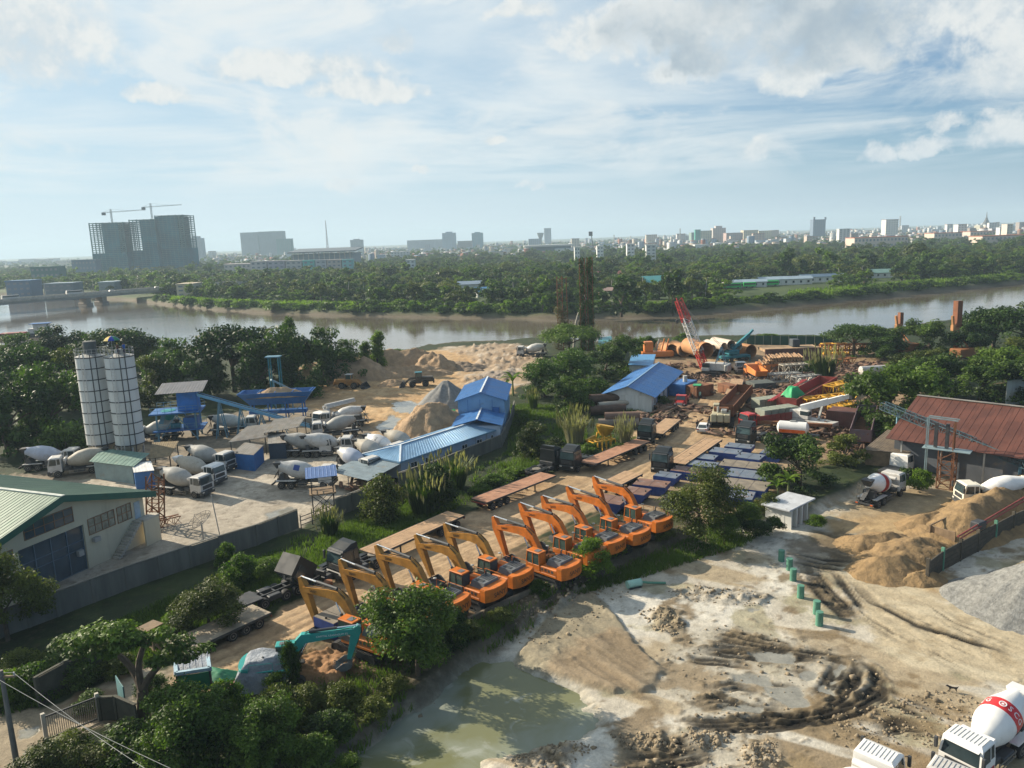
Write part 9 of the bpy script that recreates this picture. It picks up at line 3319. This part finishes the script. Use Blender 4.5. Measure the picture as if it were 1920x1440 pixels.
for px,L,r,a,m,lab,z in [((1259,668),9,1.65,98,RUSTP,'leftmost big orange casing lying end on',0),((1284,670),9,1.75,97,RUSTP,'second big orange casing from the left',0),((1310,671),9,1.75,100,RUSTP,'pale orange casing behind the foot of the red crane boom',0),
 ((1324,672),10,1.9,102,RUSTP,'big orange casing stacked on top of the others',3.3),((1338,668),9,1.6,100,RUSTD,'dark casing right of the crane boom',0),((1355,667),9,1.7,104,mat('slate_pipe',(.16,.165,.17),.7,.1),'slate grey casing left of the teal crane',0),
 ((1336,660),6,.9,104,PALEP,'small pale casing above the slate grey one',3.2),((1358,657),8,1.0,108,PALEP,'pale slim casing left of the upper pair',2.8),((1371,656),8,1.25,108,PALEP,'pale slim casing right of the upper pair',2.9),((1386,657),8,1.0,112,PALEP,'pale casing behind the teal boom',2.2),
 ((1392,662),9,1.1,112,PALEP,'pale casing right of the teal crane',1.0),((1408,672),10,1.8,112,RUSTP,'rightmost orange casing with a dark mouth',0)]:
 pipe_at(px,L,r,a,m,lab,z=z)
for px,c,r,m,lab,z in [((1106,756),(1172,752),.85,RUSTD,'topmost dark pipe of the stack by the site house',1.5),((1122,764),(1180,759),.5,TANDR,'thin tan pipe lying in the stack',1.0),((1106,778),(1172,774),.85,RUSTD,'long dark pipe in the middle of the stack',.1),
 ((1134,792),(1199,790),.9,mat('brown_pipe',(.16,.10,.075),.75,.1,.2,.6,.1,.3),'brown pipe lying across the near end of the stack',.9),((1122,803),(1198,802),.85,mat('grey_brown_pipe',(.20,.16,.13),.75,.1,.2,.6,.1,.3),'grey brown pipe nearest the camera in the stack',0),((1110,768),(1150,764),.8,RUSTD,'short dark pipe at the left of the stack',0)]:
 A,B = at(*px,z),at(*c,z)
 pipe_at(px,float(np.hypot(*(B-A))),r,math.degrees(hv(A,B)),m,lab,'dark_pipe','dark pipes stacked by the site house',z)
for i,(a,c,lab) in enumerate([((1205,800),(1256,770),'left of two long beams beside the pipe stack'),((1214,802),(1262,773),'right of two long beams beside the pipe stack'),((1250,938),(1295,950),'long dark rail bundle behind the farthest excavator'),((1246,946),(1290,960),'second dark rail bundle behind the farthest excavator'),((1240,956),(1282,972),'third dark rail bundle behind the farthest excavator')]):
 A,B = at(*a),at(*c)
 b = MB()
 for k in range(3):
  b.bar((A[0],A[1]+k * .45,.3),(B[0],B[1]+k * .45,.3),.3)
 tag(b.build('beam_bundle',TIMBER if i < 2 else DKGREY),lab,'beams')
# long rusty beam frame in front of the crates
A,B = at(1400,806),at(1560,815)
b = MB()
d = B-A
b.bar((A[0],A[1],1.5),(B[0],B[1],1.5),.7,.5)
for f in (.05,.3,.55,.8,.97):
 q = A+d*f
 b.bar((q[0],q[1],0),(q[0],q[1],1.3),.35)
tag(b.build('beam_frame',RUSTS),'long rusty beam on trestle feet behind the gas tanker','beam')
# log pile
lp = at(1470,695)
for i in range(46):
 row = 0 if i < 18 else (1 if i < 33 else 2)
 k = i if row == 0 else (i-18 if row == 1 else i-33)
 x = (k-(17,14,12)[row]/2) * .62+rnd.uniform(-.1,.1)
 o = MB().cyl((0,-2.6,0),(rnd.uniform(-.4,.4),2.6,rnd.uniform(-.1,.3)),.24+rnd.uniform(-.05,.04),n=8).build('log',mat('cut_log',(.33,.20,.11),.85,0,.25,1.2,.2,.3),None,(lp[0]+x,lp[1],1.6+row * .55 + .8*math.cos(x/6)),R(-8))
 tag(o,'short brown log in the heap beside the orange dump truck','log','logs heaped beside the orange dump truck')
b = MB()
for i in range(9):
 b.bar((lp[0]-5+i*1.2,lp[1]-2.2,0),(lp[0]-5+i*1.2,lp[1]-2.2,1.7),.3)
b.box(lp[0]-5.6,lp[0]+5.6,lp[1]-2.4,lp[1]+2.4,1.15,1.35)
tag(b.build('log_rack',TIMBER),'timber rack holding the log heap','rack')
# lattice boom sections
for i,(a,c,z,w,m,lab) in enumerate([((1464,704),(1523,700),1.4,2.0,TANDR,'upper pale lattice boom section below the logs'),((1442,716),(1500,713),.9,1.7,GREYST,'lower left grey lattice boom section'),((1488,722),(1538,716),.9,1.7,GREYST,'lower right grey lattice boom section'),((1505,775),(1600,765),1.6,2.2,YELST,'yellow lattice tower section behind the telescopic boom'),
 ((1552,752),(1602,738),1.8,2.2,YELST,'yellow lattice tower section at the end of the telescopic boom'),((1560,782),(1604,772),.8,1.9,YELST,'short yellow lattice piece on the ground before the big tree'),((1537,668),(1700,664),2.2,1.5,RUSTO,'long orange lattice girder below the piling rigs'),
 ((1560,690),(1600,684),1.0,1.6,RUSTO,'rust orange girder end among the scrap')]):
 A,B = at(*a),at(*c)
 tag(MB().lattice((A[0],A[1],z),(B[0],B[1],z),w,w,max(5,int(np.hypot(*(B-A))/2.0)),.26,.16).build('lattice_section',m),lab,'lattice section')
for x,lab in ((1552,'left yellow square frame on the bank'),(1578,'right yellow square frame on the bank')):
 q = at(x,664)
 b = MB()
 for s in (-1.4,1.4):
  for y in (-1.2,1.2):
   b.bar((s,y,0),(s,y,2.8),.35)
  b.bar((s,-1.2,2.7),(s,1.2,2.7),.3).bar((s,-1.2,.3),(s,1.2,.3),.3)
 for z in (.3,2.7):
  b.bar((-1.4,-1.2,z),(1.4,-1.2,z),.3).bar((-1.4,1.2,z),(1.4,1.2,z),.3)
 tag(b.build('square_frame',YELST,None,(q[0],q[1],0)),lab,'frame')
# brown steel hull with sand on deck
A,B = at(1434,682),at(1540,678)
p = thing('steel_hull','long brown steel hull with sandy deck behind the logs','hull',A,hv(A,B))
L = float(np.hypot(*(B-A)))
for i in range(7):
 MB().box(L*i/7 + .04,L*(i+1)/7 - .04,0,.25,0,3.6).build('side_plate',mat('brown_hull',(.13,.07,.055),.75,.1,.2,.5,.1,.3),p)
MB().box(0,L,.26,6,2.9,3.5).build('deck',SANDM,p)
MB().box(L * .55,L * .68,2.5,5,3.51,5.4,.1).build('deck_house',mat('dark_box',(.05,.06,.07),.7),p)
container('orange brown open container behind the crawler crane',(1436,700),(1462,698),OR2,5,2.0)
container('dark green open skip beside the lattice sections',(1415,735),(1455,732),mat('dark_skip',(.08,.09,.08),.8),4,1.7)
container('brown skip behind the brown tipping bed',(1368,742),(1384,740),RUSTS,4,2.0)
container('dark red container under the telescopic boom',(1548,800),(1600,806),mat('dark_red_container',(.12,.05,.04),.7,0,.2,.6,0,.3),4,2.8)
q = at(1602,706)
p = thing('white_tank','white and rust tank lying among the scrap right of the reeds','tank',at(1612,706),R(6))
MB().lathe((0,0,1.3),(1,0,0),[(0,.2),(.15,1.0),(6.0,1.0),(6.15,.2)],16).build('shell',WHITED,p,smooth=True)
for x in (1,5):
 MB().box(x - .2,x + .2,-.9,.9,0,.6).build('cradle',RUSTS,p)
# yellow machine, trestle
p = thing('yellow_hopper','yellow orange hopper machine beside the pipe stack','machine',at(1132,828),R(35))
b = MB().lathe((0,0,1.0),(.25,0,1),[(0,.7),(1.4,1.5),(1.7,1.5)],14)
b.build('hopper',YELST,p)
for x in (-1.1,1.1):
 for y in (-.9,.9):
  MB().bar((x,y,0),(x * .7,y * .7,1.6),.2).build('leg',YELST,p)
MB().bar((-1.8,0,1.2),(-3.4,.4,.6),.5).build('chute',YELST,p)
b = MB()
for i in range(6):
 x = i * .8
 b.bar((x,-.8,0),(x,-.8,1.5),.12).bar((x,.8,0),(x,.8,1.5),.12).bar((x,-.8,1.5),(x,.8,1.5),.12)
b.bar((0,-.8,1.55),(4,-.8,1.55),.14).bar((0,.8,1.55),(4,.8,1.55),.14)
tag(b.build('trestle',YELST,None,(*at(1108,846),0),R(25)),'low yellow trestle frame in front of the hopper machine','trestle')
for px,lab in (((617,1112),'rusty drum in front of the truck behind the second excavator'),):
 tag(MB().lathe((0,0,0),(0,0,1),[(0,.42),(.4,.42),(.42,.44),(.46,.42),(1.25,.42)],16).build('oil_drum',RUSTS,None,(*at(*px),0)),lab,'drum')
for i,(px,L,w,rz,lab) in enumerate([((1165,862),3.4,2.2,30,'wooden pallet frame on the road beside the long brown flatbed'),((1226,836),2.6,1.8,25,'wooden pallet frame beside the truck with pale cowl'),((283,1200),1.8,1.4,60,'wooden crate standing beyond the forked tree'),((303,1215),1.6,1.3,40,'lower wooden crate right of the first by the low trailer')]):
 q = at(*px)
 b = MB()
 for k in range(4):
  b.box(-L/2+k*(L - .2)/3,-L/2+k*(L - .2)/3 + .2,-w/2,w/2,.12,.22)
 b.box(-L/2,L/2,-w/2,-w/2 + .2,0,.119).box(-L/2,L/2,w/2 - .2,w/2,0,.119)
 if i > 1:
  for x in (-L/2,L/2 - .12):
   for y in (-w/2,w/2 - .12):
    b.box(x,x + .12,y,y + .12,.22,1.2)
  b.box(-L/2,L/2,-w/2,w/2,1.21,1.3)
 tag(b.build('pallet' if i < 2 else 'crate',TIMBER,None,(q[0],q[1],0.02),R(rz)),lab,'pallet' if i < 2 else 'crate')
# mesh fence along the right part of the near bank
A,B = at(1400,646),at(1560,648)
p = thing('mesh_fence','dark green mesh fence on the river bank behind the hull','fence',A,hv(A,B))
L = float(np.hypot(*(B-A)))
for i in range(10):
 MB().box(L*i/10 + .06,L*(i+1)/10 - .06,-.03,.03,0,2.6).build('mesh_panel',mat('green_mesh',(.018,.06,.045),.9,0,.3,.5),p)
 MB().bar((L*i/10,0,0),(L*i/10,0,2.8),.1).build('post',GREYST,p)
# grey roof peeping out at the right edge
shed('grey_roofed_house','grey roof corner among the trees at the right edge','house',[(1885,760),(1950,752),(1945,735),(1890,740)],4.6,WALLW,mat('grey_house_roof',(.22,.26,.30),.6,.1),.6,2.0)
# tarped shelter, gate, sign and pole at the lower left
p,Q = shed('tarped_shelter','pale blue framed shelter under a grey sheet beside the forked tree','shelter',[(338,1322),(400,1312),(395,1282),(335,1290)],2.4,TARPD,TARPW,.25,.3,True,n=3)
MB().quad((Q[0][0],Q[0][1],.9),(Q[1][0],Q[1][1],.9),(Q[1][0],Q[1][1],2.3),(Q[0][0],Q[0][1],2.3),.05).build('green_side',TARPD,p)
b = MB()
for i in range(4):
 a,c = Q[i],Q[(i+1) % 4]
 b.bar((a[0],a[1],2.55),(c[0],c[1],2.55),.25)
b.build('frame_rail',mat('pale_blue_rail',(.32,.45,.52),.6),p)
A,B = at(88,1392),at(188,1352)
p = thing('iron_gate','iron bar gate across the lane at the lower left','gate',A,hv(A,B))
L = float(np.hypot(*(B-A)))
for z in (.25,1.9):
 MB().box(0,L,-.05,.05,z - .05,z + .05).build('rail',DKGREY,p)
n = 26
for i in range(n+1):
 MB().box(L*i/n - .022,L*i/n + .022,-.022,.022,.301,1.849).build('bar',WHEELR,p)
for x in (0,L):
 MB().box(x - .12,x + .12,-.12,.12,-.2,2.2).build('gate_post',CONCL,p)
p = thing('sign_panel','teal painted sheet standing by the lane under the forked tree','panel',at(232,1338),R(-50))
MB().box(-1.0,1.0,-.03,.03,.6,2.6).build('sheet',mat('faded_teal_sheet',(.10,.22,.23),.7,0,.2,1,0,.3),p)
for x in (-.8,.8):
 MB().bar((x,.06,0),(x,.06,2.5),.08).build('post',GREYST,p)
xy = at(34,1446)
p = thing('utility_pole','concrete utility pole at the bottom left with wires','utility pole',xy)
zt = 7.2
MB().cyl((0,0,-.3),(0,0,zt),.20,.13,10).build('pole',mat('grey_brown_pole',(.17,.15,.13),.9),p)
MB().box(-.9,.9,-.06,.06,zt - .5,zt - .38).build('cross_arm',TIMBER,p)
for x in (-.8,0,.8):
 MB().cyl((x,0,zt - .38),(x,0,zt - .15),.05,n=8).build('insulator',WHITED,p)
for k,x in enumerate((-.8,.8)):
 b = MB()
 P1 = Vector((x,0,zt - .2))
 e = at(395-70*k,1475,6.0)
 e0 = at(-130,1215+20*k,6.8)
 for S,E in ((Vector((e0[0]-xy[0],e0[1]-xy[1],6.8)),P1),(P1,Vector((e[0]-xy[0],e[1]-xy[1],6.0)))):
  pts = [S.lerp(E,i/10)-Vector((0,0,math.sin(math.pi*i/10) * .3)) for i in range(11)]
  b.tube(pts,.014,5)
 b.build('wire',GREYST,p)
# stones and clods too small to count
gs = np.random.RandomState(44)
VV,FF = [],[]
cub = np.array([(-1,-1,-.6),(1,-1,-.7),(1,1,-.6),(-1,1,-.7),(-.7,-.6,.6),(.6,-.7,.5),(.7,.6,.7),(-.6,.7,.5)])
cf = np.array([(0,3,2,1),(4,5,6,7),(0,1,5,4),(1,2,6,5),(2,3,7,6),(3,0,4,7)])
areas = [(p_,200) for p_ in Z_RUB] + [(Z_MUD,200),(Z_MUD2,160),(PXP([(930,1165),(1085,1085),(1180,1110),(1100,1180),(1000,1230)],YARD),350),(PXP([(1560,1340),(1760,1290),(1900,1330),(1760,1400),(1560,1400)],YARD),500),(PXP([(650,1440),(900,1240),(930,1250),(700,1440)],YARD),350)]
for poly,n in areas:
 P = np.array(poly)
 c = gs.uniform(P.min(0),P.max(0),(n*3,2))
 c = c[sd_poly(c[:,0],c[:,1],P) > 0][:n]
 zz_,_,_,_ = paint_ground(c[:,0],c[:,1])
 for (x,y),z in zip(c,zz_):
  s = gs.gamma(1.3,.030) + .02
  v = cub*s*gs.uniform(.7,1.3,(8,3))
  a = gs.uniform(0,6.28)
  v = np.stack([v[:,0]*math.cos(a)-v[:,1]*math.sin(a),v[:,0]*math.sin(a)+v[:,1]*math.cos(a),v[:,2]],-1)
  FF.append(cf+len(VV)*8)
  VV.append(v+np.array([x,y,z+s * .2]))
tag(link('clods',np_mesh('clods',np.vstack(VV),np.vstack(FF),[mat('mud_clod',(.24,.19,.125),.95,0,.35,.8,0,.3,(.12,.095,.06))])),kind='stuff')
# scrap heaps between the machines
VV,FF = [],[]
for (px,n,rx,ry) in [((1288,712),160,8,5),((1215,790),120,7,4),((1570,702),420,24,8),((1640,690),260,16,7),((1530,782),240,11,6),((1480,735),220,14,6),((1400,725),120,6,8),((1580,770),240,10,8),((1440,690),160,12,4),((1250,690),90,8,3),((1350,775),60,4,4),((1420,815),90,7,2),((1560,815),120,9,3),((1262,768),90,4,5),((1620,838),80,6,4),((715,925),60,3,2),((690,915),60,3,2)]:
 q = at(*px)
 for i in range(n):
  x,y = q[0]+gs.normal()*rx * .5,q[1]+gs.normal()*ry * .5
  L,w,a,t = gs.gamma(2,.7) + .3,gs.uniform(.05,.3),gs.uniform(0,3.14),gs.normal() * .25
  v = cub*np.array([L/2,w,w])
  z = gs.uniform(.1,.9)
  v = np.stack([v[:,0]*math.cos(a)-v[:,1]*math.sin(a),v[:,0]*math.sin(a)+v[:,1]*math.cos(a),v[:,2]+v[:,0]*t],-1)
  FF.append(cf+len(VV)*8)
  VV.append(v+np.array([x,y,z]))
nf = len(FF)
tag(link('scrap',np_mesh('scrap',np.vstack(VV),np.vstack(FF),[mat('mixed_scrap',(.13,.075,.05),.8,.1,.6,.12,0,.35,(.26,.23,.19),.35)])),kind='stuff')
